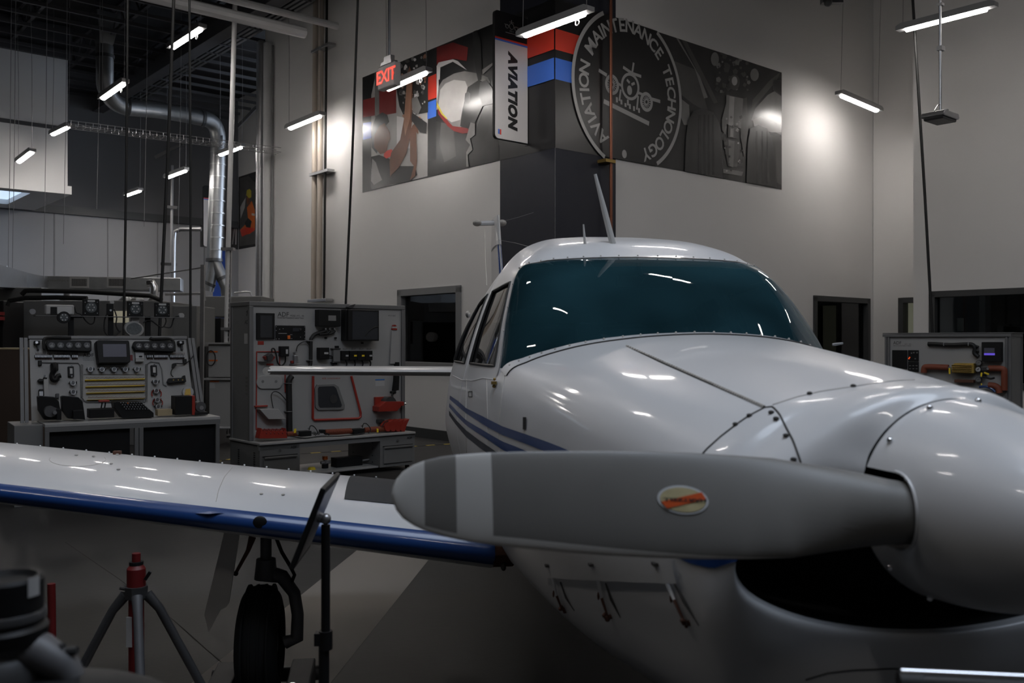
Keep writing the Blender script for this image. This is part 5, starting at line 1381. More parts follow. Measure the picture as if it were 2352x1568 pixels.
# ================================================================== training benches
class Board:
    def __init__(s, th, base, fr, crop):
        s.th, s.base, s.fr, s.crop = th, base, fr, crop
        s.R = base.I @ fr.T
    def p(s, x, y, off=0.0):
        cx, cy, k = s.crop; u, z = s.fr.hit(cx+x/k, cy+y/k, off); return u, z
    def put(s, name, g, m, parent=None, **kw):
        g.xf(s.R); return obj(name, g, m, parent or s.th, **kw)
    def box(s, name, x0, y0, x1, y1, d, m, base=0.0, parent=None, bevel=0.004, label=None):
        a = s.p(x0, y1, -(base+d)); b = s.p(x1, y0, -(base+d))
        g = Geo(); g.box((a[0], -(base+d), a[1]), (b[0], -base, b[1])); return s.put(name, g, m, parent, smooth=False, bevel=bevel, label=label)
    def cyl(s, name, x, y, r, d, m, base=0.0, parent=None, n=16):
        a = s.p(x, y, -(base+d)); k = s.crop[2]; r = r/k/FPX*s.fr.T.translation.y
        g = Geo(); g.tube([(a[0], -base, a[1]), (a[0], -(base+d), a[1])], r, n); return s.put(name, g, m, parent)
    def tube(s, name, pts, r, m, off=0.02, parent=None, n=8):
        g = Geo(); q = []
        for p in pts:
            o = p[2] if len(p) > 2 else off
            a = s.p(p[0], p[1], -o); q.append((a[0], -o, a[1]))
        # smooth the run
        if len(q) > 2:
            Q = []; V_ = [Vector(x) for x in q]
            for i in range(len(V_)-1):
                a = V_[max(0, i-1)]; b = V_[i]; c = V_[i+1]; d = V_[min(len(V_)-1, i+2)]
                for t in (0, 0.25, 0.5, 0.75): Q.append(cr(a, b, c, d, t))
            Q.append(V_[-1]); q = Q
        g.tube(q, r, n); return s.put(name, g, m, parent)
    def path(s, name, pts, r, m, off=0.006, parent=None):
        g = Geo(); q = [s.p(a, b, -off) for a, b in pts]; g.tube([(u, -off, z) for u, z in q], r, 6); return s.put(name, g, m, parent)
    def polyg(s, name, pts, d, m, base=0.0, parent=None, bevel=0.003):
        q = [s.p(a, b, -(base+d)) for a, b in pts]; g = Geo(); g.prism(q, -(base+d), -base); return s.put(name, g, m, parent, smooth=False, bevel=bevel)
    def text(s, name, txt, x0, y0, x1, y1, m, base=0.0, parent=None, bold=0.0):
        a = s.p(x0, y1, -base); b = s.p(x1, y0, -base)
        t = text_geo(txt, 1.0, Matrix.Identity(4), bold=bold, depth=0.0)
        xs = [v.x for v in t.v]; zs = [v.z for v in t.v]; w = max(xs)-min(xs); h = max(zs)-min(zs)
        g = Geo(); g.add([(a[0]+(v.x-min(xs))/w*(b[0]-a[0]), -base-0.0015, a[1]+(v.z-min(zs))/h*(b[1]-a[1])) for v in t.v], t.f)
        return s.put(name, g, m, parent, smooth=False)

# ------------------------------------------------------------------ middle trainer (ice and rain)
FM = Frame(-2.45, 9.0, *A_); FMB = Frame(0, 0, 1, 0, T=FM.T @ Matrix.Translation((0, 0.27, 0)))
tm = thing('training_bench', 'tall white training panel with red outlined window and red devices on a drawer base', 'training panel', FM.T)
b = Board(tm, FM, FMB, (530, 660, 3.647)); b0 = Board(tm, FM, FM, (530, 660, 3.647))
ul, zt = b.p(165, 115); ur, _ = b.p(1447, 165); zt = 1.80
TW = 1.83; TZ = 0.41
g = Geo(); g.box((ul+0.03, 0.27, TZ), (ur-0.03, 0.285, zt-0.03)); obj('panel_board', g, 'panel', tm, smooth=False)
g = Geo(); g.box((ul-0.02, 0.25, zt-0.045), (ur+0.01, 0.71, zt)); obj('frame_rail', g, 'alu', tm, smooth=False, bevel=0.005)
for x in (ul-0.02, ur-0.035): g = Geo(); g.box((x, 0.25, TZ), (x+0.045, 0.295, zt-0.045)); obj('frame_post', g, 'alu', tm, smooth=False, bevel=0.005)
for x in (ul-0.02, ur-0.035): g = Geo(); g.box((x, 0.665, 0.0), (x+0.045, 0.71, zt-0.045)); obj('frame_post', g, 'alu', tm, smooth=False, bevel=0.005)
g = Geo(); g.box((ul-0.012, 0.295, TZ), (ul-0.002, 0.665, zt-0.045)); sp = obj('side_panel', g, 'panelgrey', tm, smooth=False)
# side graphics
FMS = Frame(0, 0, 1, 0, T=FM.T @ Matrix.Translation((ul-0.013, 0.68, 0)) @ Matrix.Rotation(-PI/2, 4, 'Z'))
bs_ = Board(tm, FM, FMS, (530, 660, 3.647))
bs_.text('lettering', 'ADF', 118, 272, 158, 306, 'ink', 0.002, bold=0.01)
bs_.polyg('side_mark', [(128, 205), (150, 170), (152, 205), (140, 215)], 0.001, 'ink', 0.001); bs_.polyg('side_mark', [(130, 235), (137, 205), (142, 207), (136, 238)], 0.001, 'ink', 0.001)
bs_.box('side_notice', 112, 385, 152, 472, 0.001, 'label', 0.001, bevel=0)
for k in range(5): bs_.box('side_print', 122, 750+k*33, 142, 770+k*33, 0.001, 'pgrey3', 0.001, bevel=0)
# base
g = Geo(); g.box((0, 0.0, TZ-0.022), (TW, 0.71, TZ)); obj('bench_top', g, 'panel', tm, smooth=False, bevel=0.004)
g = Geo(); g.box((0.0, 0.01, TZ-0.026), (TW, 0.7, TZ-0.022)); obj('top_edge', g, 'black', tm, smooth=False)
g = Geo(); g.box((0.0, 0.02, TZ-0.075), (TW, 0.05, TZ-0.026)); obj('apron', g, 'panelgrey', tm, smooth=False)
xa, _ = b0.p(588, 1400); xb, _ = b0.p(1254, 1400)
for (x0, x1, nm) in ((0.0, xa, 'left'), (xb, TW, 'right')):
    g = Geo(); g.box((x0+0.01, 0.02, 0.05), (x1, 0.69, TZ-0.03)); cab = obj('drawer_unit', g, 'panelgrey', tm, smooth=False, bevel=0.005)
    g = Geo(); g.box((x0+0.05, 0.005, 0.09), (x1-0.04, 0.02, 0.265)); dr = obj('drawer', g, 'panelgrey', tm, smooth=False, bevel=0.004)
    g = Geo(); g.box((x0+0.05, -0.012, 0.25), (x1-0.04, 0.006, 0.272)); obj('handle', g, 'alu', dr, bevel=0.005, smooth=False)
    g = Geo(); g.box((x0+0.04, 0.012, 0.272), (x1-0.03, 0.02, 0.278)); obj('shadow_gap', g, 'black', dr, smooth=False)
    xc = (x0+x1)/2; g = Geo(); g.tube([(xc, 0.02, 0.325), (xc, 0.008, 0.325)], 0.012); obj('drawer_lock', g, 'chrome', dr)
    t = text_geo('ADF', 0.035, Matrix.Translation((x1-0.07, 0.017, 0.345))); obj('lettering', t, 'ink', cab, smooth=False)
g = Geo(); g.box((xa, 0.04, 0.05), (xb, 0.69, 0.07)); obj('lower_shelf', g, 'panel', tm, smooth=False, bevel=0.003)
for x in (xb-0.004,):
    g = Geo()
    for k in range(4):
        for y in (0.15, 0.55): g.tube([(x, y, 0.1+k*0.07), (x-0.006, y, 0.1+k*0.07)], 0.006, 8)
    obj('side_bolts', g, 'black', tm, kind='stuff')
g = Geo()
for i in range(2):
    for j in range(12): g.box((-0.002+0.008, 0.12+i*0.36, 0.06+j*0.022), (0.012, 0.15+i*0.36, 0.068+j*0.022))
obj('vent_slots', g, 'black', tm, smooth=False, kind='stuff')
g = Geo()
for x in (0.06, TW-0.06):
    for y in (0.08, 0.62): g.tube([(x-0.012, y, 0.026), (x+0.012, y, 0.026)], 0.026, 14)
obj('castor', g, 'black', tm)
# devices on the board
sc = b.box('touch_screen', 218, 216, 370, 434, 0.025, 'black'); b.box('display', 248, 236, 346, 418, 0.001, 'screen', 0.025, sc, 0)
b.text('lettering', 'ADF', 392, 207, 486, 242, 'ink', bold=0.0); b.text('lettering', 'MODEL AVT - 100', 498, 231, 612, 243, 'ink'); b.text('lettering', 'Ice and Rain Protection & Control Trainer', 392, 247, 612, 260, 'ink')
cp_ = b.box('control_panel', 376, 320, 626, 438, 0.012, 'black')
for (x, y) in ((382, 328), (382, 360), (382, 432), (405, 430), (620, 330), (620, 370), (620, 400), (620, 430), (500, 395), (512, 395), (500, 428), (512, 428), (585, 415), (410, 350), (440, 345)):
    b.cyl('panel_screw', x, y, 3, 0.004, 'label', 0.012, cp_, 8)
b.box('red_switch', 479, 402, 500, 432, 0.018, 'orange', 0.012, cp_); b.box('print_line', 400, 383, 470, 386, 0.001, 'label', 0.012, cp_, 0)
b.box('dial_window', 520, 340, 580, 370, 0.004, 'screen', 0.012, cp_); b.cyl('knob', 585, 350, 9, 0.015, 'dkmetal', 0.012, cp_)
b.box('red_plate', 227, 449, 277, 480, 0.003, 'redline', bevel=0)
c1 = b.box('controller_box', 738, 188, 923, 325, 0.09, 'black', bevel=0.006); b.box('nameplate', 818, 235, 882, 278, 0.001, 'pgrey3', 0.09, c1, 0)
for x in (797, 831, 872): b.cyl('cable_gland', x, 345, 9, 0.05, 'label', 0.0, c1); 
b.tube('cable_bundle', [(797, 362), (760, 375), (705, 392), (680, 420), (671, 450), (670, 610), (665, 650), (650, 690)], 0.020, 'cable', 0.03, c1)
b.tube('cable_bundle', [(872, 362), (845, 382), (780, 392), (730, 385)], 0.014, 'cable', 0.035, c1); b.tube('cable_bundle', [(831, 362), (800, 388), (740, 392)], 0.014, 'cable', 0.04, c1)
for y in (447, 610): b.box('cable_clip', 648, y-4, 692, y+3, 0.05, 'steel', bevel=0.002)
c2_ = b.box('smoked_box', 985, 190, 1243, 447, 0.13, 'black', bevel=0.006); b.box('smoked_cover', 1020, 205, 1232, 435, 0.002, 'screen', 0.13, c2_, 0); 
for y in (198, 298, 402): b.box('box_clip', 946, y-8, 962, y+8, 0.03, 'black', 0, c2_)
b.box('box_side', 962, 185, 1000, 445, 0.10, 'black', 0, c2_)
b.tube('curved_hose', [(1130, 410), (1150, 370), (1200, 335), (1235, 330)], 0.006, 'cable', 0.135, c2_)
b.polyg('wing_bracket', [(975, 165), (1000, 148), (1050, 136), (1018, 178), (990, 172)], 0.06, 'dkmetal')
b.polyg('beacon_top', [(1358, 326), (1366, 312), (1384, 312), (1392, 326)], 0.03, 'red'); b.box('beacon_band', 1357, 328, 1393, 341, 0.028, 'label'); b.box('beacon_base', 1354, 343, 1396, 356, 0.03, 'red')
b.text('lettering', 'PITOT HEAT', 1320, 232, 1380, 241, 'ink')
b.polyg('mast', [(1350, 357), (1398, 357), (1405, 640), (1335, 640)], 0.02, 'panel'); b.polyg('mast_boot', [(1388, 625), (1413, 625), (1414, 750), (1410, 860), (1368, 866), (1380, 780)], 0.05, 'black')
b.polyg('mast_foot', [(1360, 905), (1392, 865), (1412, 868), (1420, 950), (1380, 965)], 0.05, 'panel')
# red heater device
rd = b.box('red_bracket', 1210, 912, 1345, 1040, 0.03, 'red'); b.cyl('rotor_disc', 1340, 975, 66, 0.12, 'dkmetal', 0.0, rd, 24)
b.polyg('red_housing', [(1245, 1000), (1300, 955), (1425, 955), (1425, 1000), (1395, 1035), (1245, 1040)], 0.14, 'red', 0, rd); b.box('red_nose', 1425, 955, 1452, 992, 0.12, 'red', 0, rd); b.box('shaft', 1452, 966, 1474, 982, 0.09, 'chrome', 0.02, rd); b.tube('lead', [(1350, 912, 0.13), (1352, 885, 0.13), (1375, 872, 0.08)], 0.004, 'cable', 0.1, rd)
b.cyl('black_knob', 1378, 880, 12, 0.09, 'black')
dv = b.box('black_valve', 1240, 1105, 1290, 1135, 0.06, 'dkmetal'); 
# small relay boxes
c3_ = b.box('relay_box', 421, 492, 490, 578, 0.06, 'black'); b.box('relay_label', 462, 518, 480, 556, 0.001, 'label', 0.06, c3_, 0)
b.tube('lead', [(458, 578, 0.05), (455, 625), (425, 655), (395, 630), (380, 560), (365, 515), (345, 515), (345, 540)], 0.008, 'cable', 0.03, c3_)
c4_ = b.box('relay_box', 745, 503, 826, 602, 0.07, 'black'); b.box('relay_label', 784, 542, 818, 558, 0.001, 'label', 0.07, c4_, 0); b.tube('lead', [(826, 572), (850, 580), (858, 620), (850, 665), (830, 688), (760, 690)], 0.008, 'cable', 0.03, c4_)
b.tube('cable_loom', [(640, 690), (680, 685), (735, 675), (790, 686), (840, 690)], 0.014, 'cable', 0.03)
rs = b.box('sight_glass', 862, 518, 918, 622, 0.05, 'greycab'); b.box('end_cap', 855, 508, 922, 518, 0.06, 'dkmetal', 0, rs); b.box('end_cap', 855, 622, 922, 632, 0.06, 'dkmetal', 0, rs); b.box('top_port', 885, 488, 908, 508, 0.04, 'black', 0, rs); b.box('top_port', 870, 632, 893, 645, 0.04, 'black', 0, rs)
for i, x in enumerate((928, 998, 1063, 1127)):
    q = b.box('relay_box', x, 530, x+62, 610, 0.06, 'black'); b.box('relay_label', x+36, 564, x+58, 578, 0.001, 'yellow' if i in (1, 2) else 'label', 0.06, q, 0)
    b.tube('lead', [(x+35, 610, 0.04), (x+45, 635), (x+38, 665), (x+25, 682), (x-5, 684)], 0.008, 'cable', 0.03, q)
    b.text('lettering', 'RELAY', x+12, 508, x+50, 522, 'pgrey2')
b.tube('cable_loom', [(950, 686), (1020, 680), (1090, 684), (1140, 678)], 0.008, 'cable', 0.025)
for (x, y) in ((802, 423), (883, 423), (1108, 465)): b.cyl('toggle', x, y, 8, 0.03, 'black')
sv = b.box('solenoid', 533, 565, 568, 640, 0.05, 'steel', bevel=0.01); b.cyl('solenoid_cap', 547, 547, 10, 0.05, 'steel', 0, sv); b.box('solenoid_shelf', 515, 640, 580, 646, 0.07, 'steel', 0, sv); b.box('red_terminal', 509, 612, 530, 634, 0.03, 'red', 0, sv); b.tube('lead', [(549, 535), (560, 490), (600, 458), (640, 460), (665, 500)], 0.005, 'cable', 0.03, sv)
# red outlined flow diagram and propeller boss
b.path('red_outline', [(217, 538), (409, 538), (409, 660), (455, 662), (455, 875), (470, 880), (470, 1180)], 0.006, 'redline')
b.path('red_outline', [(217, 538), (213, 1188), (440, 1188)], 0.006, 'redline')
bd = b.polyg('red_dome', [(285, 580), (295, 575), (370, 575), (373, 590), (350, 615), (325, 620), (300, 605)], 0.06, 'red'); b.polyg('grey_dome', [(305, 572), (345, 550), (365, 580), (345, 615), (315, 620)], 0.09, 'dkmetal', 0, bd)
b.box('small_shelf', 246, 617, 320, 622, 0.06, 'greycab'); b.box('red_plate', 300, 637, 358, 652, 0.003, 'redline', bevel=0)
# oval plate with two holes
pts = [(218+45*(1-math.cos(a)), 792+55*math.sin(a)) for a in linsp(PI/2, -PI/2, 8)]; pts = [(262-44*math.cos(a), 793-55*math.sin(a)) for a in linsp(-PI/2, PI/2, 8)] + [(390+44*math.cos(a), 793-55*math.sin(a)) for a in linsp(PI/2, -PI/2, 8)]
ov = b.polyg('oval_plate', pts, 0.02, 'panel'); b.cyl('plate_hole', 269, 787, 12, 0.022, 'greycab', 0, ov); b.cyl('plate_hole', 381, 787, 12, 0.022, 'greycab', 0, ov)
hp = b.box('red_hinge', 205, 985, 312, 1003, 0.03, 'red'); b.polyg('white_flap', [(243, 1020), (345, 1018), (400, 1020), (462, 1102), (318, 1104)], 0.10, 'panel', 0, hp); b.tube('lead', [(356, 1010), (345, 960), (340, 900), (365, 872), (410, 885), (465, 945)], 0.005, 'cable', 0.05, hp)
b.tube('cable_duct', [(512, 742), (495, 765), (487, 800), (490, 1000), (492, 1205)], 0.032, 'cable', 0.035)
for y in (803, 1040): b.box('cable_clip', 470, y-4, 514, y+3, 0.07, 'steel', bevel=0.002)
# windshield outline and window
b.path('windshield_outline', [(690, 742), (687, 1095), (700, 1110), (1070, 1096), (1088, 1080), (1088, 1050), (1010, 742)], 0.013, 'redline', 0.012)
b.text('lettering', 'WINDSHIELD', 808, 754, 916, 768, 'redline'); b.text('lettering', 'ICE', 766, 754, 798, 768, 'redline', bold=0.02)
wf = b.polyg('window_ring', [(725, 812), (870, 808), (905, 830), (957, 985), (955, 1010), (930, 1024), (735, 1028), (712, 1005), (706, 850)], 0.02, 'greycab'); b.polyg('dark_glass', [(742, 830), (865, 826), (885, 845), (932, 985), (925, 1003), (750, 1005), (736, 985), (732, 845)], 0.005, 'screen', 0.02, wf)
b.cyl('inner_ring', 862, 935, 38, 0.004, 'dkmetal', 0.025, wf, 24)
b.box('blue_notice', 1211, 766, 1289, 778, 0.001, 'bluelabel', bevel=0); b.box('notice_sheet', 1211, 782, 1289, 826, 0.001, 'label', bevel=0)
# things bolted along the bench top, from left to right
def onbench(x, y, k=0.12): return b0.p(x, y, k)
bt_ = Board(tm, FM, Frame(0, 0, 1, 0, T=FM.T @ Matrix.Translation((0, 0.14, 0))), (530, 660, 3.647))
ib = bt_.polyg('deice_boot', [(240, 1265), (258, 1178), (272, 1200), (455, 1200), (462, 1178), (475, 1262)], 0.10, 'red', -0.05)
for i in range(6): bt_.tube('boot_rib', [(270+i*34, 1200, 0.05), (285+i*34, 1185, 0.02), (300+i*34, 1225, 0.055)], 0.006, 'jackred', 0.05, ib)
bt_.tube('corrugated_hose', [(470, 1230), (560, 1225)], 0.022, 'ohose', 0.0); bt_.tube('corrugated_hose', [(790, 1212), (900, 1212), (1015, 1200)], 0.026, 'ohose', 0.0); bt_.tube('corrugated_hose', [(1120, 1195), (1200, 1185), (1290, 1185)], 0.026, 'ohose', 0.0)
g = Geo()
for a, c, r in ((475, 555, 0.025), (795, 1012, 0.029), (1125, 1285, 0.029)):
    k = int((c-a)/8)
    for i in range(k):
        x = a+(c-a)*i/k; u, z = bt_.p(x, 1228-((x-475)/810)*42 if x > 0 else 0, 0); g.tube([(u-0.004, 0, z), (u+0.004, 0, z)], r, 12)
bt_.put('hose_rings', g, 'ohose', kind='stuff')
for (x0, y0, x1, y1) in ((587, 1200, 678, 1250), (1033, 1180, 1122, 1232)):
    q = bt_.box('black_pump_box', x0, y0, x1, y1, 0.10, 'black', -0.05); bt_.tube('lead', [(x0+70, y0-5), (x0+80, y0-40), (x0+110, y0-35), (x0+140, y0+10), (x0+120, y0+40)], 0.005, 'cable', 0.04, q); bt_.cyl('sensor', x0+70, y0-20, 7, 0.02, 'chrome', 0, q)
for x in (565, 700, 735, 1020): bt_.cyl('coupling', x, 1220 if x < 900 else 1198, 15, 0.05, 'chrome', -0.025)
bt_.box('black_valve', 760, 1190, 792, 1222, 0.06, 'black', -0.03); bt_.tube('lever', [(780, 1220), (815, 1226), (825, 1235)], 0.008, 'black', 0.02)
bt_.polyg('yellow_tag', [(530, 1185), (550, 1180), (548, 1215), (528, 1220)], 0.002, 'yellow', 0.05); bt_.polyg('yellow_tag', [(1222, 1180), (1238, 1183), (1238, 1214), (1224, 1214)], 0.002, 'yellow', 0.05)
for i in range(4):
    x = 1288+i*42
    bt_.polyg('red_scoop', [(x, 1160), (x+30, 1125), (x+85, 1105-i*2), (x+62, 1150), (x+45, 1205), (x+20, 1206), (x+8, 1190)], 0.10, 'red', -0.05)
bt_.tube('lead', [(1265, 1170), (1290, 1130), (1320, 1120)], 0.005, 'cable', 0.05)
bt_.tube('cable_loom', [(500, 1245), (620, 1262), (760, 1245), (960, 1243), (1120, 1218)], 0.005, 'cable', 0.06)
# loose items on the lower shelf
sh = Frame(0, 0, 1, 0, T=FM.T @ Matrix.Translation((0, 0.25, 0)))
def loose(name, label, cat, x, y0, y1):
    u, z = sh.hit(530+x/3.647, 660+y1/3.647); c = sh.T @ V3((u, 0, 0.07)); return thing(name, label, cat, Matrix.Translation(c) @ Matrix.Rotation(math.atan2(A_[1], A_[0]), 4, 'Z'))
t = loose('regulator', 'small pressure regulator with an orange knob on the lower shelf', 'regulator', 790, 1425, 1505)
obj('knob', Geo().tube([(0, 0, 0.09), (0, 0, 0.125)], 0.028, 12), 'orange', t); obj('body', Geo().tube([(0, 0, 0.0), (0, 0, 0.045)], 0.035, 12), 'black', t); obj('stem', Geo().tube([(-0.05, 0, 0.06), (0.06, 0, 0.06)], 0.018, 10).tube([(0, 0, 0.04), (0, 0, 0.09)], 0.02, 10), 'steel', t)
t = loose('black_box', 'black electronics box lying on the lower shelf of the tall trainer', 'box', 972, 1427, 1500)
obj('case', Geo().box((-0.16, -0.06, 0), (0.16, 0.06, 0.10)), 'black', t, smooth=False, bevel=0.005); obj('connector_stub', Geo().tube([(0.16, 0, 0.04), (0.32, 0, 0.05)], 0.012, 8), 'steel', t)
t = loose('yellow_cap', 'small yellow cap on the lower shelf beside the regulator', 'cap', 678, 1485, 1505); obj('dome', Geo().tube([(0, 0, 0), (0, 0, 0.025)], [0.045, 0.03], 12), 'yellow', t)

# ------------------------------------------------------------------ left trainer (electrical)
UL = Vector((0.826, 0.564)).normalized()
FT = Frame(-3.954, 7.85, UL.x, UL.y); FTB = Frame(0, 0, 1, 0, T=FT.T @ Matrix.Translation((0, 0.40, 0.70)) @ Matrix.Rotation(-math.radians(11), 4, 'X'))
tl = thing('training_bench', 'low electrical training bench with gauges, black screen and yellow terminal strips', 'training panel', FT.T)
b = Board(tl, FT, FTB, (40, 650, 3.825))
a_ = b.p(105, 482); c_ = b.p(1478, 490); x0, x1, z1 = a_[0], c_[0], a_[1]
xb0 = min(x0, b.p(150, 1195)[0]); xb1 = max(x1, b.p(1560, 1160)[0])
g = Geo(); g.prism([(x0, z1), (x1, c_[1]), (xb1, 0.0), (xb0, 0.0)], 0.0, 0.015); b.put('panel_board', g, 'panel', smooth=False)
g = Geo(); g.box((x0-0.01, -0.012, z1-0.01), (x1+0.01, 0.03, z1+0.02)); b.put('frame_rail', g, 'alu', smooth=False, bevel=0.003)
for s, u0, u1 in ((-1, x0, xb0), (1, x1, xb1)):
    for k in (0, 1):
        g = Geo(); g.beam((u0+s*(0.03+0.035*k), 0.0, z1), (u1+s*(0.04+0.035*k), -0.02, -0.02), 0.028, 0.028, up=(0, 1, 0)); b.put('frame_post', g, 'alu', smooth=False)
TLW = 1.48
g = Geo(); g.box((0, 0, 0.67), (TLW, 0.62, 0.70)); obj('bench_top', g, 'panel', tl, smooth=False, bevel=0.004)
g = Geo(); g.box((-0.0, 0.0, 0.63), (TLW, 0.03, 0.67)); obj('apron', g, 'alu', tl, smooth=False)
for x in (0, 0.72, 0.76, TLW-0.04):
    g = Geo(); g.box((x, 0, 0.0), (x+0.035, 0.035, 0.63)); obj('bench_leg', g, 'alu', tl, smooth=False, bevel=0.003)
for x in (0, TLW-0.035):
    g = Geo(); g.box((x, 0.58, 0.0), (x+0.035, 0.615, 0.67)); obj('bench_leg', g, 'alu', tl, smooth=False, bevel=0.003)
g = Geo(); g.box((-0.22, 0.1, 0.0), (-0.0, 0.6, 0.69)); obj('side_cabinet', g, 'greycab', tl, smooth=False, bevel=0.004)
for x in (0.04, 0.80): g = Geo(); g.box((x, 0.05, 0.03), (x+0.65, 0.06, 0.63)); obj('dark_door', g, 'black', tl, smooth=False)
def gaugebar(x0, x1, y0, y1):
    q = b.polyg('gauge_pod', [(x0, y0+40), (x0+12, y0), (x1-12, y0), (x1, y0+12), (x1, y1-5), (x1-30, y1), (x0+20, y1-12)], 0.08, 'black')
    for i in range(5):
        x = x0+50+(x1-x0-90)*i/4; y = (y0+y1)/2-5
        gq = b.cyl('gauge', x, y, 27, 0.006, 'dkmetal', 0.08, q, 18); b.box('gauge_mark', x-14, y+4, x+14, y+10, 0.001, 'label', 0.086, q, 0); b.path('gauge_needle', [(x-2, y+6), (x+6, y-14)], 0.0022, 'label', 0.09, q)
    return q
gaugebar(252, 652, 502, 598); gaugebar(1018, 1385, 510, 600)
sc = b.polyg('screen_housing', [(690, 510), (715, 498), (975, 502), (985, 515), (995, 690), (970, 703), (712, 705), (693, 560)], 0.10, 'black', bevel=0.008); b.box('display', 755, 535, 955, 648, 0.002, 'screengrey', 0.10, sc, 0)
b.text('lettering', 'ADF', 575, 617, 670, 648, 'ink', bold=0.01); b.text('lettering', 'ELECTRICAL SYSTEMS', 575, 655, 675, 663, 'ink'); b.text('lettering', 'TRAINER', 575, 672, 675, 680, 'ink')
q = b.box('white_switch_plate', 1038, 600, 1112, 665, 0.04, 'label'); b.box('switch', 1070, 637, 1098, 648, 0.01, 'black', 0.04, q); b.box('plate_lip', 1040, 665, 1112, 690, 0.05, 'panel', 0, q); b.box('red_notice', 990, 630, 1012, 680, 0.003, 'pdred', bevel=0)
for (xa, xb, n) in ((152, 305, 12), (320, 460, 11), (478, 532, 4), (1135, 1192, 4), (1200, 1322, 10), (1340, 1470, 10)):
    q = b.box('terminal_block', xa, 628, xb, 658, 0.02, 'black')
    for i in range(n): x = xa+8+(xb-xa-14)*i/max(1, n-1); b.box('terminal', x-3.5, 632, x+3.5, 652, 0.008, 'steel', 0.02, q, 0)
    g = Geo()
    for i in range(n): x = xa+8+(xb-xa-14)*i/max(1, n-1); u, z = b.p(x, 660, -0.01); u2, z2 = b.p(x, 672, -0.01); g.tube([(u, -0.015, z), (u2, -0.006, z2)], 0.003, 4); u, z = b.p(x, 626, -0.01); u2, z2 = b.p(x+4, 610, -0.01); g.tube([(u, -0.015, z), (u2, -0.006, z2)], 0.002, 4)
    b.put('terminal_leads', g, 'rust', q, kind='stuff')
for k, y in enumerate((840, 898, 952, 1012)):
    q = b.box('yellow_terminal_strip', 595+k*6, y-3, 1122, y+15, 0.03, 'yellow')
    g = Geo(); n = 46
    for i in range(n):
        x = 605+k*6+i*11.1; u, z = b.p(x, y-6, -0.03); u1_, z1_ = b.p(x+6, y-14+4*((i*7) % 3), -0.02); g.tube([(u, -0.02, z), (u1_, -0.028, z1_)], 0.002, 4)
    b.put('copper_leads', g, 'copper', q, kind='stuff')
# ring of clips
g = Geo()
for i in range(26):
    for (xx, yy) in ((565, 720+i*13), (1132, 715+i*13)): u, z = b.p(xx, yy, -0.004); g.tube([(u-0.012, -0.004, z-0.004), (u, -0.012, z+0.006), (u+0.012, -0.004, z-0.004)], 0.002, 4)
for i in range(44): u, z = b.p(590+i*12, 806, -0.004); g.tube([(u-0.006, -0.004, z), (u, -0.01, z+0.008), (u+0.006, -0.004, z)], 0.002, 4); u, z = b.p(590+i*12, 1040, -0.004); g.tube([(u-0.006, -0.004, z), (u, -0.012, z+0.01), (u+0.006, -0.004, z)], 0.0025, 4)
b.put('wire_clips', g, 'panelgrey', kind='stuff')
b.path('wire_loop', [(215, 697), (535, 702), (552, 730), (565, 1000), (600, 1045), (1120, 1045), (1135, 1000), (1135, 715), (1170, 690), (1245, 700), (1270, 760), (1280, 890), (1310, 905)], 0.006, 'panelgrey')
def relay(x, y, red=False):
    q = b.cyl('contactor', x, y, 22, 0.05, 'steel', 0, None, 14); b.cyl('contactor_cap', x, y-6, 15, 0.012, 'chrome', 0.05, q, 12); b.box('contactor_ear', x-36, y-8, x+36, y+4, 0.02, 'dkmetal', 0, q); b.box('orange_mark', x-12, y+2, x+10, y+8, 0.002, 'orange', 0.05, q, 0)
    for sx in (-1, 1): b.cyl('stud', x+sx*30, y-12, 5, 0.045, 'chrome', 0, q, 8)
    if red:
        for sx in (-1, 1): b.tube('red_lead', [(x+sx*22, y-10, 0.045), (x+sx*40, y+10), (x+sx*42, y+32), (x+sx*34, y+45)], 0.005, 'red', 0.02, q)
for x in (643, 745, 852, 950, 1052): relay(x, 757)
for (x, y, r) in ((490, 878, 0), (492, 958, 0), (1216, 868, 0), (1222, 948, 1), (1232, 1028, 1), (1240, 1085, 0)): relay(x, y, r)
for (x, y) in ((474, 775), (1204, 765)):
    q = b.box('circuit_module', x-27, y-45, x+22, y+45, 0.03, 'black'); b.box('module_label', x-12, y-28, x+10, y+22, 0.004, 'label', 0.03, q); b.cyl('terminal', x, y-48, 8, 0.03, 'chrome', 0, q, 8); b.cyl('terminal', x+4, y+42, 9, 0.035, 'chrome', 0, q, 8)
for s_, x in ((0, 175), (1, 1440)):
    q = b.box('toggle_switch', x-28, 505, x+25, 535, 0.05, 'black'); b.cyl('toggle', x-5, 520, 12, 0.08, 'steel', 0, q, 8); b.box('lever', x, 530, x+16, 585, 0.03, 'dkmetal', 0, q)
b.box('black_button', 183, 678, 215, 722, 0.03, 'black'); b.box('black_button', 1458, 665, 1488, 705, 0.03, 'black')
b.tube('trim_handle', [(320, 705, 0.05), (330, 750, 0.06), (305, 800, 0.04), (310, 845), (340, 850), (355, 820), (380, 810)], 0.022, 'black', 0.04); b.box('trim_body', 295, 700, 360, 770, 0.05, 'black', bevel=0.01)
q = b.box('linear_actuator', 235, 838, 272, 1010, 0.05, 'panel'); b.box('actuator_cap', 228, 828, 262, 842, 0.055, 'black', 0, q); b.cyl('rod_end', 241, 815, 8, 0.04, 'chrome', 0, q, 8); b.polyg('actuator_motor', [(178, 850), (195, 838), (232, 842), (232, 862), (190, 866)], 0.05, 'black', 0, q)
q = b.box('small_motor', 190, 928, 240, 992, 0.05, 'black', bevel=0.01); b.box('motor_label', 193, 950, 225, 990, 0.002, 'steel', 0.05, q, 0)
b.box('small_relay', 338, 968, 368, 1010, 0.04, 'dkmetal')
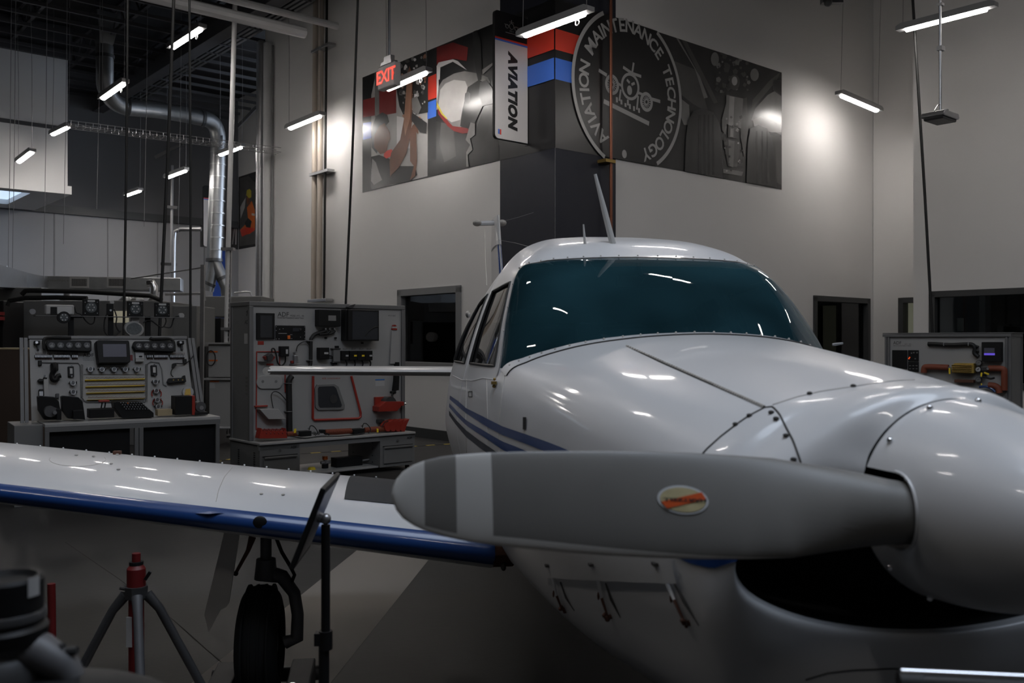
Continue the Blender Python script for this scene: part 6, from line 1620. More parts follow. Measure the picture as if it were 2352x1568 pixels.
q = b.polyg('black_manifold', [(1318, 865), (1330, 835), (1450, 830), (1455, 812), (1475, 808), (1485, 865), (1440, 868), (1330, 880)], 0.05, 'black'); 
for x in (1372, 1414, 1452): b.cyl('brass_port', x, 850, 6, 0.006, 'brass', 0.05, q, 8)
b.tube('lead', [(1375, 740), (1355, 765), (1350, 800), (1370, 825)], 0.005, 'cable', 0.03, q); b.polyg('plug', [(1365, 705), (1395, 700), (1400, 720), (1375, 745), (1362, 740)], 0.04, 'black', 0, q); b.tube('lead', [(1395, 705), (1470, 705), (1520, 670), (1548, 632)], 0.005, 'cable', 0.03, q)
q = b.cyl('round_horn', 1500, 955, 52, 0.03, 'steel', 0, None, 20); b.polyg('green_coil', [(1470, 985), (1482, 930), (1520, 925), (1528, 990)], 0.06, 'gold', 0, q)
# upper instrument bar above the board
bar = Board(tl, FT, Frame(0, 0, 1, 0, T=FT.T @ Matrix.Translation((0, 0.60, 0))), (40, 650, 3.825))
g = Geo(); a_ = bar.p(150, 284); c_ = bar.p(1465, 300); g.box((a_[0], -0.08, a_[1]-0.006), (c_[0], 0.08, a_[1])); bar.put('instrument_shelf', g, 'alu', smooth=False)
for (x0_, x1_, yt) in ((447, 497, 285), (800, 845, 185), (1125, 1172, 290)):
    bar.box('support_post', x0_, yt, x1_, 480, 0.03, 'black', 0)
def fan(x0_, y0_, x1_, y1_, rnd=False, base=0.0):
    cx_, cy_ = (x0_+x1_)/2, (y0_+y1_)/2
    if rnd: q = bar.cyl('round_lamp', cx_, cy_, (x1_-x0_)/2, 0.05, 'black', base, None, 28)
    else: q = bar.box('square_lamp', x0_, y0_, x1_, y1_, 0.05, 'black', base)
    bar.cyl('lens', cx_, cy_, (x1_-x0_)*0.33, 0.006, 'lens', base+0.05, q, 24)
    for k in range(6): a = k*PI/3; bar.cyl('lens_led', cx_+26*math.cos(a), cy_+26*math.sin(a), 6, 0.004, 'label', base+0.056, q, 8)
    if not rnd:
        bar.box('lamp_label', cx_-32, y0_+8, cx_+32, y0_+22, 0.001, 'label', base+0.05, q, 0)
        for sx in (-1, 1): bar.cyl('corner_screw', cx_+sx*54, y1_-20, 4, 0.004, 'chrome', base+0.05, q, 6); bar.cyl('corner_screw', cx_+sx*54, y0_+25, 4, 0.004, 'chrome', base+0.05, q, 6)
fan(578, 142, 720, 284); fan(970, 160, 1107, 294); fan(1210, 172, 1340, 298); fan(357, 247, 463, 355, True, 0.06)
q = bar.box('white_charger', 248, 192, 500, 276, 0.09, 'panel', bevel=0.012); bar.box('charger_recess', 290, 210, 348, 274, 0.002, 'black', 0.09, q, 0); bar.box('charger_face', 352, 212, 478, 270, 0.004, 'label', 0.09, q)
bar.cyl('dome_light', 832, 168, 18, 0.04, 'panel'); bar.box('switch_block', 790, 180, 845, 280, 0.05, 'black', 0.02); bar.cyl('key_switch', 820, 238, 10, 0.01, 'chrome', 0.07)
bar.cyl('wing_light', 135, 250, 24, 0.06, 'steel'); bar.cyl('wing_light', 1445, 285, 24, 0.06, 'panel')
bar.tube('lead', [(500, 205), (510, 240), (520, 260), (560, 275), (600, 330), (640, 360), (672, 345), (680, 290)], 0.006, 'cable', 0.04)
bar.tube('lead', [(468, 300), (520, 300), (570, 300)], 0.006, 'cable', 0.04); bar.tube('lead', [(785, 270), (765, 330), (765, 420), (800, 468)], 0.006, 'cable', 0.04); bar.tube('lead', [(850, 230), (872, 300), (865, 370), (890, 420), (905, 425), (845, 470)], 0.006, 'cable', 0.04)
bar.tube('lead', [(1105, 350), (1125, 335), (1175, 330), (1240, 375), (1280, 385), (1305, 340), (1300, 300)], 0.006, 'cable', 0.04); bar.tube('lead', [(1280, 382), (1345, 388), (1370, 320), (1390, 295), (1440, 292)], 0.006, 'cable', 0.04)
# round landing light on the board top
pts = [(1027+85*math.cos(a), 402+66*math.sin(a)+8*math.cos(a)) for a in linsp(0, 2*PI, 28)[:-1]]
q = bar.polyg('landing_light', pts, 0.05, 'panel'); bar.polyg('light_lens', [(1027+68*math.cos(a), 400+52*math.sin(a)) for a in linsp(0, 2*PI, 24)[:-1]], 0.004, 'lens', 0.05, q); bar.box('light_stem', 1000, 300, 1070, 345, 0.03, 'panel', 0, q); bar.box('light_foot', 985, 455, 1055, 478, 0.05, 'panel', 0, q)
b.tube('cable_sleeve', [(238, 580, 0.05), (230, 520, 0.05), (245, 485, 0.05), (300, 478), (420, 480), (470, 478)], 0.014, 'cable', 0.02); b.tube('cable_sleeve', [(1378, 600, 0.05), (1375, 525, 0.05), (1350, 495, 0.05), (1290, 488), (1190, 490), (1165, 478)], 0.014, 'cable', 0.02)
# boxes and motors on the bench top
tb = Board(tl, FT, Frame(0, 0, 1, 0, T=FT.T @ Matrix.Translation((0, 0.24, 0))), (40, 650, 3.825))
for i, dx in enumerate((0, 208)):
    q = tb.polyg('motor_bracket', [(182+dx, 1000), (200+dx, 992), (330+dx, 1003), (365+dx, 1040), (375+dx, 1100), (388+dx-(0 if i else 0), 1200), (240+dx, 1200-i*12), (190+dx, 1120)], 0.10, 'black', -0.05)
q = tb.cyl('motor_can', 290, 1128, 48, 0.16, 'castgrey', -0.05, None, 24); tb.polyg('motor_flange', [(238, 1120), (262, 1085), (320, 1088), (368, 1110), (360, 1160), (300, 1180), (240, 1165)], 0.06, 'castgrey', 0.0, q); tb.cyl('motor_shaft', 330, 1138, 16, 0.05, 'steel', 0.11, q); tb.box('motor_foot', 345, 1105, 388, 1203, 0.12, 'black', 0, q)
tb.box('motor_foot', 490, 1115, 578, 1197, 0.12, 'black', 0)
q = tb.box('throttle_box', 635, 1100, 852, 1188, 0.14, 'black', -0.05); tb.tube('throttle_lever', [(735, 1100, 0), (745, 1048, 0)], 0.006, 'black', 0.0, q); tb.tube('throttle_lever', [(765, 1100, 0), (775, 1048, 0)], 0.006, 'black', 0.0, q); tb.box('red_grip', 715, 1026, 812, 1048, 0.05, 'red', -0.02, q, 0.008)
q = tb.polyg('switch_console', [(852, 1050), (870, 1042), (1085, 1045), (1198, 1140), (1198, 1178), (925, 1185), (860, 1100)], 0.16, 'black', -0.06)
g = Geo()
for i in range(9):
    for j in range(4): u, z = tb.p(905+i*24+j*16, 1055+j*18, -0.10); g.tube([(u, -0.10, z), (u, -0.112, z+0.006)], 0.006, 6)
tb.put('console_switches', g, 'dkmetal', q, kind='stuff'); tb.box('red_button', 965, 1050, 985, 1060, 0.01, 'orange', 0.10, q)
tb.box('wood_block', 1232, 1106, 1362, 1168, 0.10, 'wood', -0.05); q = tb.box('battery_box', 1388, 990, 1535, 1160, 0.16, 'black', -0.05); tb.box('red_clamp', 1535, 988, 1562, 1160, 0.16, 'red', -0.05, q); q = tb.cyl('starter_motor', 1612, 1085, 48, 0.14, 'castgrey', -0.05, None, 22); tb.cyl('motor_bore', 1618, 1095, 20, 0.01, 'steel', 0.09, q); tb.box('motor_foot', 1560, 1130, 1675, 1160, 0.12, 'black', 0, q)

# ------------------------------------------------------------------ right trainer
FRt = Frame(3.95+0.28, 10.5, 0.762, -0.648)
trr = thing('training_bench', 'training panel at the right edge with orange hoses and gold finned unit', 'training panel', FRt.T)
b = Board(trr, FRt, FRt, (1850, 640, 4.685))
a_ = b.p(868, 640); c_ = b.p(2195, 640); x0, x1, zt = a_[0], c_[0], 1.452
g = Geo(); g.box((x0, 0, 0.5), (x1, 0.015, zt)); obj('panel_board', g, 'panel', trr, smooth=False)
for x in (x0-0.01, x0+0.022, x1-0.035, x1-0.003): g = Geo(); g.box((x, -0.02, 0.5), (x+0.022, 0.03, zt)); obj('frame_post', g, 'alu', trr, smooth=False, bevel=0.002)
g = Geo(); g.box((x0-0.03, -0.03, zt), (x1+0.02, 0.52, zt+0.03)); g.box((x0-0.03, -0.025, zt+0.034), (x1+0.03, 0.5, zt+0.044)); obj('frame_rail', g, 'alu', trr, smooth=False)
g = Geo(); g.box((x1+0.0, 0.03, 0.0), (x1+0.012, 0.5, zt)); obj('side_panel', g, 'panelgrey', trr, smooth=False); g = Geo(); g.box((x1-0.01, 0.47, 0.0), (x1+0.02, 0.51, zt)); obj('frame_post', g, 'alu', trr, smooth=False)
g = Geo(); g.box((x0, -0.35, 0.46), (x1, 0.5, 0.5)); obj('bench_top', g, 'panel', trr, smooth=False); g = Geo(); g.box((x0, -0.33, 0.02), (x1, 0.48, 0.46)); obj('cabinet_base', g, 'panelgrey', trr, smooth=False)
b.text('lettering', 'ADF', 945, 672, 1032, 706, 'ink'); b.text('lettering', 'AVT - 600', 1068, 698, 1138, 708, 'ink'); b.text('lettering', 'AIR CYCLE MACHINE TRAINER', 945, 716, 1138, 726, 'ink')
q = b.box('dark_screen', 932, 768, 1092, 965, 0.02, 'black'); q = b.box('control_panel', 1102, 768, 1217, 884, 0.015, 'black'); b.cyl('red_indicator', 1112, 858, 7, 0.01, 'ledred', 0.015, q, 8); b.cyl('red_indicator', 1120, 846, 6, 0.01, 'ledred', 0.015, q, 8)
for (x, y) in ((1180, 860), (1165, 795), (1200, 795), (1140, 800)): b.cyl('knob', x, y, 7, 0.012, 'greycab', 0.015, q, 8)
q = b.box('control_panel', 1102, 892, 1217, 1000, 0.015, 'black')
for y in (935, 968):
    for x in (1125, 1160, 1195): b.box('panel_slot', x-10, y-3, x+10, y+3, 0.002, 'greycab', 0.015, q, 0)
b.tube('cable_bundle', [(1318, 700), (1400, 702), (1560, 712), (1740, 705), (1800, 712), (1822, 750), (1818, 800), (1860, 838)], 0.022, 'cable', 0.03); b.tube('cable_branch', [(1800, 706), (1830, 722), (1865, 733)], 0.012, 'cable', 0.03); b.tube('cable_branch', [(1815, 740), (1840, 772), (1868, 778)], 0.012, 'cable', 0.03)
b.box('cable_end', 1316, 678, 1334, 728, 0.04, 'black')
for x in (1485, 1750): b.box('cable_clip', x-6, 688, x+6, 722, 0.06, 'steel')
q = b.box('control_unit', 1895, 680, 2108, 890, 0.08, 'black'); b.box('violet_display', 1922, 745, 2034, 800, 0.002, 'screengrey', 0.08, q, 0); b.box('violet_display', 1922, 800, 2038, 822, 0.002, 'screenlit', 0.08, q, 0)
b.tube('orange_hose', [(1275, 1010), (1280, 960), (1310, 948), (1420, 950), (1540, 955)], 0.032, 'ohose', 0.05, n=12)
b.tube('orange_hose', [(1970, 965), (2060, 965), (2130, 975), (2140, 1020), (2140, 1200)], 0.032, 'ohose', 0.05, n=12); b.tube('orange_hose', [(1970, 1145), (2030, 1150), (2075, 1175), (2090, 1230)], 0.032, 'ohose', 0.06, n=12)
q = b.polyg('finned_cooler', [(1572, 935), (1605, 908), (1810, 910), (1812, 1015), (1770, 1018), (1575, 1012)], 0.10, 'gold')
for k in range(5): b.box('cooler_fin', 1572, 928+k*18, 1785, 934+k*18, 0.02, 'brass', 0.10, q)
for (x, y) in ((1862, 905), (1857, 975), (1860, 1085)):
    q = b.cyl('dial_gauge', x, y, 28, 0.04, 'dkmetal', 0.02, None, 20); b.cyl('gauge_face', x, y, 23, 0.003, 'label' if y == 975 else 'greycab', 0.06, q, 20); b.path('gauge_needle', [(x-8, y+4), (x+9, y-8)], 0.002, 'ink', 0.066, q)
for pts in ([(1540, 960), (1560, 960), (1560, 1025), (1542, 1025)], [(1925, 1000), (1978, 1020), (1970, 1038), (1920, 1015)], [(1885, 1010), (1905, 1010), (1900, 1055), (1882, 1050)], [(1790, 1000), (1815, 998), (1800, 1015), (1792, 1015)], [(1885, 1125), (1905, 1130), (1890, 1150)]): b.polyg('yellow_tag', pts, 0.002, 'yellow', 0.09)
for (x, y) in ((1545, 958), (1962, 968)): b.cyl('hose_clamp', x, y, 12, 0.05, 'chrome', 0.04)
b.box('cooler_outlet', 1890, 950, 1960, 990, 0.07, 'dkmetal'); b.tube('tap_lever', [(1900, 1050), (1940, 1060), (1990, 1075), (2035, 1065)], 0.010, 'black', 0.08); b.box('black_valve', 1895, 1030, 1935, 1060, 0.06, 'black'); b.box('copper_cooler', 1600, 1088, 1808, 1115, 0.08, 'rust')
b.tube('blue_hose', [(1870, 1165), (1940, 1160), (2000, 1180), (2040, 1215)], 0.012, 'blue', 0.07)
# ================================================================== back of the hall: machines and ducts
def bx(name, label, cat, px0, py0, px1, py1, Y, depth, m, grp=None, dirv=(1, 0), bevel=0.01, floor=False):
    """box shaped thing seen between the picture corners at distance Y; reaches the floor when asked"""
    fr = Frame(*at(px0, CY, Y).to_2d(), *dirv); x0, z1 = fr.hit(px0, py0); x1, z0 = fr.hit(px1, py1)
    if floor: z0 = 0.0
    t = thing(name, label, cat, fr.T, grp); obj('body', Geo().box((0, 0, z0), (x1, depth, z1)), m, t, smooth=False, bevel=bevel)
    return t, fr, x1, z0, z1
# supply duct with two grilles
t, fr, w, z0, z1 = bx('rectangular_duct', 'long grey sheet metal duct with two louvred grilles behind the left trainer', 'duct', 88, 633, 415, 668, 16.0, 0.5, 'galv', dirv=(0.97, 0.243))
for px in (165, 250):
    a = fr.hit(px, 640); c = fr.hit(px+35, 657)
    q = obj('grille', Geo().box((a[0]-0.03, -0.02, c[1]-0.03), (c[0]+0.03, 0, a[1]+0.03)), 'panel', t, smooth=False); obj('grille_void', Geo().box((a[0], -0.022, c[1]), (c[0], -0.018, a[1])), 'void', q, smooth=False)
    g = Geo()
    for i in range(14): x = a[0]+(c[0]-a[0])*(i+0.5)/14; g.box((x-0.004, -0.03, c[1]), (x+0.004, -0.02, a[1]))
    obj('louvres', g, 'panelgrey', q, smooth=False, kind='stuff')
a = fr.hit(97, 640); c = fr.hit(158, 648)
tt = text_geo('Dynamics', 1, Matrix.Identity(4)); xs = [v.x for v in tt.v]; zs = [v.z for v in tt.v]
g = Geo(); g.add([(a[0]+(v.x-min(xs))/(max(xs)-min(xs))*(c[0]-a[0]), -0.004, c[1]+(v.z-min(zs))/(max(zs)-min(zs))*(a[1]-c[1])) for v in tt.v], tt.f); obj('lettering', g, 'pgrey3', t, smooth=False)
d1 = thing('rectangular_duct', 'grey sheet metal duct sloping out of the picture at far left', 'duct', Matrix.Identity(4))
P_a, P_b = at(-40, 640, 12.0), at(88, 650, 15.9)
g = Geo(); g.add([at(-60, 590, 11.5), at(88, 633, 15.9), at(88, 664, 15.9), at(-60, 655, 11.5)] + [at(-60, 590, 11.5)+V3((-0.5, 0.4, 0)), at(88, 633, 15.9)+V3((0, 0.6, 0)), at(88, 664, 15.9)+V3((0, 0.6, 0)), at(-60, 655, 11.5)+V3((-0.5, 0.4, 0))], [(0,1,2,3),(7,6,5,4),(0,4,5,1),(3,2,6,7),(0,3,7,4),(1,5,6,2)]); obj('duct_section', g, 'galv', d1, smooth=False)
g = Geo(); g.beam(at(24, 612, 14.0)+V3((0,-0.12,0)), at(24, 655, 14.0)+V3((0,-0.12,0)), 0.03, 0.03); obj('duct_flange', g, 'steel', d1, smooth=False)
t, fr, w, z0, z1 = bx('machine_hood', 'wide dark grey underside hood left behind the instrument bar', 'hood', -40, 660, 95, 690, 14.0, 1.0, 'greycab')
# spray booth like cabinet
t, fr, w, z0, z1 = bx('grey_cabinet', 'wide plain grey booth cabinet behind the left trainer', 'cabinet', 10, 690, 372, 790, 12.5, 1.2, 'greycab', floor=True)
obj('cabinet_edge', Geo().box((0.0, -0.02, 0), (0.18, 0, z1)), 'panelgrey', t, smooth=False); g = Geo(); a = fr.hit(268, 700); g.box((a[0], -0.01, 0), (a[0]+0.1, 0, z1-0.05)); obj('cabinet_edge', g, 'panelgrey', t, smooth=False)
a = fr.hit(262, 714); c = fr.hit(296, 741); obj('lit_opening', Geo().box((a[0], -0.015, c[1]), (c[0], 0, a[1])), 'creamlit', t, smooth=False)
t, fr, w, z0, z1 = bx('grey_cabinet', 'lower grey cabinet left of the white pole behind the trainers', 'cabinet', 396, 702, 452, 790, 12.9, 0.8, 'greycab', floor=True)
t, fr, w, z0, z1 = bx('dark_cabinet', 'tall black cabinet between the two trainers on the left', 'cabinet', 450, 730, 507, 900, 13.8, 0.6, 'black', floor=True)
t, fr, w, z0, z1 = bx('duct_box', 'grey duct box behind the white pole above the dark cabinet', 'duct', 465, 680, 600, 727, 14.5, 0.8, 'greycab')
bx('far_window_frame', 'dark framed glass screen behind the white pole', 'screen', 535, 731, 560, 790, 14.6, 0.05, 'void')
t = thing('white_tank', 'horizontal white tank behind the pole at bench height', 'tank', Matrix.Identity(4)); obj('shell', Geo().tube([at(509, 772, 14.2), at(512, 772, 14.2), at(560, 772, 14.2)], [0.05, 0.085, 0.085], 16), 'pwhite', t)
t, fr, w, z0, z1 = bx('test_machine', 'grey machine with coiled black cable and orange labels between the trainers', 'machine', 478, 790, 552, 866, 12.4, 0.6, 'panel')
for y in (806, 826): a = fr.hit(480, y); c = fr.hit(500, y+3); obj('orange_label', Geo().box((a[0], -0.006, c[1]), (c[0], 0, a[1])), 'orange', t, smooth=False)
obj('machine_lid', Geo().box((-0.03, -0.05, z1), (w+0.03, 0.6, z1+0.02)), 'panel', t, smooth=False)
g = Geo(); c = fr.hit(486, 822); g.tube([(c[0]+0.06*math.cos(a), -0.03, c[1]+0.10*math.sin(a)) for a in linsp(0, 2*PI, 16)[:-1]], 0.007, 6, closed=True); obj('cable_coil', g, 'cable', t)
t, fr, w, z0, z1 = bx('test_machine', 'grey lower cabinet standing under the machine with the coiled cable', 'machine', 480, 872, 552, 985, 12.4, 0.6, 'panel')
a = fr.hit(482, 874); c = fr.hit(503, 877); obj('orange_label', Geo().box((a[0], -0.006, c[1]), (c[0], 0, a[1])), 'orange', t, smooth=False); a = fr.hit(482, 879); c = fr.hit(494, 891); obj('paper_label', Geo().box((a[0], -0.006, c[1]), (c[0], 0, a[1])), 'label', t, smooth=False)
obj('work_top', Geo().box((-0.05, -0.05, z1+0.0), (w+0.05, 0.6, z1+0.025)), 'panel', t, smooth=False); obj('cabinet_feet', Geo().box((0.02, 0.02, 0), (0.08, 0.5, z0)).box((w-0.08, 0.02, 0), (w-0.02, 0.5, z0)), 'steel', t, smooth=False); g = Geo(); g.tube([(-0.05, -0.04, z0+0.02), (w+0.2, -0.04, z0+0.02)], 0.018, 8); obj('foot_rail', g, 'label', t)
bx('ribbed_black_unit', 'black ribbed tall unit just right of the left trainer', 'machine', 455, 795, 471, 960, 12.9, 0.4, 'black', floor=True)
t, fr, w, z0, z1 = bx('brown_crate', 'brown board crate at the left edge behind the trainer', 'crate', -60, 800, 54, 1016, 9.8, 0.8, 'brownbox', floor=True); obj('pale_top_edge', Geo().box((0, -0.005, z1-0.012), (w, 0.8, z1+0.004)), 'wood', t, smooth=False)
bx('dark_rack', 'dark rack with red stripes at the far left edge', 'rack', -30, 690, 8, 790, 11.8, 0.5, 'black', floor=True)
t2 = thing('red_boxes', 'two small red boxes on the dark rack at the left edge', 'box', Matrix.Identity(4))
for y in (716, 727): obj('red_box', Geo().box(at(-10, y+8, 11.75), at(6, y, 11.70)+V3((0, -0.1, 0))), 'pdred', t2, smooth=False)
# black hoses and shiny elbows
for (pts, lab) in (([(18, 702), (22, 690), (60, 684), (130, 683), (200, 685)], 'lower black pipe running behind the instrument bar at left'), ([(50, 676), (58, 668), (70, 667), (200, 670), (345, 679), (372, 690)], 'upper black pipe running behind the instrument bar')):
    q = [at(x, y, 11.6) for x, y in pts]; tag(obj('black_pipe', Geo().tube(q, 0.030, 10), 'cable'), lab, 'pipe', 'black pipes above the booth')
def flue(label, pts, r, cone, Y=12.9):
    t = thing('steel_flue', label, 'flue', Matrix.Identity(4), 'bright steel flues on the booth'); q = [at(x, y, Y) for x, y in pts]; obj('flue_pipe', Geo().tube(q, r, 16), 'chrome', t)
    for c in cone: obj('flue_cone', Geo().tube([at(c[0], c[1], Y), at(c[0], c[2], Y), at(c[0], c[3], Y)], [r*0.9, r*2.0, r*2.1], 18), 'galv', t)
flue('bright curved flue elbow over a cone, right end of the booth', [(340, 652), (350, 650), (354, 658), (353, 682)], 0.055, [(356, 680, 691, 693)])
flue('low flue cone left of the round lamp on the booth', [(155, 668), (155, 685)], 0.05, [(155, 678, 688, 693)])
flue('flue cone in the middle of the booth top', [(290, 672), (290, 690)], 0.05, [(290, 680, 689, 693)])
flue('flue cone between the two square lamps', [(318, 672), (316, 690)], 0.045, [(316, 680, 688, 693)])
# slotted strut frame with guy bar behind
t = thing('strut_frame', 'slotted steel strut post with a slanted bar behind the spiral duct', 'frame', Matrix.Identity(4))
obj('strut_post', Geo().beam(at(466, 608, 12.75), at(462, 1000, 12.75)*1.0, 0.05, 0.05), 'steel', t, smooth=False); obj('slanted_bar', Geo().tube([at(300, 640, 12.75), at(466, 614, 12.75)], 0.010, 8), 'steel', t); obj('cross_bar', Geo().tube([at(380, 676, 13.2), at(470, 674, 13.2), at(470, 690, 13.2)], 0.02, 8), 'steel', t)
q = [at(462, 526, 19.5), at(415, 526, 19.5), at(402, 532, 19.5), at(400, 548, 19.5), at(397, 720, 19.5)]
tag(obj('bent_conduit', Geo().tube(q, 0.045, 10), 'steel'), 'grey conduit bending down the far wall left of the blade sign', 'pipe'); tag(obj('far_pipe', Geo().tube([at(396, 380, 20.5), at(392, 740, 20.0)], 0.03, 8), 'greyframe'), 'thin vertical pipe on the far wall beside the bent conduit', 'pipe')
t = thing('pipe_bracket', 'dark struts bracing the far pipes below the roof', 'bracket', Matrix.Identity(4))
obj('strut', Geo().beam(at(357, 362, 20.3), at(420, 330, 20.3), 0.07, 0.07), 'dkmetal', t, smooth=False); obj('strut', Geo().beam(at(545, 292, 20.0), at(590, 245, 20.0), 0.06, 0.06), 'dkmetal', t, smooth=False); obj('strut', Geo().beam(at(378, 474, 20.3), at(408, 477, 20.3), 0.06, 0.06), 'dkmetal', t, smooth=False); obj('strut', Geo().beam(at(370, 606, 20.0), at(405, 607, 20.0), 0.06, 0.06), 'dkmetal', t, smooth=False)
q = [at(538, 673, 14.9), at(565, 670, 14.9), at(575, 671, 14.9), at(580, 682, 14.9)]; tag(obj('bent_conduit', Geo().tube(q, 0.016, 8), 'steel'), 'thin conduit bending down just above the tall trainer left corner', 'pipe')

# ------------------------------------------------------------------ tripod jack
JY = 3.0; jc = at(313, 1300, JY); J = Matrix.Translation((jc.x, jc.y, 0))
jk = thing('tripod_jack', 'red tripod jack with grey tube legs under the wing', 'jack', J)
def jz(py): return EYE-(py-CY)/FPX*JY
obj('ram_tip', Geo().tube([(0, 0, jz(1292)), (0, 0, jz(1270))], 0.0135, 14), 'jackred', jk)
obj('lock_ring', Geo().tube([(0, 0, jz(1296)), (0, 0, jz(1289))], 0.022, 16), 'black', jk)
obj('ram_body', Geo().lathe([(0.001, jz(1346)), (0.029, jz(1346)), (0.029, jz(1305)), (0.020, jz(1296)), (0.001, jz(1296))], 20), 'jackred', jk)
obj('collar', Geo().lathe([(0.001, jz(1372)), (0.036, jz(1372)), (0.038, jz(1345)), (0.001, jz(1345))], 8), 'dkmetal', jk, smooth=False)
cy_ = obj('cylinder', Geo().tube([(0, 0, 0.20), (0, 0, jz(1372))], 0.024, 18), 'jackred', jk)
obj('paper_label', Geo().box((-0.022, -0.026, jz(1480)), (-0.004, -0.02, jz(1412))), 'label', cy_, smooth=False)
for (x, y) in ((-0.33, -0.05), (0.31, 0.08), (0.13, -0.26)):
    lg = obj('leg', Geo().tube([(x*0.10, y*0.10, jz(1365)), (x*0.22, y*0.22, 0.44 if False else jz(1400)), (x, y, 0.03)], [0.018, 0.0145, 0.0145], 12), 'castgrey' if y < -0.1 else 'dkmetal', jk)
    obj('foot', Geo().tube([(x, y, 0.0), (x, y, 0.03)], [0.03, 0.02], 12), 'black', lg)
obj('spring_pin', Geo().tube([(0.035, -0.01, jz(1330)), (0.048, -0.01, jz(1316)), (0.051, -0.01, jz(1312)), (0.047, -0.01, jz(1310)), (0.03, -0.01, jz(1328))], 0.003, 6), 'black', jk)
obj('side_knob', Geo().tube([(-0.036, 0, jz(1352)), (-0.052, 0, jz(1350))], 0.006, 8), 'dkmetal', jk)
rb = at(118, 1340, 2.9); tag(obj('red_rod', Geo().tube([(rb.x, rb.y, rb.z), (rb.x+0.01, rb.y, 0.0)], 0.012, 12), 'jackred'), 'upright red rod standing left of the tripod jack', 'rod')

# wheel tray
WT = TP @ Matrix.Translation((2.18, 1.42, 0))
wt_ = thing('wheel_dolly', 'grey steel wheel dolly gripping the main wheel at the bottom', 'dolly', WT)
for s in (1, -1):
    c = obj('side_plate', Geo().box((-0.20, s*0.10, 0.02), (0.20, s*0.19, 0.125)), 'castgrey', wt_, smooth=False, bevel=0.006); obj('bolt', Geo().tube([(-0.12, s*0.13, 0.125), (-0.12, s*0.13, 0.14)], 0.012, 8), 'chrome', c)
    obj('castor', Geo().tube([(-0.15, s*0.20, 0.05), (-0.15, s*0.245, 0.05)], 0.05, 18), 'steel', wt_)
obj('cross_tube', Geo().tube([(-0.24, -0.22, 0.05), (-0.24, 0.22, 0.05)], 0.03, 12).tube([(0.24, -0.22, 0.05), (0.24, 0.22, 0.05)], 0.03, 12), 'castgrey', wt_)
obj('pedal', Geo().beam((-0.24, 0.22, 0.05), (-0.30, 0.42, 0.03), 0.05, 0.02), 'dkmetal', wt_, smooth=False); obj('pedal_pad', Geo().tube([(-0.30, 0.36, 0.03), (-0.25, 0.26, 0.17)], 0.018, 8), 'dkmetal', wt_)

# ------------------------------------------------------------------ sign holder on a pole
SY = 2.2; s0 = at(748, 1195, SY)
sg = thing('sign_stand', 'black pole stand holding a tilted framed sign seen edge on', 'sign stand', Matrix.Translation((s0.x, s0.y, 0)))
def sl(px, py, Y=SY): return at(px, py, Y)-V3((s0.x, s0.y, 0))
zt = s0.z
obj('upper_pole', Geo().tube([(0, 0, sl(748, 1470).z), (0, 0, zt-0.01)], 0.0105, 14), 'black', sg)
obj('lower_pole', Geo().tube([(-0.004, 0, 0.02), (-0.004, 0, sl(748, 1480).z)], 0.0125, 14), 'black', sg)
obj('clamp', Geo().tube([(0, 0, sl(748, 1490).z), (0, 0, sl(748, 1448).z)], 0.016, 14).box((-0.025, -0.012, sl(0, 1480).z), (-0.005, 0.012, sl(0, 1452).z)), 'black', sg)
obj('foot_disc', Geo().lathe([(0.001, 0), (0.15, 0), (0.15, 0.012), (0.03, 0.025), (0.001, 0.025)], 28), 'black', sg)
obj('ball_joint', Geo().sphere((0.0, 0, zt+0.004), 0.013, 8).tube([(-0.02, 0, zt+0.012), (0, 0, zt+0.005)], 0.010, 8), 'steel', sg)
# frame: one long edge nearer to the viewer, turned away so that its face is strongly foreshortened
A0, B0 = sl(669, 1306, 2.05), sl(778, 1086, 2.38); up = (B0-A0)
C0 = sl(746, 1124, 2.14); D0 = sl(700, 1262, 2.33)
C0 = sl(742, 1130, 2.12)
quad = [sl(668, 1308, 2.12), sl(742, 1122, 2.12), sl(778, 1085, 2.32), sl(706, 1255, 2.32)]
n = (quad[1]-quad[0]).cross(quad[3]-quad[0]).normalized()*0.006
g = Geo(); g.add([p-n for p in quad]+[p+n for p in quad], [(0,1,2,3),(7,6,5,4),(0,4,5,1),(1,5,6,2),(2,6,7,3),(3,7,4,0)]); fm = obj('sign_frame', g, 'black', sg, smooth=False, bevel=0.002)
c = sum(quad, Vector())/4; q2 = [c+(p-c)*0.86 for p in quad]
for s in (1, -1): g = Geo(); g.add([p+n*1.15*s for p in q2], [(0,1,2,3)]); obj('sign_sheet', g, 'steel', fm, smooth=False, fix=False)
obj('bracket_arm', Geo().tube([c, (-0.012, 0, zt)], 0.006, 8), 'steel', sg)

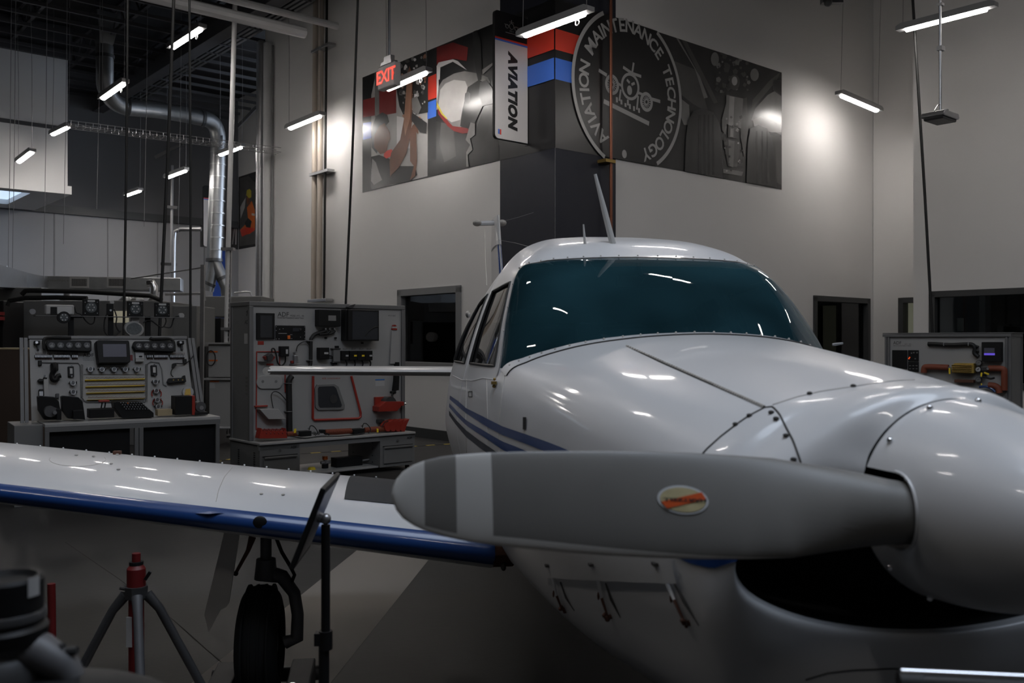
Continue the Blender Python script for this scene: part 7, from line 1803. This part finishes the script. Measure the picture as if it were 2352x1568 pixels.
# ------------------------------------------------------------------ near engine parts at lower left, rail at lower right
EY = 1.05
en = thing('engine_component', 'dark out of focus engine part with black cap and white label at lower left', 'engine part', Matrix.Translation(at(30, 1568, EY)))
o0 = at(30, 1568, EY)
def el(px, py, Y=EY): return at(px, py, Y)-o0
c = el(18, 1360); R0 = 0.043
cap = obj('black_cap', Geo().lathe([(0.001, el(0, 1470).z), (0.044, el(0, 1470).z), (0.046, el(0, 1440).z), (0.041, el(0, 1430).z), (0.041, el(0, 1330).z), (0.038, el(0, 1322).z), (0.034, el(0, 1322).z), (0.030, el(0, 1335).z), (0.001, el(0, 1338).z)], 32, T=Matrix.Translation((c.x-0.004, 0, 0))), 'black', en)
obj('rim_band', Geo().lathe([(0.0415, el(0, 1424).z), (0.0432, el(0, 1420).z), (0.0432, el(0, 1405).z), (0.0415, el(0, 1400).z)], 32, T=Matrix.Translation((c.x-0.004, 0, 0))), 'dkmetal', en)
g = Geo(); rows = []
for a in linsp(math.radians(-28), math.radians(-6), 6): rows.append([(c.x-0.004+0.0422*math.cos(a), 0.0422*math.sin(a), z) for z in (el(0, 1362).z, el(0, 1318).z)])
obj('white_label', g.grid(rows), 'label', cap)
obj('cast_housing', Geo().tube([el(-60, 1540), el(-10, 1500), el(40, 1487), el(95, 1500), el(150, 1535), el(175, 1580)], [0.02, 0.028, 0.026, 0.022, 0.018, 0.014], 16), 'castgrey', en)
obj('neck', Geo().tube([(c.x-0.004, 0, el(0, 1500).z), (c.x-0.004, 0, el(0, 1465).z)], 0.036, 20), 'castgrey', en)
for (x, y) in ((138, 1486), (168, 1493)): obj('stud', Geo().tube([el(x-14, y+2), el(x+10, y)], 0.005, 8), 'dkmetal', en)
obj('engine_case', Geo().sphere(el(140, 1640), 0.075, 14, sc=(1.9, 1.0, 0.62)), 'black', en)
obj('engine_case', Geo().sphere(el(-40, 1560), 0.06, 12, sc=(1.2, 1.0, 0.9)), 'dkmetal', en)
obj('mount_leg', Geo().tube([el(100, 1640), (el(100, 1640).x, 0, -o0.z)], 0.02, 10), 'black', en)
RY = 1.08; r0 = at(2066, 1552, RY)
rl = thing('metal_rail', 'dark metal rail end with glossy edge at the lower right corner', 'rail', Matrix.Translation(r0))
g = Geo(); g.tube([(0, 0, -0.006), (0.35, -0.06, -0.003)], 0.0135, 18); obj('bar', g, 'dkmetal', rl)
obj('glossy_edge', Geo().tube([(0.0, -0.004, 0.006), (0.35, -0.064, 0.010)], 0.005, 12), 'chrome', rl)
obj('end_bolt', Geo().tube([(-0.006, -0.012, -0.006), (0.02, -0.016, -0.006)], 0.016, 12), 'black', rl)
obj('upright', Geo().tube([(0.34, -0.055, -0.01), (0.34, -0.055, -r0.z)], 0.014, 12), 'dkmetal', rl)
